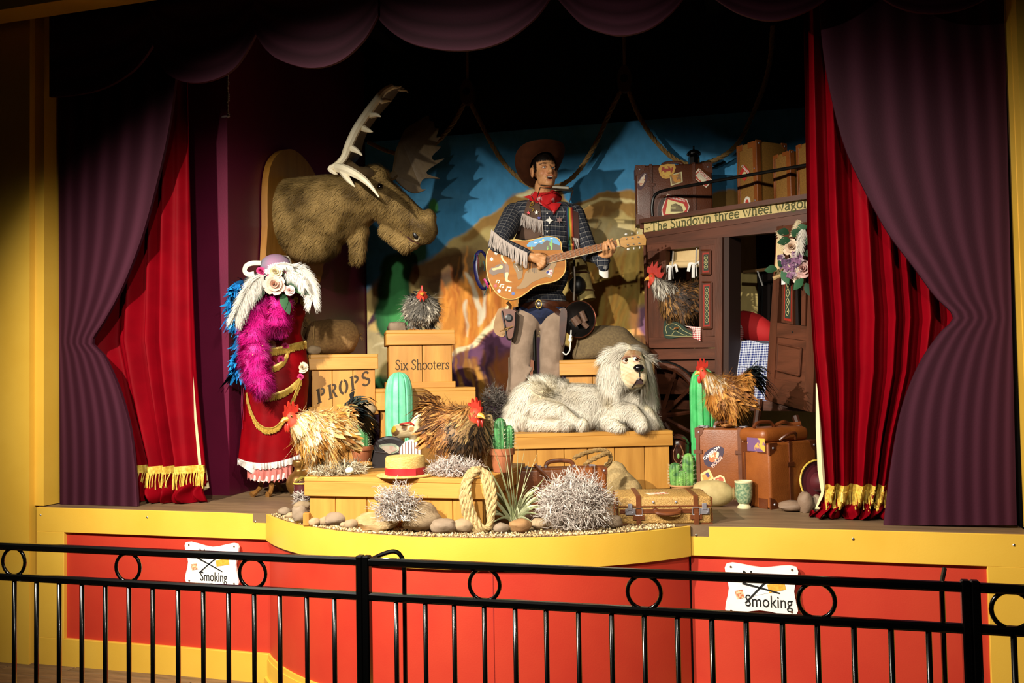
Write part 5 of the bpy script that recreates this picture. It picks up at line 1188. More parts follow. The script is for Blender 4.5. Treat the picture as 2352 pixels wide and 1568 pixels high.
part('brim', MB().lathe([(.05, .0), (R_ * .8, -.006), (R_, .012), (R_, .016), (R_ * .8, .0), (.05, .006)], 32, c=(0, 0, R_), ax=rot), M('maroon_velvet', '#4A0610', rough=.6, sheen=.2), sv, smooth=True)
part('edging', MB().tube([Vector((0, 0, R_)) + rot @ Vector((R_ * math.cos(2 * PI * i / 32), R_ * math.sin(2 * PI * i / 32), .014)) for i in range(33)], .005, 6, cap=False), gold, sv, smooth=True)
part('crown', MB().lathe([(.052, 0), (.048, .05), (.03, .075), (.002, .08)], 24, c=(0, 0, R_), ax=rot), M('maroon_velvet', '#4A0610'), sv, smooth=True)
# ---- burlap sacks
burlap = M('burlap', '#8C6B3E', rough=.95, hex2='#745530', scale=70, bump=.4, bscale=220)
burlapg = M('grey_burlap', '#6E5C3E', rough=.95, hex2='#5C4C34', scale=70, bump=.3, bscale=220)
burlapp = M('pale_burlap', '#B59C6C', rough=.95, hex2='#A08658', scale=90, bump=.3, bscale=220)
def sack(label, fr, outline, depth, mat, seed, name='burlap_sack', k=1.0):
    """puffed bag: outline in pixels, thick in the middle"""
    P = [fr.xz(*p) for p in outline]; P = cr(P, 5); n = len(P); cx, cz = sum(p[0] for p in P) / n, sum(p[1] for p in P) / n; G = []
    for i in range(-8, 9):
        a = i / 8 * PI / 2; s_, c_ = math.sin(a), max(math.cos(a), .02) ** .75
        row = []
        for j, (x, z) in enumerate(P):
            q = Vector((cx + (x - cx) * c_, depth + depth * s_, cz + (z - cz) * c_)); nn = noise.noise(Vector((q.x * 9, q.y * 9 + seed, q.z * 9))) * .014 + .006 * noise.noise(Vector((q.x * 25, q.y * 25 + seed, q.z * 25)))
            q += Vector((x - cx, 0, z - cz)).normalized() * nn * k; q.z = max(q.z, .001); row.append(q)
        G.append(row)
    mb = MB().grid(G, close=True); nr_ = len(G); m_ = len(P); mb.f += [tuple(range(m_)), tuple((nr_ - 1) * m_ + j for j in range(m_ - 1, -1, -1))]; mb.mi += [0, 0]
    t = thing(name, label, 'sack', fr); part('bag', mb, mat, t, smooth=True, sharp=70); return t
KF = Fr(PR.P + Matrix.Rotation(PR.rz, 3, 'Z') @ Vector((.0, .08, .394)), None)
t = sack('round brown burlap sack tied at one end on the PROPS crate', KF, [(702, 812), (700, 775), (708, 745), (730, 733), (770, 732), (808, 735), (826, 760), (824, 790), (808, 810), (760, 814)], .12, burlap, 1)
mb = MB()
for i in range(9):
    A = KF.q(705 + 3 * (i % 3), 735 + 8 * i % 50, .1); mb.tube([KF.q(712, 750, .12), KF.q(700 - (i % 4), 728 + 6 * i, .10 + .01 * i)], [.03, .012], 5)
part('gathered_neck', mb, burlap, t, smooth=True)
mb = MB(); rgk = random.Random(2)
for i in range(14): A = KF.q(826, 770, .12); mb.tube([A, A + Vector((rgk.uniform(0, .03), rgk.uniform(-.03, .03), rgk.uniform(-.04, .04)))], [.002, .0008], 4)
part('frayed_threads', mb, burlap, t, kind='stuff')
part('tie_string', MB().tube([KF.q(722 + 1.5 * math.cos(i), 770 - 34 * math.cos(i * .45), .11 - .115 * math.sin(i * .45)) for i in range(15)], .004, 5), M('jute', '#8C6E40'), t)
GF = Fr(BC.P + Matrix.Rotation(BC.rz, 3, 'Z') @ Vector((.0, .06, .802)), None)
sack('grey burlap sack slumped on the crate behind the dog', GF, [(1320, 826), (1324, 790), (1335, 752), (1380, 746), (1432, 750), (1465, 775), (1497, 803), (1478, 818), (1440, 826), (1380, 828)], .12, burlapg, 2)
HF = Fr(PZ(1420, 1142, STZ) + Vector((0, .05, 0)))
sack('pale burlap sack slumped between the leather suitcase and dog crate', HF, [(1390, 1140), (1388, 1075), (1402, 1064), (1425, 1066), (1450, 1090), (1470, 1115), (1468, 1138), (1430, 1142)], .06, burlapp, 3)
# rope loop lying on the leather suitcase
RF = Fr(S1.P + Matrix.Rotation(S1.rz, 3, 'Z') @ Vector((w1 * .8, .20, .0)), None)
mb = MB(); rope_mesh(mb, [RF.q(*p[:2], p[2]) for p in cr([(1318, 1052, -.05), (1345, 1040, .0), (1378, 1033, .03), (1398, 1040, .04), (1402, 1058, .03), (1385, 1075, .05), (1350, 1085, .05), (1345, 1066, -.03), (1375, 1048, -.03), (1397, 1040, 0)], 7, False)], .013, m=6)
solo('rope_loop', mb, ropem, 'thick rope loop resting behind the upright leather suitcase', 'rope', RF, smooth=True)
# coil of pale rope hanging over the low crate corner
CF2 = Fr(FC.P + Matrix.Rotation(FC.rz, 3, 'Z') @ Vector((wFC - .06, -.045, 0)), None); ropep = M('pale_rope', '#BCA374', rough=.9, hex2='#9A8050', scale=90)
mb = MB()
for k in range(3):
    o = k * 8
    pts = [(1082 + o, 1082 - k, .03), (1068 + o * .6, 1105, -.02), (1062 + o, 1145, -.03 - .01 * k), (1072 + o, 1190 - k * 4, -.04 - .008 * k), (1092 + o, 1218 - 3 * k, -.05 - .008 * k), (1118 + o * .4, 1215 - 4 * k, -.05), (1132 - o * .5, 1175, -.04), (1134 - o, 1130, -.02), (1122 - o * .8, 1092, .03), (1100, 1078 - k, .05)]
    rope_mesh(mb, [CF2.q(*p) for p in cr(pts, 7, True)], .0150, m=6)
solo('rope_coil', mb, ropep, 'pale coiled rope draped over the end of the low crate', 'rope', CF2, smooth=True)
# ---- boot
BP = PZ(1560, 1122, STZ) + Vector((-.01, .10, 0)); BF = Fr(BP); bm_ = BF.m
bt = thing('cowboy_boot', 'dark brown tooled cowboy boot behind the light green cactus', 'boot', BF)
zt = BF.q(1557, 1008).z
me = blob([('c', (0, 0, .03), (0, 0, zt * .55), .048, .062), ('c', (0, 0, zt * .5), (0, 0, zt * .88), .062, .07), ('c', (0, -.01, .032), (.02, -.15, .024), .044, .03)], .008, 5)
me.materials.clear(); me.materials.append(M('boot_leather', '#2C120B', rough=.22, hex2='#3A1A10', scale=12, coat=.4)); link('boot_upper', me, bt)
part('pull_strap', MB().tube(cr([(-.06, -.03, zt * .92), (-.04, -.07, zt + .01), (0, -.075, zt + .015), (.04, -.07, zt), (.06, -.03, zt * .92)], 4, False), .009, 5), M('boot_leather', '#2C120B'), bt, smooth=True)
part('heel', MB().box((0, .02, .012), (.07, .06, .024), bev=.004), M('boot_sole', '#120806', rough=.4), bt)
for sx in (-1, 1): part('tooled_seam', MB().tube([(sx * .012, -.066, zt * .9), (sx * .03, -.064, zt * .75), (sx * .028, -.06, zt * .6), (sx * .006, -.058, zt * .5)], .003, 5), M('boot_stitch', '#8A5A3A', rough=.5), bt)
part('inlaid_leaf', MB().ell((0, -.066, zt * .66), (.008, .004, .018), None, 8, 6), M('inlay_green', '#6A9A4A', rough=.4), bt)
# ---- urn and velvet box by the dress form
UP = PZ(676, 1142, STZ) + Vector((0, .06, 0)); UF = Fr(UP); um = UF.m
solo('brass_urn', MB().lathe([(r * um, z * um) for r, z in cr([(12, 0), (20, 6), (27, 20), (28, 32), (22, 46), (12, 54), (10, 62), (13, 66), (15, 72), (14, 78), (11, 79)], 4, False)], 24), M('antique_brass', '#6E4A20', rough=.35, metal=.6, hex2='#8A6630', scale=12), 'round antique brass urn behind the low crate by the dress form', 'urn', UF, smooth=True)
VP = PZ(686, 1156, STZ) + Vector((.01, .02, 0)); VF = Fr(VP); vm = VF.m
vb = thing('velvet_box', 'small round maroon velvet box with gold rims beside the urn', 'box', VF)
part('drum', MB().lathe([(17 * vm, 2 * vm), (17 * vm, 46 * vm), (2 * vm, 47 * vm)], 24), M('maroon_velvet', '#4A0610'), vb, smooth=True)
for z in (3, 44): part('gold_rim', MB().tube([(17.5 * vm * math.cos(2 * PI * i / 24), 17.5 * vm * math.sin(2 * PI * i / 24), z * vm) for i in range(25)], .005, 6, cap=False), gold, vb, smooth=True)
part('gold_drape', MB().tube(cr([(-.03, 0, 48 * vm), (-.015, -.02, 53 * vm), (.01, -.01, 56 * vm), (.03, .0, 50 * vm)], 4, False), .009, 6), M('gold_cloth', '#9A8A3E', rough=.5, metal=.3), vb, smooth=True)
# ---- boater, handbag, striped bag, toy cow on the low crate
straw = M('straw', '#D9B871', rough=.75, hex2='#C49C50', scale=40, stretch=(1, 1, 5), bump=.6, bscale=120)
HP = PZ(911, 1098, FCZ); HF2 = Fr(HP + Matrix.Rotation(FC.rz, 3, 'Z') @ Vector((0, .11, 0))); hm = HF2.m * .98
ht = thing('boater_hat', 'straw boater hat with a red ribbon band on the low crate', 'hat', HF2)
part('brim', MB().lathe([(20 * hm, 0), (66 * hm, 0), (67 * hm, .004), (66 * hm, .008), (20 * hm, .008)], 40), straw, ht, smooth=True)
part('crown', MB().lathe([(45 * hm, .006), (46 * hm, 22 * hm), (45.5 * hm, 42 * hm), (43 * hm, 46 * hm), (1 * hm, 48 * hm)], 40), straw, ht, smooth=True)
bd_ = part('ribbon_band', MB().lathe([(47 * hm, .008), (47.2 * hm, 10 * hm), (47 * hm, 20 * hm), (45 * hm, 20 * hm)], 40), M('red_ribbon', '#A3161F', rough=.5), ht, smooth=True)
part('ribbon_bow', MB().box((14 * hm, -45.5 * hm, 11 * hm), (22 * hm, .006, 18 * hm), bev=.002), M('red_ribbon', '#A3161F'), bd_)
BGP = PZ(888, 1080, FCZ); BG = Fr(BGP + Matrix.Rotation(FC.rz, 3, 'Z') @ Vector((0, .17, 0))); bg = thing('handbag', 'dark grey leather handbag with a floral fan flap behind the boater', 'handbag', BG)
dk = M('grey_leather', '#332F33', rough=.4, hex2='#282428', scale=14)
def bp2(pts, n=4): return cr([BG.xz(*p) for p in pts], n)
part('bag_body', MB().prism(bp2([(860, 1082), (860, 1030), (870, 1014), (893, 1008), (915, 1012), (928, 1026), (928, 1082)]), 0, .07), dk, bg)
part('top_roll', MB().tube([BG.q(x, y, .02) for x, y in cr([(861, 1028), (872, 1013), (893, 1007), (914, 1011), (926, 1020)], 5, False)], .014, 8), dk, bg, smooth=True)
part('fan_flap', MB().prism([BG.xz(*p) for p in cr([(870, 1024), (885, 1019), (905, 1019), (918, 1028), (914, 1036), (901, 1042), (893, 1041)], 3)], -.006, .002), M('floral_print', '#A9AE9C', rough=.7, hex2='#8FA08A', scale=40), bg)
part('flap_fold', MB().prism([BG.xz(*p) for p in cr([(876, 1027), (888, 1023), (903, 1024), (912, 1032), (900, 1038), (894, 1042)], 3)], -.010, -.004), M('cream_print', '#C8BFAE', rough=.7, hex2='#C9A59A', scale=50), bg)
part('seam', MB().tube([BG.q(861, 1037, -.003), BG.q(893, 1040, -.003), BG.q(927, 1038, -.003)], .003, 5), M('grey_seam', '#5A5458', rough=.5), bg)
SG = Fr(BG.P + Vector((.13, .0, 0)), BG.rz); mb = MB()
ol = cr([SG.xz(*p) for p in [(918, 1085), (918, 1035), (928, 1018), (942, 1011), (955, 1013), (965, 1030), (967, 1085)]], 4)
stp = M('stripe_cloth', '#D6CFC4', rough=.85); 
# striped cloth bag: white body with narrow brown stripes
sbg = thing('striped_bag', 'small white bag with narrow brown stripes behind the boater', 'bag', SG); part('bag_body', mb.prism(ol, 0, .06), stp, sbg)
xs = [p[0] for p in ol]; x0, x1 = min(xs), max(xs)
for k in range(8):
    x = x0 + (x1 - x0) * (k + .5) / 8; zt_ = max([p[1] for p in ol if abs(p[0] - x) < .012] or [.1]); part('stripe', MB().box((x, -.0008, zt_ / 2 - .002), (.004, .0016, zt_ - .008)), M('stripe_brown', '#6E4A44', rough=.8), sbg)
# toy cow
TP = Vector(BG.P) + Vector((.02, .10, 0)); TF = Fr(TP, BG.rz); tc_ = thing('toy_cow', 'pale spotted toy cow with red trim standing behind the handbag', 'toy', TF)
q = TF.q; m_ = TF.m
hb = q(910, 1010).z
me = blob([('c', q(915, 990, .0), q(952, 988, 0), 17 * m_, 16 * m_), ('c', q(910, 998), q(911, 1052), 9 * m_, 8 * m_), ('c', q(922, 998, .03), q(922, 1052, .03), 8 * m_, 8 * m_), ('c', q(950, 996), q(950, 1052), 9 * m_, 8 * m_), ('c', q(950, 980), q(962, 955), 11 * m_, 10 * m_), ('c', q(962, 955), q(978, 962), 10 * m_, 7 * m_), ('c', q(911, 1052), (q(911, 1052).x, 0, .006), 8 * m_, 8 * m_), ('c', q(950, 1052), (q(950, 1052).x, 0, .006), 8 * m_, 8 * m_)], .006, 4)
V = verts_np(me); C = np.tile(np.array(lin('#E6CFA0')), (len(V), 1))
for (x, y, r, h_) in ((909, 993, 8, '#7A5A3A'), (929, 982, 7, '#7A5A3A'), (945, 985, 6, '#9A7448'), (902, 985, 8, '#E0C23A')):
    c = np.array(q(x, y, -.03)); k = ((V[:, 0] - c[0]) ** 2 + (V[:, 2] - c[2]) ** 2) < (r * m_) ** 2; C[k] = lin(h_)
setcols(me, C); me.materials.clear(); me.materials.append(MC('toy_paint', rough=.3, coat=.4)); link('cow_body', me, tc_)
part('red_trim', MB().tube([q(918, 974, -.03), q(930, 972, -.04), q(942, 970, -.035), q(950, 976, -.03)], .006, 6), M('toy_red', '#B8352A', rough=.4), tc_, smooth=True)
# tan canvas bag with cord beside the brown hen
NF = Fr(PZ(1112, 1085, FCZ) + Vector((0, .10, 0)))
t = sack('tan canvas bag with a cord handle behind the brown hen', NF, [(1092, 1084), (1098, 1040), (1105, 985), (1115, 962), (1135, 965), (1140, 1010), (1138, 1060), (1132, 1084)], .05, burlapp, 9, k=.4)
part('cord_handle', MB().tube([NF.q(*p) for p in cr([(1110, 965, -.02), (1116, 956, -.03), (1128, 955, -.03), (1130, 975, -.03), (1128, 1010, -.02), (1110, 1035, -.02), (1112, 1060, -.02)], 5, False)], .006, 6), ropep, t, smooth=True)
# ================================================================== THE COWBOY
from mathutils.bvhtree import BVHTree
def bvh_of(me): 
    me.calc_loop_triangles(); return BVHTree.FromPolygons([v.co.copy() for v in me.vertices], [tuple(t.vertices) for t in me.loop_triangles])
def cam_local(fr): return fr.inv @ (CAM - fr.P)
def hit(bvh, fr, x, y, off=.004, dflt=0.0):
    o = cam_local(fr); d = (fr.q(x, y, 0) - o).normalized(); h = bvh.ray_cast(o, d)
    return (h[0] - d * off) if h[0] is not None else fr.q(x, y, dflt)
def patch(bvh, fr, quad, nu, nv, off, thick, mat, parent, name, smooth=True, dflt=0.0, cols=None, wav=0):
    a, b, c, d = quad; G = []
    for i in range(nv + 1):
        v = i / nv; row = []
        for j in range(nu + 1):
            u = j / nu; x = (a[0] * (1 - u) + b[0] * u) * (1 - v) + (d[0] * (1 - u) + c[0] * u) * v; y = (a[1] * (1 - u) + b[1] * u) * (1 - v) + (d[1] * (1 - u) + c[1] * u) * v
            row.append(hit(bvh, fr, x, y, off + wav * math.sin(9 * u + 5 * v), dflt))
        G.append(row)
    return part(name, MB().sheet(G, (0, thick, 0)), mat, parent, smooth=smooth)
def star2(c, r, y0, y1, n=5, k=.45, rot=0):
    return [(c[0] + (r if i % 2 == 0 else r * k) * math.sin(PI * i / n + rot), c[1] + (r if i % 2 == 0 else r * k) * math.cos(PI * i / n + rot)) for i in range(2 * n)]
CPo = PD(1235, 1000, 6.26); CPo.z = STZ + .352; CF = Fr(CPo); q = CF.q; cm = CF.m
cb = thing('cowboy', 'cowboy figure in plaid shirt, red bandana and tan chaps strumming a guitar', 'person', CF)
cb.name = 'person'
skin = '#C08A5C'
HR = Matrix.Rotation(math.radians(20), 3, 'Z') @ Matrix.Rotation(math.radians(-4), 3, 'X'); HO = q(1250, 393, -.06); HS = 1.08
def H(x, y, z): return HO + HR @ Vector((x, y, z)) * HS
def he(c, r): return ('e', H(*c), tuple(k * HS for k in r), HR)
def hc(a, b, r0, r1): return ('c', H(*a), H(*b), r0 * HS, r1 * HS)
head = [he((0, .015, .03), (.074, .095, .085)), he((0, -.03, -.035), (.061, .066, .085)), he((0, -.060, -.097), (.034, .034, .025)), he((-.034, -.054, -.035), (.028, .032, .03)), he((.034, -.054, -.035), (.028, .032, .03)),
        hc((-.036, -.076, .021), (.036, -.076, .021), .0115, .0115), hc((0, -.088, .006), (0, -.112, -.03), .009, .0145), he((-.013, -.1, -.036), (.009, .011, .008)), he((.013, -.1, -.036), (.009, .011, .008)),
        hc((-.022, -.087, -.054), (.022, -.087, -.054), .008, .008), hc((-.018, -.083, -.084), (.018, -.083, -.084), .008, .008), he((-.036, -.03, -.072), (.02, .032, .03)), he((.036, -.03, -.072), (.02, .032, .03))]
for s in (-1, 1): head += [he((s * .079, .005, -.012), (.010, .022, .034)), he((s * .083, .012, .004), (.008, .014, .018))]
head += [('c', H(0, .02, -.09), q(1247, 470, .0), .058 * HS, .062)]
Ls, Le, Lw = q(1182, 492, .0), q(1143, 562, -.27), q(1212, 588, -.33)
Rs, Re, Rw = q(1318, 494, .0), q(1352, 580, -.05), q(1379, 588, -.24)
body = head + [('c', q(1205, 492), q(1295, 496), .085, .085), ('e', q(1249, 545, .02), (.165, .10, .19)), ('e', q(1249, 630, .02), (.15, .10, .19)), ('e', q(1243, 708, .02), (.145, .10, .10)),
    ('c', Ls, Le, .052, .042), ('c', Le, Lw, .04, .029), ('c', Rs, Re, .052, .042), ('c', Re, Rw, .04, .029),
    ('c', q(1212, 735), q(1198, 850, -.02), .08, .055), ('c', q(1198, 850, -.02), q(1184, 962), .055, .045), ('c', q(1278, 735), q(1266, 850, -.02), .08, .055), ('c', q(1266, 850, -.02), q(1256, 962), .055, .045)]
# strumming hand
def hand(wr, palm, fingers, thumb, r=.0085): 
    P = [('c', wr, palm[0], .028, .030), ('c', palm[0], palm[1], .03, .024)]
    for f in fingers + [thumb]:
        for a, b, k in zip(f, f[1:], range(9)): P.append(('c', a, b, r * (1.08 - .07 * k), r * (1.0 - .07 * k)))
    return P
pl = (q(1226, 592, -.335), q(1238, 598, -.335))
fs = [[q(1240, 589, -.34), q(1251, 594, -.345), q(1253, 601, -.325), q(1247, 603, -.305)], [q(1241, 596, -.345), q(1251, 601, -.35), q(1252, 608, -.325), q(1246, 609, -.305)], [q(1240, 602, -.345), q(1248, 608, -.348), q(1247, 614, -.325), q(1242, 613, -.305)], [q(1236, 607, -.34), q(1242, 613, -.34), q(1240, 617, -.32), q(1236, 615, -.305)]]
body += hand(Lw, pl, fs, [q(1226, 585, -.345), q(1240, 584, -.355), q(1253, 590, -.34)], .0095)
# fretting hand: palm under the neck, four fingers wrapping up over the fingerboard
pr_ = (q(1388, 586, -.26), q(1400, 583, -.28))
fr_ = [[q(1388, 584, -.29), q(1386, 574, -.332), q(1386, 563, -.335), q(1388, 556, -.325)], [q(1396, 584, -.29), q(1394, 572, -.334), q(1392, 561, -.337), q(1394, 554, -.326)], [q(1404, 582, -.29), q(1404, 571, -.336), q(1399, 559, -.338), q(1397, 551, -.325)], [q(1410, 578, -.29), q(1412, 570, -.334), q(1408, 562, -.336), q(1405, 557, -.327)]]
body += hand(Rw, pr_, fr_, [q(1390, 580, -.23), q(1398, 560, -.215), q(1404, 550, -.22), q(1407, 549, -.24)], .0088)
me = blob(body, .0046, 3)
V = verts_np(me); C = np.tile(np.array(lin(skin)), (len(V), 1)); IH = HR.transposed()
loc = (V - np.array(HO)) @ np.array(HR) / HS      # head-local coordinates
def paint(mask, h, k=1.0): C[mask] = C[mask] * (1 - k) + np.array(lin(h)) * k
x_, y_, z_ = loc[:, 0], loc[:, 1], loc[:, 2]; face = (y_ < -.02) & (np.abs(z_) < .13) & (np.abs(x_) < .1)
paint((z_ > .060 - .4 * np.maximum(y_ + .03, 0)) & (z_ < .3) & (np.hypot(x_, y_) < .14) & (z_ > -.02) & (np.abs(x_) < .074), '#1A0F09', .95)
paint((np.abs(x_) > .078) & (((y_ - .004) / .012) ** 2 + ((z_ + .010) / .02) ** 2 < 1), '#9A5F42', .7)
paint(face & (((np.abs(x_) - .035) / .024) ** 2 + ((z_ + .035) / .02) ** 2 < 1), '#B9714E', .5)
for s in (-1, 1): paint(face & (((x_ - s * .032) / .022) ** 2 + ((z_ - .026 - .004 * (1 - abs(s))) / .0062) ** 2 < 1), '#4A2E1C', .85)
paint(face & ((x_ / .027) ** 2 + ((z_ + .055) / .0055) ** 2 < 1) & (y_ < -.08), '#A85A48', .8); paint(face & ((x_ / .022) ** 2 + ((z_ + .083) / .006) ** 2 < 1) & (y_ < -.08), '#B0604C', .8)
for s in (-1, 1): paint(face & (((x_ - s * .029) / .018) ** 2 + ((z_ - .001) / .0105) ** 2 < 1), '#8A5238', .6)
paint((z_ < -.03) & (z_ > -.12) & (y_ < 0) & (np.abs(x_) > .05), '#A87A52', .3)
setcols(me, C); me.materials.clear(); me.materials.append(MC('skin', rough=.5, spec=.35, bump=.03, bscale=200)); link('body', me, cb)
hb_ = bvh_of(me)
for s in (-1, 1):
    e = part('eye', MB().ell(H(s * .0285, -.0755, 0), (.0125 * HS,) * 3, HR, 14, 10), M('eye_white', '#D8D2C6', rough=.2), cb, smooth=True)
    ic = H(s * .0285 - .001, -.0862, -.0005); part('iris', MB().ell(ic, (.0058, .003, .0058), HR, 12, 8), M('iris', '#4A6470', rough=.15), e, smooth=True)
    part('pupil', MB().ell(H(s * .0285 - .001, -.0884, -.0005), (.0027, .0018, .0027), HR, 10, 6), M('pupil', '#050505', rough=.1), e, smooth=True)
    part('eyelid', MB().tube([H(s * .0285 + k * .0135, -.0755 - .012 * math.cos(k * 1.1), .0075 - .006 * k * k) for k in (-1, -.5, 0, .5, 1)], .0042, 6).tube([H(s * .0285 + k * .0125, -.0755 - .0105 * math.cos(k * 1.1), -.0095 + .006 * k * k) for k in (-1, -.5, 0, .5, 1)], .0034, 6), M('lid', '#A8704A', rough=.5), e, smooth=True)
mo = part('mouth', MB().ell(H(0, -.0885, -.068), (.020 * HS, .006, .0095 * HS), HR, 14, 8), M('mouth_dark', '#2A0A08', rough=.4), cb, smooth=True)
part('teeth', MB().box(H(0, -.094, -.062), (.028, .004, .006), HR, .001), M('teeth', '#E4DED0', rough=.3), mo)
# hair: dark locks under the hat and at the temples
rng_ = np.random.default_rng(3); P, Nn = sample(me, 60000, rng_, lambda c: np.linalg.norm(c - np.array(HO), axis=1) < .2)
L = (P - np.array(HO)) @ np.array(HR) / HS; k = ((L[:, 2] > .056 - .25 * np.maximum(L[:, 1] + .02, 0)) & (L[:, 2] > -.03)) | ((np.abs(L[:, 0]) > .064) & (L[:, 1] < -.0) & (L[:, 1] > -.035) & (L[:, 2] > -.035)) | ((L[:, 1] > .05) & (L[:, 2] > -.06))
k &= ~((np.abs(L[:, 0]) > .07) & (np.abs(L[:, 2] + .01) < .04) & (L[:, 1] > -.018) & (L[:, 1] < .035))
P, Nn = P[k][:9000], Nn[k][:9000]; D = lay(np.tile(np.array(HR @ Vector((-.45, -.25, -.65))), (len(P), 1)) + rng_.normal(0, .2, (len(P), 3)), Nn, .3)
cB = np.tile(np.array(lin('#120B07')), (len(P), 1)); link('hair', strands('hair', P, Nn, D, .026, .0012, cB, cB * 1.6, MC('hair_strand', rough=.45)), cb, kind='stuff')
# shirt
sp = [('c', q(1203, 492), q(1297, 496), .10, .10), ('e', q(1249, 540, .02), (.19, .125, .2)), ('e', q(1249, 620, .02), (.175, .125, .22)), ('e', q(1246, 690, .02), (.168, .12, .09)), ('c', q(1247, 462, .01), q(1247, 490), .062, .1),
      ('c', Ls, Le, .082, .066), ('c', Le, q(1206, 585, -.325), .064, .045), ('c', Rs, Re, .078, .066), ('c', Re, q(1372, 590, -.21), .064, .048), ('c', q(1372, 590, -.21), q(1385, 598, -.23), .048, .05), ('c', q(1380, 596, -.23), q(1386, 612, -.235), .046, .040)]
rgs = random.Random(4)
for k in range(9):   # sleeve and body creases
    t_ = k / 8; a = Le.lerp(Lw, .1 + .75 * t_); sp.append(('e', a + Vector((rgs.uniform(-.008, .008), -.012, rgs.uniform(-.01, .01))), (.012, .05 - .012 * t_, .055 - .014 * t_), Matrix.Rotation(rgs.uniform(-.5, .5), 3, 'Y')))
me = blob(sp, .0075, 4); V = verts_np(me)
segs = [(q(1249, 470), q(1247, 720), .165), (Ls, Le, .07), (Le, Lw, .055), (Rs, Re, .07), (Re, Rw, .055)]
best = np.full(len(V), 9e9); UV = np.zeros((len(V), 3))
for a, b, r in segs:
    a, b = np.array(a), np.array(b); d = b - a; Ln = np.linalg.norm(d); u = d / Ln; t_ = np.clip(((V - a) @ u), 0, Ln); off = V - a - t_[:, None] * u; dist = np.linalg.norm(off, axis=1) / r
    e1 = np.cross(u, np.array([0, 1.0, 0])); e1 /= np.linalg.norm(e1); e2 = np.cross(u, e1); an = np.arctan2(off @ e1, -(off @ e2) * np.sign(e2[1] + 1e-9) * -1)
    k = dist < best; best[k] = dist[k]; UV[k, 0] = an[k] * r + 1; UV[k, 1] = ((V - a) @ u)[k] + 1
at = me.attributes.new('puv', 'FLOAT_VECTOR', 'POINT'); at.data.foreach_set('vector', UV.astype(np.float32).ravel())
me.materials.clear(); me.materials.append(MCHK('plaid', '#141A28', '#A8A49E', 30, 'plaid', 'puv')); link('shirt', me, cb); sb_ = bvh_of(me)
# chaps and jeans
suede = M('suede', '#8F7A68', rough=.95, hex2='#7E6A59', scale=14, bump=.15, bscale=60, sheen=.2)
lp = [('c', q(1214, 728, .01), q(1199, 800, -.02), .092, .082), ('c', q(1199, 800, -.02), q(1196, 850, -.03), .082, .078), ('c', q(1196, 850, -.03), q(1183, 962, 0), .078, .094), ('c', q(1276, 728, .01), q(1267, 800, -.02), .095, .086), ('c', q(1267, 800, -.02), q(1265, 850, -.03), .086, .078), ('c', q(1265, 850, -.03), q(1254, 962, 0), .078, .094)]
for k in range(7):
    lp.append(('c', q(1222 - 3 * k, 845 + 5 * k, -.1), q(1180 - k, 838 + 9 * k, -.09), .010, .008)); lp.append(('c', q(1296 - 2 * k, 835 + 6 * k, -.09), q(1262, 846 + 8 * k, -.1), .010, .008))
me = blob(lp, .009, 5); me.materials.clear(); me.materials.append(suede); link('chaps', me, cb); lb_ = bvh_of(me)
me = blob([('e', q(1244, 712, .02), (.172, .125, .075)), ('c', q(1240, 720, .0), q(1240, 740, .02), .09, .05)], .01, 4); me.materials.clear(); me.materials.append(M('denim', '#141D38', rough=.9, hex2='#1B264A', scale=90)); link('jeans', me, cb)
for x in (1188, 1262):
    me = blob([('c', q(x, 972, .0), q(x - 4, 976, -.13), .045, .038), ('c', q(x, 960, .0), q(x, 976, .01), .05, .04)], .009, 3); Vz = verts_np(me); Vz[:, 2] = np.maximum(Vz[:, 2], .002); me.vertices.foreach_set('co', Vz.ravel()); me.materials.clear(); me.materials.append(M('boot_leather', '#2C120B')); link('boot', me, cb)
# vest, fringe, badges
vestm = M('brown_suede', '#5A4336', rough=.95, hex2='#4C382C', scale=16, sheen=.2)
patch(sb_, CF, [(1213, 456), (1240, 470), (1248, 545), (1196, 515)], 8, 12, .008, .004, vestm, cb, 'vest_front')
patch(sb_, CF, [(1200, 500), (1246, 505), (1238, 552), (1182, 548)], 8, 8, .009, .004, vestm, cb, 'vest_front')
patch(sb_, CF, [(1303, 476), (1328, 488), (1332, 572), (1311, 575)], 5, 12, .006, .004, M('vest_dark', '#3A1C14', rough=.9), cb, 'vest_front')
fringem = M('white_fringe', '#CFC4BC', rough=.8)
def fringe(tops, bots, n, d, parent, name='fringe', w=.0038, seed=1, bv=None):
    rg = random.Random(seed); mb = MB()
    for i in range(n):
        u = i / (n - 1); tx, ty = (np.interp(u, np.linspace(0, 1, len(tops)), [p[k] for p in tops]) for k in (0, 1)); bx, by = (np.interp(u, np.linspace(0, 1, len(bots)), [p[k] for p in bots]) for k in (0, 1))
        dd = d[0] + (d[1] - d[0]) * u; A = hit(bv, CF, tx, ty, .01, dd) if bv else q(tx, ty, dd); e = rg.uniform(-3, 3)
        if bv: B = q(bx + e * .6, by + rg.uniform(-4, 4), 0); B = Vector((B.x, A.y - .012 - rg.uniform(0, .01), B.z))
        else: B = q(bx + e * .6, by + rg.uniform(-4, 4), dd - .004 - rg.uniform(0, .008))
        mb.tube([A, A.lerp(B, .5) + Vector((rg.uniform(-.004, .004), -.003, 0)), B], [w, w, w * .7], 4, flat=.5)
    return part(name, mb, fringem, parent, kind='stuff')
fringe([(1200, 490), (1222, 500), (1247, 507)], [(1195, 522), (1222, 534), (1248, 543)], 42, (0, 0), cb, bv=sb_, seed=2)
fringe([(1129, 527), (1150, 545), (1180, 565), (1211, 580)], [(1123, 566), (1146, 577), (1180, 600), (1209, 614)], 75, (-.335, -.385), cb, seed=3, w=.0045)
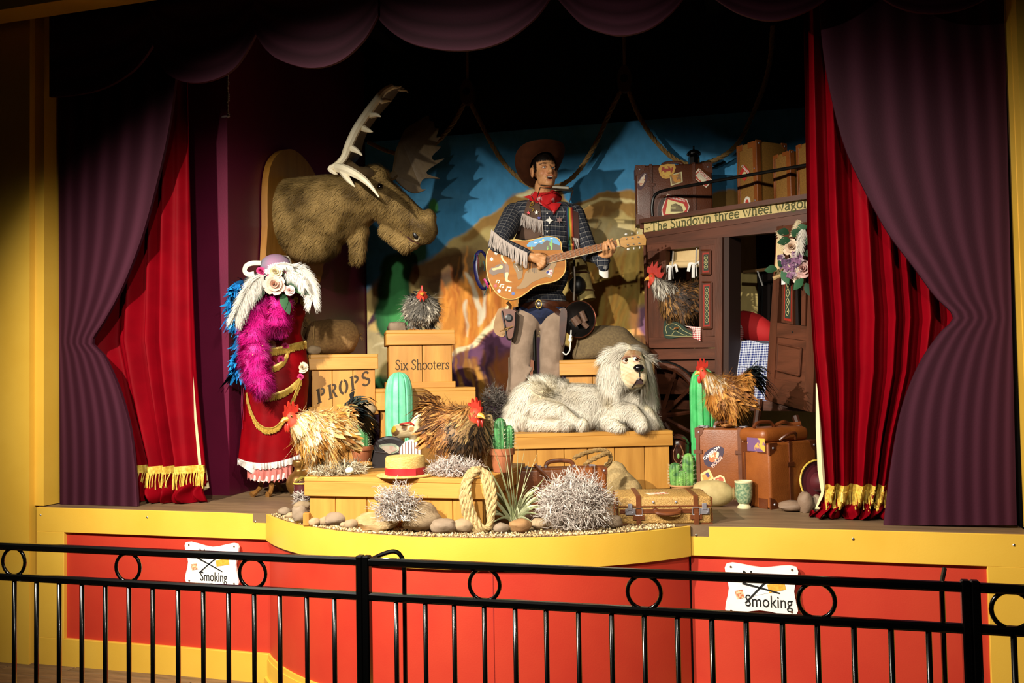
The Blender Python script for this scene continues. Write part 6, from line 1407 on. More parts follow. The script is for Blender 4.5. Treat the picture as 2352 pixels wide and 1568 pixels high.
fringe([(1312, 545), (1328, 548)], [(1314, 575), (1330, 578)], 12, (0, 0), cb, bv=sb_, seed=4)
# open cuff of the fretting arm with pale leather flap
part('cuff_flap', MB().sheet([[q(1371 + 26 * u + (6 * v if u == 0 else 0) + (2 * v if u < 1 else 0), 598 + 4 * u + v * (28 + 10 * math.sin(2.4 * u)), -.24 - .012 * math.sin(PI * u)) for u in [k / 8 for k in range(9)]] for v in (0, .33, .66, 1)], (0, .004, 0)), M('white_leather', '#D8D2C8', rough=.7), cb, smooth=True)
patch(sb_, CF, [(1372, 590), (1398, 588), (1396, 610), (1373, 611)], 6, 5, .004, .004, MCHK('plaid_cuff', '#141A28', '#A8A49E', 30, 'plaid'), cb, 'cuff', dflt=-.26)
def badge(x, y, r, hexc, name='star_badge', n=5, rough=.35, metal=.3, off=.014):
    h_ = hit(sb_, CF, x, y, off); part(name, MB().prism([(h_.x + a, h_.z + b) for a, b in star2((0, 0), r * cm, 0, 0, n)], h_.y - .003, h_.y + .004), M('badge_' + hexc[1:], hexc, rough=rough, metal=metal), cb)
badge(1232, 488, 5.5, '#C8C4BC'); badge(1214, 489, 5, '#B02A34'); badge(1238, 500, 4.5, '#2A2E7A'); badge(1285, 505, 8, '#5A3028', n=6, metal=.1); badge(1262, 506, 9, '#A8A49C', n=4)
g_ = [hit(sb_, CF, x, y, .016) for x, y in cr([(1219, 470), (1221, 464), (1226, 465), (1224, 471), (1218, 472), (1217, 476), (1223, 479), (1226, 481), (1223, 485)], 3, False)]
part('gold_lasso_pin', MB().tube(g_, .003, 6), M('gold_metal', '#C9A648', rough=.35, metal=.6), cb, smooth=True)
cord = [hit(sb_, CF, x, y, .01) for x, y in cr([(1274, 485), (1266, 498), (1262, 508), (1262, 525), (1263, 545)], 4, False)]; part('bolo_cord', MB().tube(cord, .002, 5), ink, cb)
for k in range(5): h_ = hit(sb_, CF, 1257, 476 + k * 14, .006); part('button', MB().ell(h_, (.006, .004, .006), None, 8, 6), M('pearl', '#D0CCC4', rough=.2), cb, smooth=True)
# rainbow guitar strap
for k, h_ in enumerate(('#231A3E', '#1E4A6E', '#2E6A3A', '#B89A2A', '#B8641E', '#8E1A1A')):
    x0 = 1299 + k * 2.6; patch(sb_, CF, [(x0, 476), (x0 + 2.5, 476.5), (x0 + 7, 576), (x0 + 4.5, 576)], 1, 12, .012, .003, M('strap_' + h_[1:], h_, rough=.8), cb, 'strap_stripe', dflt=-.12)
# bandana
ban = MC('bandana_print', rough=.85); rgb = random.Random(6)
def bcol(v, u): return lin('#B01418') if rgb.random() > .05 or v < .15 else lin('#C8A0A0')
G = []
nc = q(1248, 456, -.0)
for i in range(9):
    v = i / 8; row = []
    for j in range(37):
        a = 2 * PI * j / 36; fr_k = max(0, -math.sin(a)) ; r = .078 + .026 * math.sin(PI * v) + .006 * math.sin(7 * a + 4 * v)
        row.append(nc + Vector((r * math.cos(a) * 1.06 + .012, r * math.sin(a) * .95 - .03 * v * fr_k, .042 - .075 * v - .02 * fr_k * v + .006 * math.sin(5 * a))))
    G.append(row)
mb = MB().sheet(G, (0, 0, -.003), bcol); bn = part('bandana', mb, ban, cb, smooth=True, cols=True)
G = [[hit(sb_, CF, 1228 + (1289 - 1228) * u * (1 - v) + (1272 - 1228) * v, 461 + 6 * u + v * (27 + 0 * u), .03 - .012 * v + .008 * math.sin(10 * u)) for u in [k / 12 for k in range(13)]] for v in [k / 6 for k in range(7)]]
part('bandana_point', MB().sheet(G, (0, .004, 0), bcol), ban, bn, smooth=True, cols=True)
G = [[q(1232 - 32 * u, 444 + 8 * u + 16 * v * (1 - u), -.02 + .04 * u) for u in [k / 6 for k in range(7)]] for v in (0, .5, 1)]
part('bandana_tail', MB().sheet(G, (0, .004, 0), bcol), ban, bn, smooth=True, cols=True)
# harmonica on its neck holder
hm_ = M('nickel', '#6E6A60', rough=.35, metal=1); hd = part('harmonica', MB().box((q(1275, 429, -.22) + q(1300, 433, -.22)) / 2, (.115, .026, .022), Matrix.Rotation(.09, 3, 'Y'), .004), hm_, cb)
for pts in ([(1242, 425), (1268, 427), (1314, 433), (1317, 438), (1290, 437), (1243, 431), (1242, 425)], [(1241, 430), (1236, 446), (1230, 467), (1221, 450)], [(1316, 437), (1310, 458), (1304, 474)]):
    part('holder_wire', MB().tube([q(x, y, -.21 + (.06 if y > 440 else 0)) for x, y in pts], .0035, 6), hm_, hd, smooth=True)
# hat: tilted back, brim curled up at the sides
felt = M('brown_felt', '#40200E', rough=.9, hex2='#371A0A', scale=20, spec=.15)
TR = HR @ Matrix.Rotation(math.radians(-36), 3, 'X'); HC = H(0, .028, .058)
G = []
for i in range(9):
    k = i / 8; row = []
    for j in range(49):
        a = 2 * PI * j / 48; ca, sa = math.cos(a), math.sin(a); rx, ry = .082 + (.172 - .082) * k, .098 + (.205 - .098) * k
        z = .075 * k * k * ca * ca - .018 * k * (sa < 0) * sa * sa; row.append(HC + TR @ Vector((rx * ca, ry * sa, z)) * 1.02)
    G.append(row)
ht = part('hat_brim', MB().sheet(G, TR @ Vector((0, 0, .006))), felt, cb, smooth=True)
G = []
for i, (k, z) in enumerate([(1.0, 0), (.98, .03), (.95, .06), (.9, .09), (.8, .108), (.55, .112), (.2, .098), (.02, .094)]):
    G.append([HC + TR @ Vector((.084 * k * math.cos(2 * PI * j / 40), .1 * k * math.sin(2 * PI * j / 40), z)) * 1.02 for j in range(41)])
part('hat_crown', MB().sheet(G, TR @ Vector((0, 0, -.004))), felt, ht, smooth=True)
part('hat_band', MB().tube([HC + TR @ Vector((.086 * math.cos(2 * PI * j / 40), .102 * math.sin(2 * PI * j / 40), .014)) * 1.02 for j in range(41)], .008, 6, cap=False), M('hat_band', '#22100A', rough=.6), ht, smooth=True)
# belts, holster, knife sheath
beltm = M('belt_leather', '#33180B', rough=.35, hex2='#44200E', scale=20, coat=.2)
wb = blob([('e', q(1246, 690, .02), (.172, .125, .12)), ('e', q(1246, 735, .02), (.172, .125, .11))], .012, 3); wbv = bvh_of(wb)
part('waist_belt', MB().tube([hit(wbv, CF, x, y, .004) for x, y in cr([(1190, 703), (1210, 702), (1240, 694), (1270, 697), (1305, 699)], 4, False)], .022, 6, flat=.3, up=(0, 0, 1)), beltm, cb, smooth=True)
gb = part('gun_belt', MB().tube([hit(wbv, CF, x, y, .014) for x, y in cr([(1178, 712), (1205, 707), (1232, 698), (1262, 703), (1280, 716), (1294, 732)], 4, False)], .021, 6, flat=.3, up=(0, 0, 1)), beltm, cb, smooth=True)
bc_ = hit(wbv, CF, 1237, 698, .03); part('buckle', MB().tube([bc_ + Vector((.02 * math.cos(a * .45), 0, .028 * math.sin(a * .45))) for a in range(15)], .0045, 6), M('brass', '#A88A48', rough=.3, metal=.9), gb, smooth=True)
def px_prism(pts, d0, d1, n=4, mp=None): return MB().prism(cr([CF.xz(*p, (d0 + d1) / 2) for p in pts], n), d0, d1, mp)
hol = part('holster', px_prism([(1152, 713), (1185, 715), (1184, 745), (1178, 776), (1165, 778), (1158, 750)], -.15, -.09), M('holster_leather', '#5A2A12', rough=.4, hex2='#6A3416', scale=14), cb)
part('holster_edge', MB().tube([q(x, y, -.155) for x, y in cr([(1153, 714), (1160, 750), (1165, 777), (1178, 776), (1184, 745), (1185, 716)], 4, False)], .006, 5), M('black_edge', '#0E0907', rough=.4), hol, smooth=True)
part('holster_concho', MB().lathe([(.026, 0), (.026, .006), (.016, .009)], 20, c=q(1169, 730, -.152), ax=Matrix.Rotation(PI / 2, 3, 'X')), M('concho', '#14161A', rough=.4), hol)
part('holster_strap', MB().tube([q(x, y, -.16) for x, y in ((1148, 761), (1160, 756), (1178, 749))], .005, 5), M('strap_pale', '#8A6840', rough=.5), hol, smooth=True)
part('holster_buckle', MB().tube([q(1162 + 4 * math.cos(a * .8), 755 + 4 * math.sin(a * .8), -.166) for a in range(9)], .0018, 5), M('brass', '#A88A48'), hol)
part('saddle_pouch', px_prism([(1146, 710), (1162, 712), (1160, 770), (1140, 768), (1134, 750), (1140, 725)], -.09, -.02), M('pouch_leather', '#9A7444', rough=.5, hex2='#86602E', scale=12), cb)
part('gun_grip', MB().tube([q(1170, 714, -.12), q(1172, 702, -.12), q(1165, 694, -.12)], [.02, .018, .02], 8, flat=.6), M('gun_grip', '#5A3A22', rough=.3), hol, smooth=True)
part('knife_sheath', px_prism([(1288, 712), (1302, 715), (1298, 770), (1291, 795), (1285, 770)], -.1, -.06), beltm, cb)
# leg lacing
for k in range(3): part('lacing', MB().tube([hit(lb_, CF, 1168 + k * 2, y, .006, -.05) for y in (820, 845, 870, 900)], .002, 4), M('lace', '#6E5C4C', rough=.8), cb)
# white cord with knot
part('hanging_cord', MB().tube([q(x, y, -.12) for x, y in cr([(1312, 758), (1311, 775), (1310, 792), (1308, 806), (1300, 814), (1292, 808)], 4, False)], .0045, 6), tiem, cb, smooth=True)
part('cord_knot', MB().ell(q(1310, 780, -.125), (.013, .012, .018), None, 10, 8).ell(q(1311, 772, -.125), (.010, .010, .012), None, 10, 8), tiem, cb, smooth=True)
# ---- guitar (held: its own thing)
GR = Fr(CF.P + CF.n * -.0, CF.rz); G0 = -.30; G1 = -.20
GT = Fr(CF.P.copy(), CF.rz); gt = thing('acoustic_guitar', 'honey coloured acoustic guitar painted with a longhorn, stars and desert scene', 'guitar', GT)
Z4 = lambda u, v: (1060 + u / 3.563, 320 + v / 3.563); Z2 = lambda u, v: (1080 + u / 7.467, 500 + v / 7.467)
outl = [(820, 905), (815, 850), (790, 812), (740, 797), (680, 798), (610, 815), (520, 830), (440, 822), (350, 835), (270, 860), (222, 905), (204, 970), (206, 1060), (225, 1150), (265, 1230), (320, 1285), (390, 1308), (460, 1298), (530, 1255), (590, 1208), (650, 1185), (720, 1172), (790, 1148), (840, 1095), (853, 1030), (846, 960)]
go = [CF.xz(*Z4(*p), G0) for p in outl]; gs = cr(go, 4)
honey = M('honey_top', '#A5660A', rough=.45, hex2='#935706', scale=4, stretch=(1, 1, 6), coat=.06, spec=.25); rim_m = M('guitar_side', '#4A2410', rough=.3, coat=.4)
gbody = part('guitar_side', MB().prism([(x * .995 + .0, z) for x, z in gs], G0 + .004, G1), rim_m, gt)
part('guitar_top', MB().prism(gs, G0, G0 + .005), honey, gt)
ctr = Vector((sum(p[0] for p in gs) / len(gs), 0, sum(p[1] for p in gs) / len(gs)))
part('top_binding', MB().tube([(x, G0 + .002, z) for x, z in gs] + [(gs[0][0], G0 + .002, gs[0][1])], .0042, 6), M('binding', '#C9A24C', rough=.35), gt, smooth=True)
def dec(name, pts, hexc, lay=1, n=0, src=Z2, rough=.35):
    P = [CF.xz(*src(*p), G0) for p in pts]; P = cr(P, n) if n else P
    return part(name, MB().prism(P, G0 - .0006 * lay, G0 + .001), M('gpaint_' + hexc[1:], hexc, rough=rough), gt)
hol_c = q(*Z2(1225, 735), G0 - .001)
part('sound_hole', MB().lathe([(.042, 0), (.042, .002)], 24, c=hol_c, ax=Matrix.Rotation(PI / 2, 3, 'X')), ink, gt); part('rosette', MB().tube([hol_c + Vector((.05 * math.cos(a * .2618), 0, .05 * math.sin(a * .2618))) for a in range(25)], .004, 5, cap=False), M('rosette', '#6E4420', rough=.4), gt)
dec('painted_sky', [(1010, 420), (1080, 390), (1180, 345), (1290, 325), (1400, 325), (1470, 350), (1520, 400), (1535, 470), (1300, 480), (980, 500)], '#3F8FC0', 1, 2)
dec('painted_mountain', [(1060, 550), (1120, 480), (1180, 430), (1225, 455), (1315, 378), (1400, 425), (1545, 480), (1555, 550), (1300, 560)], '#4A3828', 2)
dec('painted_sun', [(1252 + 20 * math.cos(a), 388 + 20 * math.sin(a)) for a in [k * .7 for k in range(9)]], '#E8B83A', 3)
for pts in ([(1390, 550), (1385, 500), (1360, 470), (1360, 425), (1375, 425), (1378, 460), (1388, 470), (1390, 375), (1412, 375), (1412, 490), (1408, 550)], [(1322, 550), (1312, 510), (1318, 505), (1325, 525), (1328, 480), (1336, 480), (1336, 520), (1345, 515), (1338, 535), (1334, 550)], [(1045, 545), (1035, 510), (1045, 510), (1048, 475), (1058, 475), (1062, 515), (1075, 510), (1065, 545)]): dec('painted_cactus', pts, '#6FAE4A', 4)
for x, y in ((1120, 430), (1215, 402), (1390, 357)): dec('painted_cloud', [(x - 30, y + 6), (x, y - 10), (x + 30, y - 4), (x + 10, y + 5)], '#DDE6EA', 3, 2)
dec('pickguard', [(1290, 790), (1480, 760), (1450, 850), (1420, 960), (1385, 1030), (1310, 1015), (1220, 1040), (1150, 1070), (1060, 1110), (980, 1180), (890, 1215), (785, 1205), (860, 1140), (920, 1030), (950, 930), (1040, 870), (1180, 850)], '#84622A', 3, 3)
br = dec('bridge', [(735, 775), (880, 770), (905, 910), (885, 1040), (820, 1058), (790, 940), (745, 850)], '#7A5A22', 4)
for k in range(6): part('bridge_pin', MB().ell(q(*Z2(770 + 12 * k, 790 + 22 * k), G0 - .004), (.004, .004, .004), None, 8, 6), M('pearl', '#D0CCC4'), br, smooth=True)
# longhorn skull
dec('painted_longhorn', [(325, 905), (345, 880), (370, 850), (400, 850), (480, 800), (540, 790), (600, 800), (640, 860), (640, 930), (590, 950), (500, 950), (420, 980), (390, 990), (360, 965), (330, 950)], '#5A3E26', 2, 2)
dec('painted_longhorn', [(370, 870), (470, 850), (520, 815), (560, 830), (545, 875), (470, 885), (400, 905)], '#D8A868', 3, 2)
dec('painted_longhorn', [(590, 765), (640, 790), (668, 860), (665, 930), (620, 950), (600, 900), (610, 850)], '#7A5236', 3, 2)
dec('painted_horn', [(600, 780), (545, 720), (525, 660), (545, 620), (575, 625), (560, 670), (580, 720), (630, 775)], '#D9B988', 4, 2); dec('painted_horn', [(605, 940), (600, 1000), (600, 1070), (640, 1105), (735, 1105), (680, 1085), (645, 1060), (650, 1000), (660, 940)], '#D9B988', 4, 2)
dec('painted_ear', [(505, 715), (560, 770), (585, 800), (530, 775)], '#6A4A2E', 3); dec('painted_ear', [(570, 950), (600, 945), (605, 990), (580, 1035)], '#6A4A2E', 3)
for c, r, h_ in (((445, 605), 42, '#E8DCC4'), ((365, 710), 38, '#E8DCC4'), ((432, 1165), 36, '#B02838'), ((495, 1255), 40, '#E0D0D8'), ((738, 1298), 38, '#2A5AA8')):
    dec('star_sticker', star2(c, r, 0, 0, 6, .55), h_, 3)
for (x, y, k) in ((470, 1095, .7), (540, 1170, .85), (650, 1225, 1.1)):
    dec('painted_note', [(x - 30 * k, y + 10 * k), (x - 20 * k, y - 45 * k), (x + 55 * k, y - 35 * k), (x + 40 * k, y + 20 * k), (x + 28 * k, y + 16 * k), (x + 38 * k, y - 18 * k), (x - 8 * k, y - 26 * k), (x - 16 * k, y + 14 * k)], '#EADFC0', 3)
    for dx, dy in ((-32, 12), (22, 26)): dec('painted_note', [(x + dx * k + 18 * k * math.cos(a * .8), y + dy * k + 15 * k * math.sin(a * .8)) for a in range(8)], '#EADFC0', 3)
hp = dec('flag_heart', [(1295, 940), (1320, 905), (1345, 905), (1385, 880), (1412, 895), (1412, 935), (1395, 995), (1340, 975)], '#D8CCC4', 4)
for k in range(4): part('heart_stripe', MB().prism([CF.xz(*Z2(1345 + 8 * k, 905 + 24 * k - 18), G0), CF.xz(*Z2(1405, 885 + 26 * k - 8), G0), CF.xz(*Z2(1405, 896 + 26 * k - 8), G0), CF.xz(*Z2(1345 + 8 * k, 916 + 24 * k - 18), G0)], G0 - .0032, G0), M('gpaint_A32030', '#A32030'), hp)
part('heart_canton', MB().prism([CF.xz(*Z2(1298, 940), G0), CF.xz(*Z2(1320, 908), G0), CF.xz(*Z2(1348, 908), G0), CF.xz(*Z2(1350, 945), G0), CF.xz(*Z2(1322, 962), G0)], G0 - .0034, G0), M('gpaint_2A3078', '#2A3078'), hp)
# neck, frets, headstock
nk = [(1252, 589), (1422, 550), (1424, 565), (1256, 605)]
ngm = M('fretboard', '#A8672C', rough=.4, hex2='#96571F', scale=10, stretch=(1, 1, 8)); neck = part('neck', MB().prism([CF.xz(*p, G0) for p in nk], G0 - .012, G0 + .014), ngm, gt)
part('neck_edge', MB().tube([q(1256, 605, G0 - .01), q(1424, 565, G0 - .01)], .003, 5), M('binding_w', '#C8BC9C', rough=.4), neck)
A0, A1, B0, B1 = Vector(q(1252, 589, G0)), Vector(q(1422, 550, G0)), Vector(q(1256, 605, G0)), Vector(q(1424, 565, G0))
for k in range(17):
    t_ = (k / 16) ** .92 * .97; part('fret', MB().tube([A0.lerp(A1, t_) + Vector((0, -.013, 0)), B0.lerp(B1, t_) + Vector((0, -.013, 0))], .0016, 4), M('fretwire', '#C8C4BC', rough=.3, metal=.6), neck)
for k in range(6):
    t_ = (k + .7) / 6.4; part('string', MB().tube([q(*Z2(790 + 10 * k, 800 + 20 * k), G0 - .01), A0.lerp(B0, t_) + Vector((0, -.0165, 0)), A1.lerp(B1, t_) + Vector((0, -.0165, 0))], .0007, 4), hm_, neck)
part('nut', MB().prism([CF.xz(*p, G0) for p in ((1415, 551), (1420, 549), (1423, 565), (1418, 566))], G0 - .018, G0), M('bone', '#C9A860', rough=.4), neck)
hs = part('headstock', MB().prism([CF.xz(*p, G0) for p in [(1421, 550), (1430, 545), (1478, 538), (1484, 549), (1483, 563), (1450, 565), (1436, 569), (1424, 565)]], G0 - .008, G0 + .010), M('headstock_wood', '#B88534', rough=.35, hex2='#A6741F', scale=14, stretch=(1, 1, 5), coat=.4), gt)
for k in range(3):
    for (x, y, up) in ((1438 + 13.5 * k, 548 - 1.8 * k, -1), (1441 + 13.2 * k, 562 - 1.7 * k, 1)):
        part('peg_post', MB().lathe([(.005, 0), (.005, .012)], 8, c=q(x, y, G0 - .008), ax=Matrix.Rotation(PI / 2, 3, 'X')), hm_, hs); part('tuning_peg', MB().ell(q(x + (0 if up < 0 else 2), y + up * 10, G0 + .004), (.010 if k == 0 else .005, .006, .008), None, 10, 8), M('pearl', '#D0CCC4'), hs, smooth=True)
# ---- gear hung about the cowboy
pan = thing('metal_pan', 'dark metal pan with a loaf hung at the cowboy hip', 'pan', Fr(q(0, 0) and CF.P, CF.rz)); pc = q(1330, 733, -.10)
ax_ = Matrix.Rotation(math.radians(-28), 3, 'Z') @ Matrix.Rotation(math.radians(22), 3, 'Y') @ Matrix.Rotation(PI / 2, 3, 'X')
part('bowl', MB().lathe(cr([(.002, -.05), (.05, -.048), (.09, -.03), (.118, .0), (.124, .004), (.118, .006), (.088, -.022), (.05, -.04), (.002, -.042)], 3, False), 32, c=pc, ax=ax_), M('pan_metal', '#2A2624', rough=.25, metal=.8), pan, smooth=True)
part('rim', MB().tube([pc + ax_ @ Vector((.123 * math.cos(2 * PI * i / 32), .123 * math.sin(2 * PI * i / 32), .003)) for i in range(33)], .005, 6, cap=False), M('copper_rim', '#5A2A18', rough=.3, metal=.7), pan, smooth=True)
for a_, b_, r_ in (((1318, 728), (1330, 745), .03), ((1335, 715), (1345, 738), .02), ((1338, 740), (1350, 752), .018)): part('utensil', MB().tube([q(*a_, -.10), q(*b_, -.10)], r_, 8), M('bread', '#5A4030', rough=.6), pan, smooth=True)
rl = Fr(CF.P, CF.rz); bedr = thing('bedroll', 'rolled khaki bedroll slung behind the cowboy hip', 'bedroll', rl)
part('roll', MB().tube([q(1326, 600, .10), q(1348, 690, .06)], .062, 16), M('khaki', '#8E7C48', rough=.95, hex2='#7A6A3C', scale=30), bedr, smooth=True)
for y in (.3, .75): c0 = q(1326, 600, .10).lerp(q(1348, 690, .06), y); part('roll_strap', MB().tube([c0 + Vector((.065 * math.cos(a * .42), .065 * math.sin(a * .42), 0)) for a in range(16)], .006, 5), beltm, bedr)
part('black_pot', MB().ell(q(1326, 655, -.0), (.06, .05, .065), None, 18, 12), M('pot_black', '#0A0A0B', rough=.4), bedr, smooth=True)
part('ladle', MB().tube([q(1318, 590, -.09), q(1320, 640, -.1), q(1318, 690, -.1)], .008, 6), M('ladle', '#3A3024', rough=.4, metal=.4), bedr, smooth=True)
tb = thing('ribbon_tambourine', 'dark blue tambourine with coloured ribbons behind the guitar', 'tambourine', rl)
tcn = q(1108, 620, -.06); part('hoop', MB().tube([tcn + Vector((.045 * math.cos(2 * PI * i / 24) - .01 * math.sin(2 * PI * i / 24), 0.02 * math.cos(2 * PI * i / 24), .13 * math.sin(2 * PI * i / 24))) for i in range(25)], .02, 8, cap=False, flat=.5), M('navy', '#1A1848', rough=.4), tb, smooth=True)
for i, (x0, y0, x1, y1, h_) in enumerate(((1095, 584, 1098, 606, '#B02870'), (1100, 584, 1103, 612, '#9A9A5A'), (1090, 585, 1086, 604, '#3A9AB0'), (1111, 600, 1112, 622, '#3A9AB0'), (1098, 606, 1100, 640, '#8E2A2A'), (1112, 640, 1120, 660, '#B02870'), (1118, 655, 1112, 677, '#2A9AA8'), (1123, 655, 1126, 672, '#C86A20'), (1088, 590, 1084, 600, '#C86A20'))):
    part('ribbon', MB().tube([q(x0, y0, -.10), q((x0 + x1) / 2 + 2, (y0 + y1) / 2, -.11), q(x1, y1, -.10)], .008, 4, flat=.25), M('ribbon_' + h_[1:], h_, rough=.5), tb)
rf = thing('rifle', 'rifle with wooden stock standing between the cowboy legs', 'rifle', rl)
part('stock', MB().prism([CF.xz(*p, -.08) for p in [(1219, 826), (1226, 828), (1228, 870), (1222, 920), (1214, 978), (1204, 976), (1211, 900), (1217, 860)]], -.10, -.06), M('rifle_stock', '#7A4420', rough=.35, hex2='#6A3818', scale=9), rf)
part('barrel', MB().tube([q(1228, 700, .0), q(1228, 780, -.07), q(1230, 870, -.08)], .012, 8), M('gun_metal', '#16150F', rough=.25, metal=.8), rf, smooth=True)
part('receiver', MB().prism([CF.xz(*p, -.08) for p in [(1224, 850), (1234, 850), (1238, 885), (1232, 920), (1224, 915)]], -.105, -.06), M('gun_metal', '#16150F'), rf)
part('trigger_guard', MB().tube([q(1224, 868, -.1), q(1222, 880, -.105), q(1228, 890, -.105), q(1236, 884, -.1)], .004, 6), M('brass', '#A88A48'), rf)
# ================================================================== MOOSE HEAD
furm = MC('fur', rough=.75, spec=.2)
skinm = MC('animal_skin', rough=.6, spec=.3)
MP = Vector((-3.16, 5.62, 2.7)); MO = Fr(MP); mm = MO.m
def mq(x, y, dd=0.0): return MO.q(x, y, -.32 * (x - 660) * mm + dd)
ms = thing('moose_trophy', 'mounted moose head with broad pale antlers on a wooden plaque', 'moose head', MO)
oak = M('plaque_oak', '#9A6A28', rough=.4, hex2='#8A5A1E', scale=6, stretch=(4, 4, .5), coat=.2)
pts = cr([(5.29, 2.25), (5.285, 2.6), (5.30, 2.92), (5.40, 3.09), (5.62, 3.185), (5.86, 3.13), (6.02, 2.98), (6.08, 2.7), (6.0, 2.3), (5.64, 2.1)], 5)
inv = MO.inv
part('plaque', MB().prism(pts, 0, .045, lambda v: inv @ (Vector((-3.205 + v.y, v.x, v.z)) - MO.P)), oak, ms)
me = blob([('e', mq(668, 505, .02), (.10, .22, .27)), ('c', mq(680, 500), mq(770, 480), .27, .235), ('e', mq(720, 545, -.02), (.2, .18, .17)), ('c', mq(770, 480), mq(850, 445), .225, .165), ('c', mq(850, 440), mq(925, 490), .15, .115), ('c', mq(925, 492), mq(972, 528), .115, .10), ('e', mq(978, 525), (.075, .085, .11)), ('e', mq(985, 500), (.05, .075, .06)),
           ('c', mq(890, 525), mq(938, 560), .05, .055), ('e', mq(945, 562), (.055, .06, .035)), ('c', mq(826, 520), mq(823, 560), .06, .05), ('c', mq(823, 560), mq(822, 590), .05, .045), ('e', mq(862, 400), (.09, .085, .06)), ('c', mq(740, 440), mq(800, 435), .09, .1),
           ('c', mq(800, 408, -.10), mq(812, 420, -.13), .035, .03)], .014, 5)
V = verts_np(me); nn = np.array([noise.noise(Vector(v) * 6) + .5 * noise.noise(Vector(v) * 17) for v in V])
cA, cB, cC = (np.array(lin(h)) for h in ('#35240F', '#7C6234', '#BC9C62'))
C = cA + (cB - cA) * np.clip(nn + .5, 0, 1)[:, None]; setcols(me, C); me.materials.clear(); me.materials.append(skinm); link('moose_head', me, ms); mbv = bvh_of(me)
rg = np.random.default_rng(5); P, Nn = sample(me, 80000, rg)
ax = np.array((mq(900, 480) - mq(700, 500)).normalized()); n1 = np.array([noise.noise(Vector(p) * 5) for p in P]); n2 = np.array([noise.noise(Vector(p) * 14 + Vector((3, 1, 2))) for p in P])
D = lay(-ax * .75 + np.array([0, 0, -.65]) + rg.normal(0, .16, P.shape) + np.stack([n2, n1, n2 * .5], 1) * .6, Nn, .38)
mx = np.array([MO.q(p, 500).x for p in (905,)])[0]; nose = P[:, 0] > mq(940, 500).x
Ln = np.where(nose, .016, .04) * rg.uniform(.6, 1.3, len(P)); t = np.clip(.5 + n1 * .9 + n2 * .7, 0, 1)[:, None]
cb_ = cA * .7 + (cB - cA) * t; ct_ = cB * .8 + (cC - cB * .8) * t + rg.normal(0, .012, (len(P), 1)); link('fur', strands('fur', P, Nn, D, Ln, .0016, cb_, np.clip(ct_, 0, 1), furm, droop=.12), ms, kind='stuff')
e = part('eye', MB().ell(hit(mbv, MO, 872, 429, .004), (.024, .02, .024), None, 14, 10), M('dark_eye', '#0A0604', rough=.08, coat=.6), ms, smooth=True)
part('nostril', MB().ell(hit(mbv, MO, 955, 540, -.002), (.02, .016, .03), Matrix.Rotation(-.5, 3, 'Y'), 12, 8), M('nostril_dark', '#0C0705', rough=.4), ms, smooth=True)
part('nostril_rim', MB().tube([hit(mbv, MO, 957 + 7 * math.cos(.3 + a * .3), 540 + 12 * math.sin(.3 + a * .3), .006) for a in range(8)], .006, 6), M('nostril_skin', '#A89878', rough=.5), ms, smooth=True)
part('mouth_line', MB().tube([hit(mbv, MO, x, y, .008) for x, y in ((905, 515), (925, 535), (945, 552), (962, 560))], .006, 5), M('mouth_line', '#3A1810', rough=.6), ms)
bone = M('antler', '#E6DCC2', rough=.55, hex2='#D6C9A8', scale=10, bump=.1); boned = M('antler_brown', '#6A573A', rough=.6, hex2='#57452C', scale=9, bump=.15)
# far antler: broad palm facing the house
Z1 = lambda u, v: (480 + u / 3.408, 160 + v / 3.408)
far = [(1440, 830), (1448, 700), (1465, 620), (1500, 540), (1540, 460), (1640, 392), (1722, 345), (1732, 385), (1765, 400), (1772, 450), (1802, 455), (1780, 530), (1815, 524), (1765, 590), (1815, 605), (1748, 675), (1760, 715), (1840, 700), (1722, 780), (1705, 820), (1805, 855), (1690, 852), (1652, 900), (1662, 935), (1697, 940), (1612, 966), (1530, 930)]
def curve_out(v): return v + Vector((0, .10 * ((v.z - .4) / .5) ** 2, 0))
fp = cr([MO.xz(*Z1(*p), .12) for p in far], 3)
part('antler_palm', MB().prism(fp, .10, .122, curve_out), boned, ms)
part('antler_stem', MB().tube([mq(868, 405, .10), MO.q(890, 412, .10), MO.q(908, 400, .115)], [.04, .035, .03], 8), boned, ms, smooth=True)
# near antler: seen along its edge
near = cr([(757, 388), (775, 378), (790, 362), (797, 345), (805, 325), (820, 295), (842, 262), (858, 240), (873, 220), (885, 207), (903, 198)], 4, False)
front = [MO.q(x, y, -.50) for x, y in near]; back = [MO.q(x + 24 - 3 * math.cos(i * .3) + (16 if i > 30 else 0) * 0, y + 6, -.18) for i, (x, y) in enumerate(near)]
G = [[a.lerp(b, k / 6) + Vector((.012 * math.sin(PI * k / 6), 0, .0)) for k in range(7)] for a, b in zip(front, back)]
part('antler_palm', MB().sheet(G, (.016, .0, .004)), boned, ms, smooth=True)
ed = part('antler_edge', MB().tube(front, [.018 + .010 * math.sin(PI * i / len(front)) for i in range(len(front))], 8), bone, ms, smooth=True)
def tine(pts, r): part('antler_tine', MB().tube([MO.q(*p) for p in cr(pts, 4, False)], [r * (1 - .9 * (i / (4 * (len(pts) - 1))) ** 1.4) for i in range(4 * (len(pts) - 1) + 1)], 7), bone, ms, smooth=True)
tine([(806, 340, -.5), (820, 347, -.54), (832, 357, -.58)], .024); tine([(835, 295, -.5), (846, 300, -.55), (856, 303, -.6)], .022); tine([(852, 265, -.5), (865, 264, -.56), (875, 268, -.6)], .02); tine([(876, 232, -.5), (890, 230, -.56), (900, 232, -.6)], .019); tine([(900, 200, -.48), (912, 201, -.42), (924, 197, -.4)], .012)
tine([(905, 199, -.3), (920, 207, -.3), (932, 208, -.3), (938, 214, -.3)], .012)
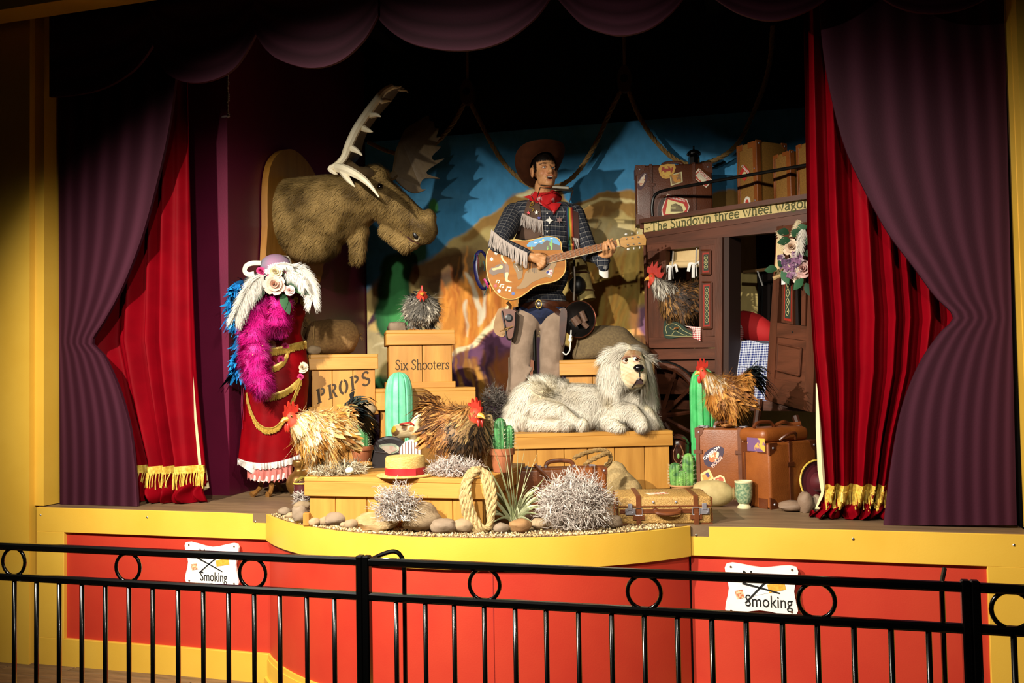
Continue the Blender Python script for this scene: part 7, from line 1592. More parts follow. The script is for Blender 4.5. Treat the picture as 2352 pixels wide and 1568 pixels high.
tine([(775, 385, -.5), (800, 392, -.62), (830, 408, -.70), (852, 428, -.74), (871, 453, -.76)], .034); tine([(785, 390, -.55), (800, 412, -.64), (815, 429, -.68)], .026); tine([(772, 382, -.5), (758, 388, -.5), (770, 398, -.52), (776, 400, -.52)], .022)
part('antler_web', MB().sheet([[MO.q(772 + 30 * u, 384 + 6 * u + 8 * v, -.5 - .12 * u) for u in (0, .5, 1)] for v in (0, .5, 1)], (0, .02, 0)), bone, ms, smooth=True)
part('antler_stem', MB().tube([mq(846, 400, -.12), MO.q(820, 395, -.40), MO.q(790, 375, -.44), MO.q(775, 380, -.49)], [.045, .04, .045, .03], 10), boned, ms, smooth=True)
# ================================================================== DOG
DP_ = DB.P + Matrix.Rotation(DB.rz, 3, 'Z') @ Vector((.45, .24, .354)); DG = Fr(DP_); dq = DG.q; dm = DG.m
dg = thing('shaggy_dog', 'shaggy cream hound with long ears lying on the wide crate', 'dog', DG)
def E(x, y, rx, rz, ry=None, d=0.0, rot=0): return ('e', dq(x, y, d), (rx * dm, (ry if ry else rx) * dm, rz * dm), Matrix.Rotation(math.radians(rot), 3, 'Y'))
def Cc(a, b, r0, r1): return ('c', dq(*a), dq(*b), r0 * dm, r1 * dm)
prims = [E(1232, 925, 56, 50, 46, .02), E(1205, 945, 40, 38, 40, .02), E(1255, 905, 44, 34, 36, .04), Cc((1240, 925, .06), (1385, 930, .06), 46, 44), E(1330, 945, 60, 36, 40, .04), E(1412, 925, 48, 52, 44, .02), E(1445, 935, 42, 48, 40, .0), E(1440, 960, 52, 26, 40, -.02),
         Cc((1430, 900, .0), (1442, 850, -.02), 44, 38),
         E(1440, 832, 40, 40, 40, .0), E(1452, 842, 30, 36, 34, -.06), Cc((1460, 852, -.10), (1465, 868, -.17), 25, 21), E(1446, 874, 21, 20, 24, -.13), E(1476, 874, 12, 19, 22, -.12), E(1441, 884, 12, 10, 16, -.12), Cc((1462, 838, -.12), (1467, 848, -.20), 11, 9), E(1462, 886, 14, 9, 18, -.10), Cc((1428, 815, -.08), (1446, 810, -.12), 9, 7), Cc((1456, 810, -.12), (1468, 813, -.10), 7, 7),
         # ears
         Cc((1408, 815, .0), (1396, 850, -.02), 16, 20), Cc((1396, 850, -.02), (1404, 905, -.04), 20, 21), E(1404, 905, 20, 22, 10, -.04), Cc((1482, 825, .0), (1489, 870, .01), 11, 13), Cc((1489, 870, .01), (1496, 925, .0), 13, 12),
         # fore legs and paws
         Cc((1405, 945, -.06), (1450, 948, -.16), 26, 20), Cc((1450, 948, -.16), (1472, 968, -.20), 19, 15), E(1476, 978, 13, 11, 16, -.22), Cc((1395, 965, -.08), (1412, 978, -.18), 18, 15), E(1418, 982, 19, 9, 15, -.20), Cc((1480, 950, -.05), (1500, 975, -.08), 22, 14),
         # hind leg and paws
         Cc((1245, 945, -.10), (1290, 946, -.17), 26, 17), Cc((1290, 946, -.17), (1318, 968, -.19), 15, 13), E(1303, 977, 14, 12, 14, -.22), E(1338, 974, 13, 13, 13, -.20), Cc((1225, 972, -.10), (1290, 976, -.19), 15, 12), Cc((1180, 960, .0), (1175, 978, -.06), 20, 14)]
me = blob(prims, .0075, 3); V = verts_np(me); V[:, 2] = np.maximum(V[:, 2], .001); me.vertices.foreach_set('co', V.ravel())
def inell(P, x, y, rx, rz): c = np.array(dq(x, y, -.1)); return ((P[:, 0] - c[0]) / (rx * dm)) ** 2 + ((P[:, 2] - c[2]) / (rz * dm)) ** 2
fc = np.array(dq(1455, 845, -.13))
def facemask(P): return (inell(P, 1455, 848, 29, 45) < 1) & (P[:, 1] < dq(1455, 845, -.02).y)
C = np.tile(np.array(lin('#CDC0A2')), (len(V), 1)); fmask = facemask(V)
def pt(mask, h, k=1.0): C[mask] = C[mask] * (1 - k) + np.array(lin(h)) * k
pt(fmask, '#D2C3A2'); wr = np.sin((V[:, 2] * 240 + V[:, 0] * 130))
pt(fmask & (wr > .55), '#A88C66', .45); pt(fmask & (inell(V, 1442, 812, 16, 9) < 1), '#8A6038', .75); pt(fmask & (inell(V, 1463, 810, 10, 9) < 1), '#8A6038', .75); pt(fmask & (inell(V, 1452, 800, 6, 14) < 1), '#7A5430', .6); pt(fmask & (inell(V, 1452, 868, 18, 13) < 1), '#C09468', .6)
for x, y in ((1478, 983), (1418, 985), (1303, 981), (1336, 976)): pt(inell(V, x, y, 7, 4) < 1, '#B98A76', .7)
setcols(me, C); me.materials.clear(); me.materials.append(skinm); link('dog_body', me, dg); dbv = bvh_of(me)
rg = np.random.default_rng(6); P, Nn = sample(me, 90000, rg); k = ~facemask(P) & (P[:, 2] > .004); P, Nn = P[k], Nn[k]
n1 = np.array([noise.noise(Vector(p) * 7) for p in P]); n2 = np.array([noise.noise(Vector(p) * 18 + Vector((5, 0, 1))) for p in P])
legs = (P[:, 2] < .16) & (P[:, 1] < dq(1300, 950, -.10).y); ear = (inell(P, 1402, 868, 27, 62) < 1) | (inell(P, 1490, 880, 18, 65) < 1); top = P[:, 2] > dq(1440, 822, 0).z
D = np.tile(np.array([-.55, -.15, -.55]), (len(P), 1)) + rg.normal(0, .16, P.shape) + np.stack([n2, n1 * .5, n1], 1) * .7
D = lay(D, Nn, .42); D[ear] = np.array([-.08, -.25, -1.0]) + Nn[ear] * .25 + rg.normal(0, .12, (ear.sum(), 3)); sx = np.sign(P[:, 0] - dq(1446, 800, 0).x)[top]; D[top] = lay(np.stack([sx * .7, np.full(len(sx), .15), np.full(len(sx), -.5)], 1) + rg.normal(0, .2, (top.sum(), 3)), Nn[top], .45)
hump = inell(P, 1262, 885, 45, 25) < 1; D[hump] += np.array([.45, 0, .9])
Ln = np.where(legs, .026, np.where(ear, .07, .055)) * rg.uniform(.6, 1.4, len(P))
base = np.array(lin('#DAD0B8')); tip = np.array(lin('#F4EFE2')); tan = np.array(lin('#A08A5A')); grey = np.array(lin('#B8AFA0'))
cb_ = np.tile(base, (len(P), 1)); ct_ = np.tile(tip, (len(P), 1))
for (x, y, rx, rz, kk) in ((1243, 902, 20, 20, .6), (1404, 912, 16, 22, .8), (1310, 905, 40, 12, .5), (1275, 958, 16, 8, .5), (1385, 890, 14, 14, .4)):
    w = np.clip(1.4 - inell(P, x, y, rx, rz), 0, 1)[:, None] * kk; cb_ = cb_ * (1 - w) + tan * .7 * w; ct_ = ct_ * (1 - w) + tan * w
w = np.clip(.5 + n1 * 1.2, 0, 1)[:, None] * (P[:, 0] > dq(1290, 950, 0).x)[:, None] * .7; cb_ = cb_ * (1 - w) + grey * .8 * w; ct_ = ct_ * (1 - w) + grey * 1.15 * w  # bluish-grey body shading mixed into the fur colour beyond the haunch
link('fur', strands('fur', P, Nn, D, Ln, .0013, cb_, ct_, furm, droop=.25), dg, kind='stuff')
blackn = M('dog_nose', '#0E0C0E', rough=.15, coat=.5)
part('nose', MB().ell(hit(dbv, DG, 1467, 846, .002), (.034, .028, .026), None, 16, 10, lambda d: 1 - .15 * (d.z < -.2) * abs(d.x)), blackn, dg, smooth=True)
part('nose_groove', MB().tube([hit(dbv, DG, 1469, y, .004) for y in (852, 858, 866)], .004, 5), blackn, dg)
for x, y in ((1437, 826), (1461, 824)):
    p = hit(dbv, DG, x, y, -.004); e = part('eye', MB().ell(p, (.022, .018, .021), None, 14, 10), M('eye_white', '#D8D2C6'), dg, smooth=True)
    part('iris', MB().ell(p + Vector((.003, -.0145, -.001)), (.0115, .006, .0125), None, 12, 8), M('dog_iris', '#2A1208', rough=.1, coat=.5), e, smooth=True)
    sd = 1 if x > 1450 else -1
    part('eyelid', MB().tube([p + Vector((k * .024, -.013 - .006 * (1 - k * k), .019 - .010 * k * k - .008 * k * sd)) for k in (-1, -.5, 0, .5, 1)], .006, 6), M('dog_lid', '#8A5E48', rough=.6), e, smooth=True)
    part('lower_lid', MB().tube([p + Vector((k * .021, -.013 - .005 * (1 - k * k), -.020 + .008 * k * k)) for k in (-1, -.5, 0, .5, 1)], .004, 6), M('dog_lid2', '#B08A70', rough=.6), e, smooth=True)
mo = part('mouth', MB().prism([(a.x, a.z) for a in [hit(dbv, DG, x, y, 0) for x, y in ((1458, 884), (1463, 875), (1469, 871), (1474, 875), (1477, 882), (1468, 881))]], hit(dbv, DG, 1466, 876).y - .004, hit(dbv, DG, 1466, 876).y + .03), M('mouth_dark', '#2A0A08'), dg)
part('lip', MB().tube([hit(dbv, DG, x, y, .004) for x, y in ((1452, 890), (1459, 880), (1464, 872), (1469, 869), (1475, 873), (1480, 886))], .0045, 6), M('dog_lip', '#241416', rough=.4), dg, smooth=True)
for x, y in ((1478, 985), (1470, 985), (1412, 985), (1424, 985), (1298, 982), (1306, 983), (1332, 979), (1340, 981)): part('claw', MB().ell(hit(dbv, DG, x, y, .0), (.006, .012, .008), None, 8, 6), M('claw', '#C9A08A', rough=.4), dg, smooth=True)
# ================================================================== CHICKENS
featherm = MC('feather', rough=.55, spec=.35); combm = M('comb_red', '#B02A1A', rough=.45, hex2='#9A2014', scale=30, bump=.1); beakm = M('beak', '#C9903A', rough=.4); legm = M('hen_leg', '#A8703A', rough=.6, hex2='#8A5828', scale=40)
def hx(l): return np.array([lin(h) for h in l])
def chicken(label, fr, heading, S, pal, seed, headfix=(0, 0), tail='sickle', legs=True, comb=1.0, name='rooster', neckpal=None, tailpal=None, breast=None, pitch=0.0, headyaw=0.0, fluff=1.0, combang=0, sc=(1, 1, 1), groupname='chickens about the stage'):
    rg = np.random.default_rng(seed); t = thing(name, label, 'chicken', loc=fr.P, rz=fr.rz + math.radians(heading), group=groupname); t.scale = (S * sc[0], S * sc[1], S * sc[2])
    hx0, hz0 = .165 + headfix[0], .315 + headfix[1]
    HY = Matrix.Rotation(math.radians(headyaw), 3, 'Z'); hc_ = Vector((hx0, 0, hz0))
    def hp(x, y, z): return hc_ + HY @ Vector((x, y, z))
    prims = [('e', (0, 0, .165), (.125, .088, .092), Matrix.Rotation(math.radians(-10 + pitch), 3, 'Y')), ('e', (.07, 0, .16), (.08, .078, .085)), ('e', (-.08, 0, .18), (.08, .07, .075)), ('c', (.085, 0, .20), (hx0 - .012, 0, hz0 - .02), .062, .034), ('e', hp(0, 0, .005), (.030, .0235, .026)), ('c', (-.10, 0, .20), (-.145, 0, .25), .05, .028),
             ('c', (.0, .04, .11), (.0, .045, .06), .042, .02), ('c', (.0, -.04, .11), (.0, -.045, .06), .042, .02)]
    me = blob(prims, .008, 5); V = verts_np(me); dh = np.linalg.norm(V - np.array(hp(.006, 0, .003)), axis=1); C = np.tile(hx(pal).mean(0) * .6, (len(V), 1)); C[(dh < .042) & (V[:, 0] > hx0 - .02)] = lin('#B83A24')
    setcols(me, C); me.materials.clear(); me.materials.append(skinm); link('chicken_body', me, t)
    P, Nn = sample(me, int(3200 * fluff), rg); rel = P - np.array(hc_); k = (np.linalg.norm(rel - np.array(HY @ Vector((.012, 0, 0))), axis=1) > .038) & (P[:, 2] > .05); P, Nn = P[k], Nn[k]
    n = len(P); pc = hx(pal); nc = hx(neckpal or pal); bc = hx(breast or pal); arr = []
    neck = (P[:, 2] > .215) & (P[:, 0] > .05); rear = P[:, 0] < -.07; low = P[:, 2] < .11
    D = np.tile(np.array([-.75, 0, -.6]), (n, 1)) + rg.normal(0, .2, (n, 3)); D[neck] = np.array([-.45, 0, -.9]) + rg.normal(0, .15, (neck.sum(), 3)); D[low] = np.array([-.3, 0, -.9]) + rg.normal(0, .2, (low.sum(), 3)); D[rear] += np.array([0, 0, -.4]); cl = np.array([[noise.noise(Vector(p) * 16), noise.noise(Vector(p) * 16 + Vector((9, 0, 0))), noise.noise(Vector(p) * 16 + Vector((0, 9, 0)))] for p in P]); D = lay(D + cl * .9, Nn, .10)
    Ln = rg.uniform(.032, .062, n); Ln[neck] = rg.uniform(.04, .065, neck.sum()); W = rg.uniform(.007, .014, n); W[neck] = rg.uniform(.003, .006, neck.sum())
    cn = np.clip((np.array([noise.noise(Vector(p) * 13 + Vector((seed * 3.7, 0, 0))) for p in P]) * .9 + .5 + rg.normal(0, .14, n)), 0, .999); ci = pc[(cn * len(pc)).astype(int)]; ci[neck] = nc[rg.integers(0, len(nc), neck.sum())]; fr_ = (P[:, 0] > .06) & ~neck; ci[fr_] = bc[(cn[fr_] * len(bc)).astype(int)]
    c2 = np.clip(ci * rg.uniform(.8, 1.2, (n, 1)), 0, 1); arr.append(feathers(P, Nn, D, Ln, W, ci * rg.uniform(.55, .8, (n, 1)), c2, curl=rg.normal(.0, .10, n), droop=.3))
    # wispy filaments breaking up the outline
    i = rg.integers(0, n, int(4200 * fluff)); arr.append(feathers(P[i], Nn[i], D[i] + rg.normal(0, .16, (len(i), 3)) + Nn[i] * .14, Ln[i] * rg.uniform(.8, 1.35, len(i)), .0009, ci[i] * .7, np.clip(c2[i] * 1.15, 0, 1), curl=rg.normal(0, .35, len(i)), droop=.3))
    # wing coverts: layered larger feathers on both flanks
    for s in (-1, 1):
        m = 70; u, v = rg.random(m), rg.random(m); Pw = np.stack([.07 - .19 * u, s * (.086 - .02 * u), .215 - .075 * v - .03 * u], 1); Dn = np.tile(np.array([-1.0, s * .12, -.35]), (m, 1)) + rg.normal(0, .12, (m, 3)); Nw = np.tile(np.array([0, s * 1.0, .35]), (m, 1))
        cw = pc[rg.integers(0, len(pc), m)]; arr.append(feathers(Pw, Nw, Dn, rg.uniform(.05, .09, m), rg.uniform(.007, .012, m), cw * .5, cw * rg.uniform(.7, 1.3, (m, 1)), curl=rg.normal(.05, .1, m), droop=.1))
    tp = hx(tailpal or pal)
    if tail:
        m = 110 if tail == 'sickle' else 150; a = rg.normal(0, .38, m); up = rg.uniform(.1, 1.1, m); Pt = np.tile(np.array([-.14, 0, .245]), (m, 1)) + rg.normal(0, .016, (m, 3))
        Dt = np.stack([-np.cos(up) * np.cos(a), np.sin(a) * .7, np.sin(up)], 1); Lt = rg.uniform(.10, .21, m) * (1 if tail == 'sickle' else .7); ct = tp[rg.integers(0, len(tp), m)]
        arr.append(feathers(Pt, np.stack([np.sin(up), a * 0, np.cos(up)], 1) + 1e-3, Dt, Lt, rg.uniform(.008, .016, m) if tail == 'sickle' else rg.uniform(.004, .01, m), ct * .6, np.clip(ct * rg.uniform(.6, 1.5, (m, 1)), 0, 1), curl=-rg.uniform(.1, .35, m), droop=.55 if tail == 'sickle' else .35))
    V_, F_, C_, N_ = joinarr(arr); V_[:, 2] = np.maximum(V_[:, 2], .004); link('feathers', fastmesh('feathers', V_, F_, featherm, np.clip(C_, 0, 1), N_), t, kind='stuff')
    # comb, wattles, beak, eyes
    prof = [(.034, .012), (.040, .034), (.030, .036), (.026, .062), (.014, .046), (.004, .074), (-.008, .05), (-.022, .07), (-.028, .044), (-.046, .052), (-.044, .028), (-.03, .02), (-.01, .018)]
    ca, sa = math.cos(math.radians(combang)), math.sin(math.radians(combang)); prof = [(x * ca - z * sa, x * sa + z * ca) for x, z in prof]
    part('comb', MB().prism(cr([(x * comb, .012 + (z - .012) * comb) for x, z in prof], 3), -.005, .005, lambda v: hp(v.x, v.y, v.z)), combm, t)
    for s in (-1, 1): part('wattle', MB().ell(hp(.022, s * .010, -.036), (.010, .005, .020), HY, 12, 8), combm, t, smooth=True)
    part('beak', MB().tube([hp(.022, 0, .0), hp(.042, 0, -.003), hp(.058, 0, -.014)], [.013, .009, .001], 8), beakm, t, smooth=True)
    for s in (-1, 1):
        e = part('eye', MB().ell(hp(.010, s * .0225, .010), (.0055, .003, .0055), HY, 10, 8), M('hen_eye', '#C98A4A', rough=.2), t, smooth=True); part('pupil', MB().ell(hp(.011, s * .0245, .010), (.0032, .0022, .0032), HY, 8, 6), M('pupil', '#050505'), e, smooth=True)
    if legs:
        for s in (-1, 1):
            mb = MB().tube([(0, s * .045, .07), (.004, s * .045, .012)], [.011, .009], 8)
            for a in (-.5, 0, .5): mb.tube([(.004, s * .045, .009), (.03 + .02 * math.cos(a), s * .045 + .045 * math.sin(a), .007), (.06, s * .045 + .07 * math.sin(a), .003)], [.008, .007, .003], 6)
            mb.tube([(.0, s * .045, .012), (-.03, s * .045, .004)], [.006, .003], 6); part('leg', mb, legm, t, smooth=True)
    return t
gold_p = ['#B97E34', '#D8B070', '#9A6228', '#C9A05A', '#E0C898']; brown_p = ['#8A5420', '#A86E30', '#6A3E18', '#B98448', '#4A2C16']; dark_p = ['#3A2A1E', '#6A4626', '#2A201A', '#8A6236', '#55381E']; black_p = ['#0C1012', '#14201E', '#1A2426', '#101418']; white_p = ['#C9C0B0', '#E0D8C8', '#8E867A', '#B0A698']
R1F = Fr(PZ(722, 1094, FCZ) + Vector((0, .10, .012)))
chicken('golden rooster with dark tail sitting in the mossy nest with eggs', R1F, 208, 1.04, gold_p, 1, sc=(.88, 1.08, 1.12), neckpal=['#E0CDA0', '#D8B878', '#EFE6D0', '#C99A50'], breast=['#D8B070', '#E6D2A8', '#C08A40', '#B0742E'], tailpal=black_p + ['#2E3A38'], legs=False, headfix=(.025, -.085), combang=-8)
R2F = Fr(PZ(1030, 1090, FCZ) + Vector((0, .14, .014)))
chicken('curly brown hen sitting in the moss nest beside the straw boater', R2F, -46, 1.14, brown_p, 2, sc=(.95, 1.1, 1.06), tail='fluff', legs=False, headfix=(-.045, -.095), neckpal=['#B98448', '#8A5A28', '#C9A068'], breast=['#5A4028', '#2A2018', '#8A6A44', '#B0905A'], fluff=1.25, comb=.95, name='hen')
R3P = S3.P + Matrix.Rotation(S3.rz, 3, 'Z') @ Vector((.17, .09, h3 + .008)); R3F = Fr(R3P)
chicken('ginger rooster with black tail standing on the tall leather suitcase', R3F, 200, 1.0, sc=(.8, 1.05, 1.12), pal=['#A86A28', '#C98E44', '#8A5420', '#B97C38', '#6A3E18'], seed=3, tailpal=black_p, neckpal=['#C99A58', '#B07A38', '#D8C8B0'], headfix=(.02, -.04), combang=-6)
R4P = WG.P + Matrix.Rotation(WG.rz, 3, 'Z') @ (WG.q(1562, 752, .05)); R4P.z = STZ + WG.q(1562, 757, 0).z + .002; R4F = Fr(R4P)
chicken('dark rooster with large comb standing in the wagon window', R4F, 192, 1.04, dark_p, 4, sc=(.85, 1, 1.2), tailpal=dark_p, neckpal=['#C9C0B0', '#E0D8C8', '#8E867A', '#4A3A2C'], breast=['#8A6236', '#3A2A1E', '#A87A40', '#5A4028'], headfix=(.045, -.03), comb=1.45, tail='fluff', combang=28)
R5P = SB.P + Matrix.Rotation(SB.rz, 3, 'Z') @ Vector((.225, .17, .374)); R5F = Fr(R5P)
chicken('black and white speckled hen standing on the Six Shooters crate', R5F, -88, .92, sc=(.9, 1.3, 1.0), pal=['#1A1816', '#3A3632', '#B8B0A4', '#6A645C', '#0E0D0C'], seed=5, tailpal=['#0E0D0C', '#1A1816'], neckpal=['#C9C0B0', '#8E867A', '#2A2622', '#DDD6CA'], breast=['#8E8474', '#B8AE9C', '#4A443C', '#6E665A'], headfix=(-.02, -.06), tail='fluff', comb=.8, name='hen', fluff=1.1)
# ================================================================== FLOWERS, DRESS FORM, BOAS, HAT
petalm = MC('petal', rough=.6, spec=.25); plume_m = MC('plume', rough=.8, spec=.15)
def rose(mb, c, r, hexc, face=Vector((0, -1, .15)), seed=0):
    rg = random.Random(seed); f = face.normalized(); a = Vector((0, 0, 1)).cross(f).normalized(); b = f.cross(a); base = np.array(lin(hexc)); c = Vector(c)
    for ring, (k, nP, op, sz) in enumerate(((.15, 3, .15, .45), (.35, 5, .35, .6), (.6, 6, .65, .75), (.85, 7, 1.0, .85))):
        for i in range(nP):
            q0 = 2 * PI * (i + .5 * ring) / nP + rg.uniform(-.15, .15); ro = a * math.cos(q0) + b * math.sin(q0); ta = f.cross(ro); G = []
            for u in range(4):
                row = []
                for v in range(5):
                    w = (v / 4 - .5) * sz * r * 1.3 * (1 - .35 * (u == 3)) * (.6 + .4 * u / 3); h = u / 3; rad = r * k * (.4 + h * .6 * (1 + op * .25)) + op * r * .10 * h * h * 1.6 - abs(v / 4 - .5) ** 2 * r * .3
                    row.append(c + ro * rad + ta * w + f * (r * (.75 - k * .75) * h + r * .15 * (1 - op) + .04 * r * math.sin(5 * v + i)))
                G.append(row)
            mb.col = tuple(base * rg.uniform(.8, 1.1)); mb.sheet(G, f * (-.0015))
    return mb
def leaf(mb, c, d, w, L, hexc, up=Vector((0, -1, 0))):
    d = Vector(d).normalized(); s = d.cross(up).normalized(); n = s.cross(d); G = []
    for i in range(6):
        t = i / 5; k = math.sin(PI * min(t * .93 + .05, 1)) * w; p = Vector(c) + d * L * t - Vector((0, 0, 1)) * L * .25 * t * t; G.append([p - s * k, p + n * k * .15, p + s * k])
    mb.setcol(hexc); mb.sheet(G, (0, .0012, 0)); return mb
DFP = PZ(622, 1138, STZ) + Vector((0, .05, 0)); DF = Fr(DFP); q = DF.q; dm_ = DF.m
ds = thing('dress_form', 'dress form wearing a long red velvet show dress with gold fringe', 'dress form', DF)
rvel = M('dress_velvet', '#7A020A', rough=.5, hex2='#680108', scale=8, spec=.08)
prof = [(668, 640, 690), (684, 630, 703), (700, 600, 708), (722, 603, 702), (745, 612, 694), (765, 616, 691), (785, 607, 698), (805, 593, 704), (840, 574, 709), (880, 563, 710), (930, 558, 706), (990, 554, 699), (1030, 550, 693), (1062, 547, 692)]
ys = np.linspace(668, 1062, 60); xl = np.interp(ys, [p[0] for p in prof], [p[1] for p in prof]); xr = np.interp(ys, [p[0] for p in prof], [p[2] for p in prof]); G = []
for i, y in enumerate(ys):
    a, b = q(xl[i], y, .0), q(xr[i], y, .0); c = (a + b) / 2; w = (b.x - a.x) / 2; k = i / 59; row = []
    for j in range(64):
        an = 2 * PI * j / 64; fold = 1 + (.035 * math.sin(7 * an + 3 * k) + .02 * math.sin(13 * an + 1)) * max(0, (k - .35) / .65) + .012 * math.sin(40 * k + 2 * an) * (.42 < k < .62)
        row.append(Vector((c.x + w * math.cos(an) * (1 if abs(math.cos(an)) > .99 else fold), w * .72 * math.sin(an) * fold + .05, c.z)))
    G.append(row)
mb = MB().grid(G, close=True); mb.f += [tuple(range(63, -1, -1))]; mb.mi += [0]
me = mb.mesh('dress', rvel, True); link('dress', me, ds); db_ = bvh_of(me)
goldt = M('gold_trim', '#A8873A', rough=.4, metal=.35, hex2='#C9AA55', scale=150); rg = random.Random(9)
def gold_fringe(pts, wpx, n):
    P = cr(pts, 6, False); H_ = [hit(db_, DF, x, y, .008, -.05) for x, y in P]; tr_ = part('gold_fringe_trim', MB().tube(H_, .012, 6, flat=.4), goldt, ds, smooth=True); mb = MB()
    for i in range(n):
        u = i / (n - 1) * (len(P) - 1); k = min(int(u), len(P) - 2); x = P[k][0] + (P[k + 1][0] - P[k][0]) * (u - k); y = P[k][1] + (P[k + 1][1] - P[k][1]) * (u - k)
        A = hit(db_, DF, x, y, .010, -.05); B = hit(db_, DF, x + rg.uniform(-1, 1), y + wpx + rg.uniform(-1.5, 1.5), .013, -.05); mb.tube([A, B], .0028, 4)
    part('fringe_strands', mb, goldt, tr_, kind='stuff')
gold_fringe([(612, 803), (640, 800), (670, 793), (704, 785)], 15, 60); gold_fringe([(614, 846), (640, 838), (656, 822), (662, 806)], 12, 40); gold_fringe([(606, 908), (630, 906), (660, 895), (690, 870)], 13, 55)
gold_fringe([(566, 903), (573, 935), (588, 968), (610, 984), (635, 980), (655, 955), (672, 920), (692, 872)], 12, 120)
gold_fringe([(655, 702), (672, 692), (682, 683)], 12, 22); gold_fringe([(690, 685), (700, 700)], 10, 14); gold_fringe([(608, 745), (615, 775)], 8, 12)
for k in range(22): part('pearl', MB().ell(hit(db_, DF, 659 - .02 * k, 691 + k * 3.6, .006), (.0042,) * 3, None, 6, 4), M('pearl', '#D0CCC4'), ds, smooth=True)
for x, y, r, h_ in ((622, 792, 10, '#D8B8A4'), (695, 844, 11, '#DCC8A8'), (655, 795, 7, '#C0306A'), (645, 825, 7, '#C0306A'), (625, 836, 6, '#C0306A'), (650, 770, 7, '#C0306A'), (690, 865, 6, '#C0306A')):
    part('rosette', rose(MB(), hit(db_, DF, x, y, .012), r * dm_, h_, seed=int(x)), petalm, ds, cols=True, smooth=True)
lace = M('white_lace', '#D6CDC8', rough=.85, hex2='#B8AEA8', scale=120); pinkm = M('pink_satin', '#B06058', rough=.5)
def ruffle(pts_top, drop, nw, amp, mat, name, d=-.02, thick=.003):
    P = cr(pts_top, 12, False); n = len(P); G = []
    for v in range(5):
        k = v / 4; row = []
        for i, (x, y) in enumerate(P): h_ = hit(db_, DF, x, min(y, 1050), .004, d); base_ = q(x, y + drop * k * (1 + .12 * math.sin(i * 1.9)), 0); row.append(Vector((base_.x, h_.y - amp * (.3 + k) * (1 + math.sin(nw * 2 * PI * i / n)) , max(base_.z, .01))))
        G.append(row)
    return part(name, MB().sheet(G, (0, thick, 0)), mat, ds, smooth=True)
ruffle([(568, 1062), (600, 1068), (640, 1066), (672, 1058)], 34, 9, .006, pinkm, 'petticoat', d=.0)
ruffle([(546, 1052), (570, 1058), (610, 1060), (650, 1054), (692, 1042)], 14, 22, .010, lace, 'lace_ruffle')
ruffle([(575, 1086), (610, 1090), (658, 1082)], 12, 16, .008, lace, 'lace_ruffle', d=-.03)
G = [[q(546 + 62 * u + 2 * v, 1056 + 16 * u + v * (10 + 26 * u * (1 if u < .95 else .8)), -.10 + .05 * u - .01 * math.sin(12 * u + 3 * v)) for u in [k / 16 for k in range(17)]] for v in (0, .5, 1)]
part('lace_drape', MB().sheet(G, (0, .003, 0)), lace, ds, smooth=True)
clawm = M('carved_leg', '#7A5226', rough=.35, hex2='#66421C', scale=10)
for pts in ([(600, 1095, .02), (598, 1118, .0), (588, 1130, -.06), (578, 1137, -.08)], [(622, 1090, .0), (624, 1118, -.06), (618, 1138, -.10), (614, 1146, -.11)], [(630, 1095, .08), (640, 1115, .12), (648, 1128, .14)]):
    P = [q(*p) for p in cr(pts, 4, False)]; P = [Vector((p.x, p.y, max(p.z, .012))) for p in P]; part('leg', MB().tube(P, [.022 - .008 * math.sin(PI * i / (len(P) - 1)) for i in range(len(P))], 8), clawm, ds, smooth=True)
part('pole', MB().tube([q(617, 1108, .05), q(620, 1040, .05)], .02, 8), clawm, ds, smooth=True)
for k, x in enumerate((556, 559)): part('pink_ribbon', MB().tube([q(x, 880 + 10 * k, -.02), q(x - 2, 930, -.03), q(x + 1, 985 - 20 * k, -.02)], .005, 4, flat=.3), M('pink_ribbon', '#A83A62', rough=.4), ds)
# ---- feather boas
def boa(label, paths, rad, n, cols, W, Ln, seed, dd):
    rg = np.random.default_rng(seed); t = thing('feather_boa', label, 'feather boa', DF); Ps, Ns, Cs = [], [], []
    for pts in paths:
        C_ = [q(*p) for p in cr(pts, 10, False)]; part('boa_cord', MB().tube(C_, .012, 6), M('boa_cord_' + cols[0][1:], cols[0], rough=.8), t, smooth=True); C_ = np.array([tuple(c) for c in C_]); m = int(n * len(pts) / sum(len(p) for p in paths))
        u = rg.uniform(0, len(C_) - 1.001, m); i = u.astype(int); f = (u - i)[:, None]; P = C_[i] * (1 - f) + C_[i + 1] * f; N_ = unit(rg.normal(0, 1, (m, 3)) * np.array([1, .8, .6])); Ps.append(P); Ns.append(N_)
    P, N_ = np.concatenate(Ps), np.concatenate(Ns); m = len(P); c = hx(cols)[rg.integers(0, len(cols), m)]; D = N_ + np.array([0, 0, -.45]) + rg.normal(0, .2, (m, 3)); nrm = unit(np.cross(D, rg.normal(0, 1, (m, 3))))
    nrm = np.where((nrm[:, 1] > 0)[:, None], -nrm, nrm); sc = (.75 + .35 * rg.random(m))
    V_, F_, C2, N2 = feathers(P, nrm, D, Ln * sc * rg.uniform(.6, 1.2, m), W * sc, c * .65, np.clip(c * 1.15, 0, 1), curl=rg.normal(0, .55, m), droop=.55)
    N2 = unit(np.repeat(unit(D), 15, 0) * .7 + N2 * .5); link('feathers', fastmesh('feathers', V_, F_, plume_m, C2, N2), t, kind='stuff'); return t
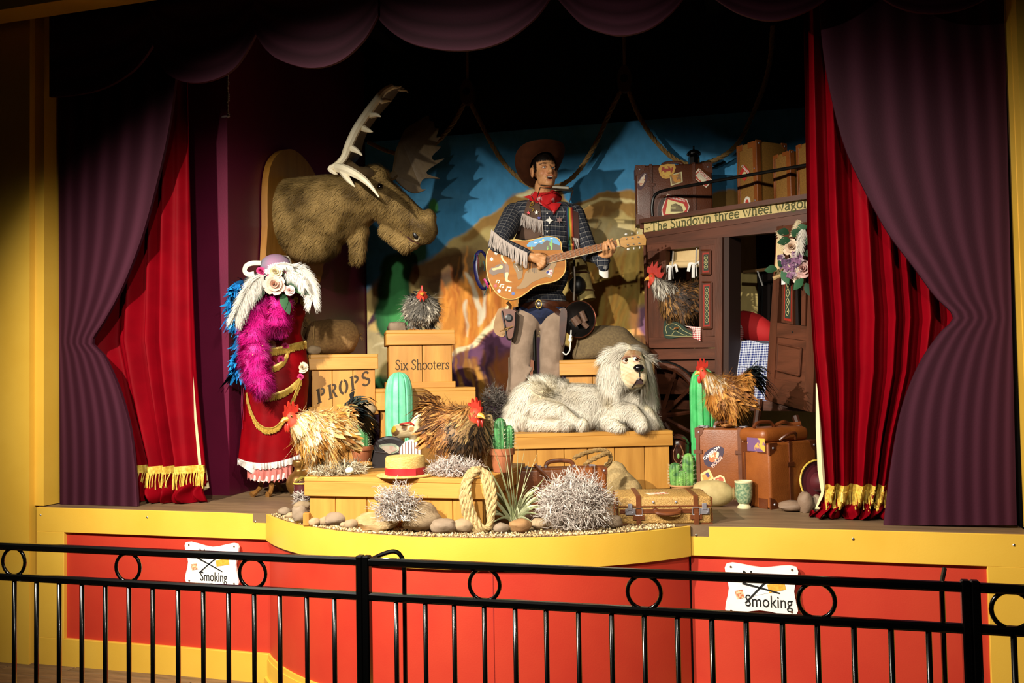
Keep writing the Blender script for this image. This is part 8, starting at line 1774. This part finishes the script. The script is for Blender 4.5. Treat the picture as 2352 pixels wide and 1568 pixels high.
def fluffy_boa(label, paths, r0, n, cols, L, seed):
    """down boa: lumpy core with a dense nap of soft filaments"""
    rg = np.random.default_rng(seed); t = thing('feather_boa', label, 'feather boa', DF); pr = []
    for pts in paths:
        C_ = [q(*p) for p in cr(pts, 7, False)]
        for a, b in zip(C_, C_[1:]): pr.append(('c', a, b, r0 * rg.uniform(.8, 1.15), r0 * rg.uniform(.8, 1.15)))
        for c in C_:
            for k in range(3): pr.append(('e', c + Vector(rg.normal(0, 1, 3)).normalized() * r0 * .85, (r0 * rg.uniform(.35, .6),) * 3))
    me = blob(pr, .011, 2); V = verts_np(me); setcols(me, np.tile(np.array(lin(cols[0])) * .75, (len(V), 1))); me.materials.clear(); me.materials.append(plume_m); link('down_core', me, t)
    P, Nn = sample(me, n, rg); n1 = np.array([[noise.noise(Vector(p) * 22), noise.noise(Vector(p) * 22 + Vector((7, 0, 0))), noise.noise(Vector(p) * 22 + Vector((0, 7, 0)))] for p in P])
    D = Nn * .8 + n1 * 1.3 + np.array([0, 0, -.35]) + rg.normal(0, .25, P.shape); c = hx(cols)[np.clip((n1[:, 0] * .8 + .5) * len(cols), 0, len(cols) - 1).astype(int)]
    link('down', strands('down', P, Nn, D, L * rg.uniform(.5, 1.3, n), .0011, c * .8, np.clip(c * 1.2, 0, 1), plume_m, droop=.35), t, kind='stuff'); mb = MB()
    for i in rg.integers(0, n, 40): mb.ell(Vector(P[i]) + Vector(Nn[i]) * .03, (.003,) * 3, None, 5, 4)
    part('gold_sequins', mb, M('sequin', '#D8C070', rough=.25, metal=.6), t, kind='stuff')
fluffy_boa('fluffy magenta feather boa hanging down the red dress front', [[(602, 680, -.17), (586, 725, -.2), (588, 780, -.22), (592, 840, -.24), (602, 888, -.24)], [(598, 690, -.16), (578, 740, -.17), (578, 800, -.2), (584, 860, -.22)], [(634, 682, -.18), (644, 708, -.22), (638, 742, -.22)]], .044, 34000, ['#B80C70', '#C40E78', '#D42890', '#E050A8'], .042, 3)
boa('blue feather boa draped behind the dress form shoulder', [[(560, 650, -.02), (538, 672, -.02), (540, 710, -.02), (550, 745, -.03)], [(545, 700, -.0), (556, 770, -.02), (552, 830, -.02), (548, 850, 0)]], .05, 1100, ['#1478C0', '#1E8AD0', '#0E5E9E', '#0C4A7A'], .013, .065, 4, 0)
# ---- big picture hat with flowers and plumes
PH = Fr(DFP.copy()); ph = thing('picture_hat', 'grey gauze hat heaped with roses, leaves and white ostrich plumes', 'hat', PH)
gauze = M('grey_gauze', '#6E6A78', rough=.7, hex2='#8A5A78', scale=9); hc0 = q(634, 612, -.16)
part('crown', MB().ell(hc0, (.095, .09, .075), None, 24, 14), gauze, ph, smooth=True)
part('brim', MB().lathe([(.08, 0), (.16, -.005), (.19, -.02), (.19, -.016), (.08, .006)], 32, c=q(634, 640, -.15), ax=Matrix.Rotation(math.radians(25), 3, 'X')), M('dark_gauze', '#22202A', rough=.8), ph, smooth=True)
rib = M('ivory_ribbon', '#BDB5A4', rough=.6)
part('ribbon_loop', MB().tube([q(*p) for p in cr([(600, 604, -.2), (580, 604, -.2), (566, 610, -.19), (562, 622, -.18), (570, 630, -.19), (584, 628, -.2)], 5, False)], .014, 4, flat=.3, up=(0, 0, 1)), rib, ph, smooth=True)
part('ribbon_loop', MB().tube([q(*p) for p in cr([(650, 588, -.2), (662, 590, -.22), (668, 602, -.22), (670, 614, -.24)], 5, False)], .014, 4, flat=.3, up=(0, 1, 0)), rib, ph, smooth=True)
for x, y, r, h_, sd in ((630, 654, 20, '#D9B4A0', 1), (632, 624, 13, '#D8C8A0', 2), (599, 622, 8, '#B02A62', 3), (655, 620, 7, '#B02A62', 4), (665, 667, 10, '#DDBCB4', 5), (622, 636, 8, '#B84A7A', 6), (676, 640, 8, '#C8CCA0', 7)):
    part('rose', rose(MB(), q(x, y, -.34 + (.04 if r < 10 else 0)), r * dm_, h_, seed=sd), petalm, ph, cols=True, smooth=True)
lm = [(598, 652, -1, -.3), (606, 660, -.8, -1), (650, 630, .3, 1), (662, 636, 1, .5), (655, 645, .8, -.3), (668, 650, .9, -.6), (650, 672, .1, -1), (680, 655, 1, -.5), (640, 633, -.2, 1), (590, 660, -.7, -1), (652, 685, .4, -1), (610, 645, -1, .2)]
for i, (x, y, dx, dz) in enumerate(lm): part('leaf', leaf(MB(), q(x, y, -.30), (dx, -.25, dz), 9 * dm_, 30 * dm_, ('#1E4A26', '#163A1E', '#2C5A30')[i % 3]), petalm, ph, cols=True, smooth=True)
def plume(pts, n, L, seed, parent, cols=('#C9C2B6', '#EAE4DA'), w=.0016):
    rg = np.random.default_rng(seed); C_ = [q(*p) for p in cr(pts, 10, False)]; pl_ = part('ostrich_plume', MB().tube(C_, [.004 - .003 * i / len(C_) for i in range(len(C_))], 5), M('quill', '#CFC6B4', rough=.6), parent, smooth=True)
    C_ = np.array([tuple(c) for c in C_]); u = rg.uniform(.05, 1, n) * (len(C_) - 1.01); i = u.astype(int); P = C_[i] + (C_[i + 1] - C_[i]) * (u - i)[:, None]; T = unit(C_[i + 1] - C_[i]); s = np.where(rg.random(n) < .5, -1, 1)[:, None]
    D = s * np.cross(T, np.array([0, -1.0, 0])) * .8 + T * .6 + np.array([0, -.2, -.25]) + rg.normal(0, .2, (n, 3)); Nn = np.tile(np.array([0, -1.0, .25]), (n, 1)); cB, cT = (np.tile(np.array(lin(c)), (n, 1)) for c in cols)
    link('barbs', strands('barbs', P, Nn, D, L * rg.uniform(.5, 1.2, n) * (1 - .3 * u / len(C_)), w, cB, cT, plume_m, droop=.5), pl_, kind='stuff')
plume([(610, 632, -.30), (585, 645, -.32), (565, 675, -.32), (550, 705, -.32), (540, 728, -.30)], 1500, .075, 1, ph, cols=('#9A958C', '#C9C4BA')); plume([(665, 612, -.28), (690, 618, -.30), (708, 640, -.30), (716, 665, -.30), (718, 690, -.3)], 1500, .075, 2, ph); plume([(650, 625, -.28), (672, 626, -.33), (690, 640, -.34), (700, 660, -.34)], 800, .05, 3, ph); plume([(612, 630, -.33), (625, 612, -.34), (650, 606, -.34), (670, 610, -.33)], 700, .035, 4, ph)
# ---- bouquet hung on the wagon door
BF = Fr(DR.P + Matrix.Rotation(DR.rz, 3, 'Z') @ DR.q(1822, 600, -.06), None); BF = Fr(Vector((BF.P.x, BF.P.y, STZ))); q2 = BF.q; bm2 = BF.m
bq = thing('flower_arrangement', 'arrangement of purple hydrangea, pale roses, leaves and feathers on the wagon door', 'flowers', BF)
part('backing_card', MB().prism([BF.xz(*p) for p in ((1784, 549), (1800, 545), (1797, 640), (1779, 636))], .0, .01), M('cream_card', '#C9B080', rough=.8), bq)
for x, y, r, h_ in ((1817, 568, 15, '#D8BCA4'), (1843, 618, 16, '#C9A098'), (1832, 640, 9, '#D8C0B0')): part('rose', rose(MB(), q2(x, y, -.05), r * bm2, h_, seed=int(y)), petalm, bq, cols=True, smooth=True)
rgf = random.Random(12)
for cx, cy, n in ((1803, 600, 16), (1822, 608, 20), (1835, 590, 12), (1815, 622, 14)):
    mb = MB()
    for i in range(n):
        c = q2(cx + rgf.uniform(-13, 13), cy + rgf.uniform(-12, 12), -.05 - rgf.uniform(0, .03)); r = 4.5 * bm2; a0 = rgf.uniform(0, 1.5); h_ = rgf.choice(['#5A3A5A', '#7A5270', '#A08A90', '#B8A890', '#46304A', '#8E6A86'])
        for k in range(4):
            a = a0 + k * PI / 2; leaf(mb, c, (math.cos(a), -.2, math.sin(a)), r * .6, r * 1.3, h_)
    part('hydrangea', mb, petalm, bq, cols=True)
for i, (x, y, dx, dz) in enumerate(((1785, 618, -1, .2), (1795, 622, .5, -.8), (1790, 612, .4, .8), (1822, 545, .3, .8), (1830, 530, .8, .6), (1812, 536, -.8, .4), (1815, 552, -.9, .1), (1845, 640, -.6, -.5), (1850, 650, .4, -.8), (1846, 585, .9, .3), (1835, 548, .8, -.2))):
    part('leaf', leaf(MB(), q2(x, y, -.06), (dx, -.2, dz), 8 * bm2, 24 * bm2, ('#1E4428', '#2A5636', '#163A22')[i % 3]), petalm, bq, cols=True, smooth=True)
q_save = q; q = q2
plume([(1806, 575, -.05), (1797, 555, -.06), (1789, 530, -.06)], 240, .03, 21, bq, cols=('#B8A480', '#D8C8A4'), w=.0022); plume([(1822, 545, -.05), (1826, 525, -.06), (1834, 506, -.06)], 220, .028, 22, bq, cols=('#B8A480', '#D8C8A4'), w=.0022); plume([(1846, 520, -.06), (1840, 545, -.08), (1836, 575, -.09)], 300, .04, 23, bq, cols=('#B8B0A4', '#E0D8CC'))
q = q_save
part('twig', MB().tube([q2(x, y, -.03) for x, y in ((1776, 640), (1790, 634), (1812, 632), (1830, 648), (1850, 655))], [.014, .010, .009, .008, .006], 7), M('driftwood', '#A88A5E', rough=.7), bq, smooth=True)
part('name_tag', MB().prism([BF.xz(*p) for p in ((1795, 640), (1804, 638), (1804, 654), (1795, 655))], -.04, -.036), M('white_ribbon', '#D8D6D2'), bq)
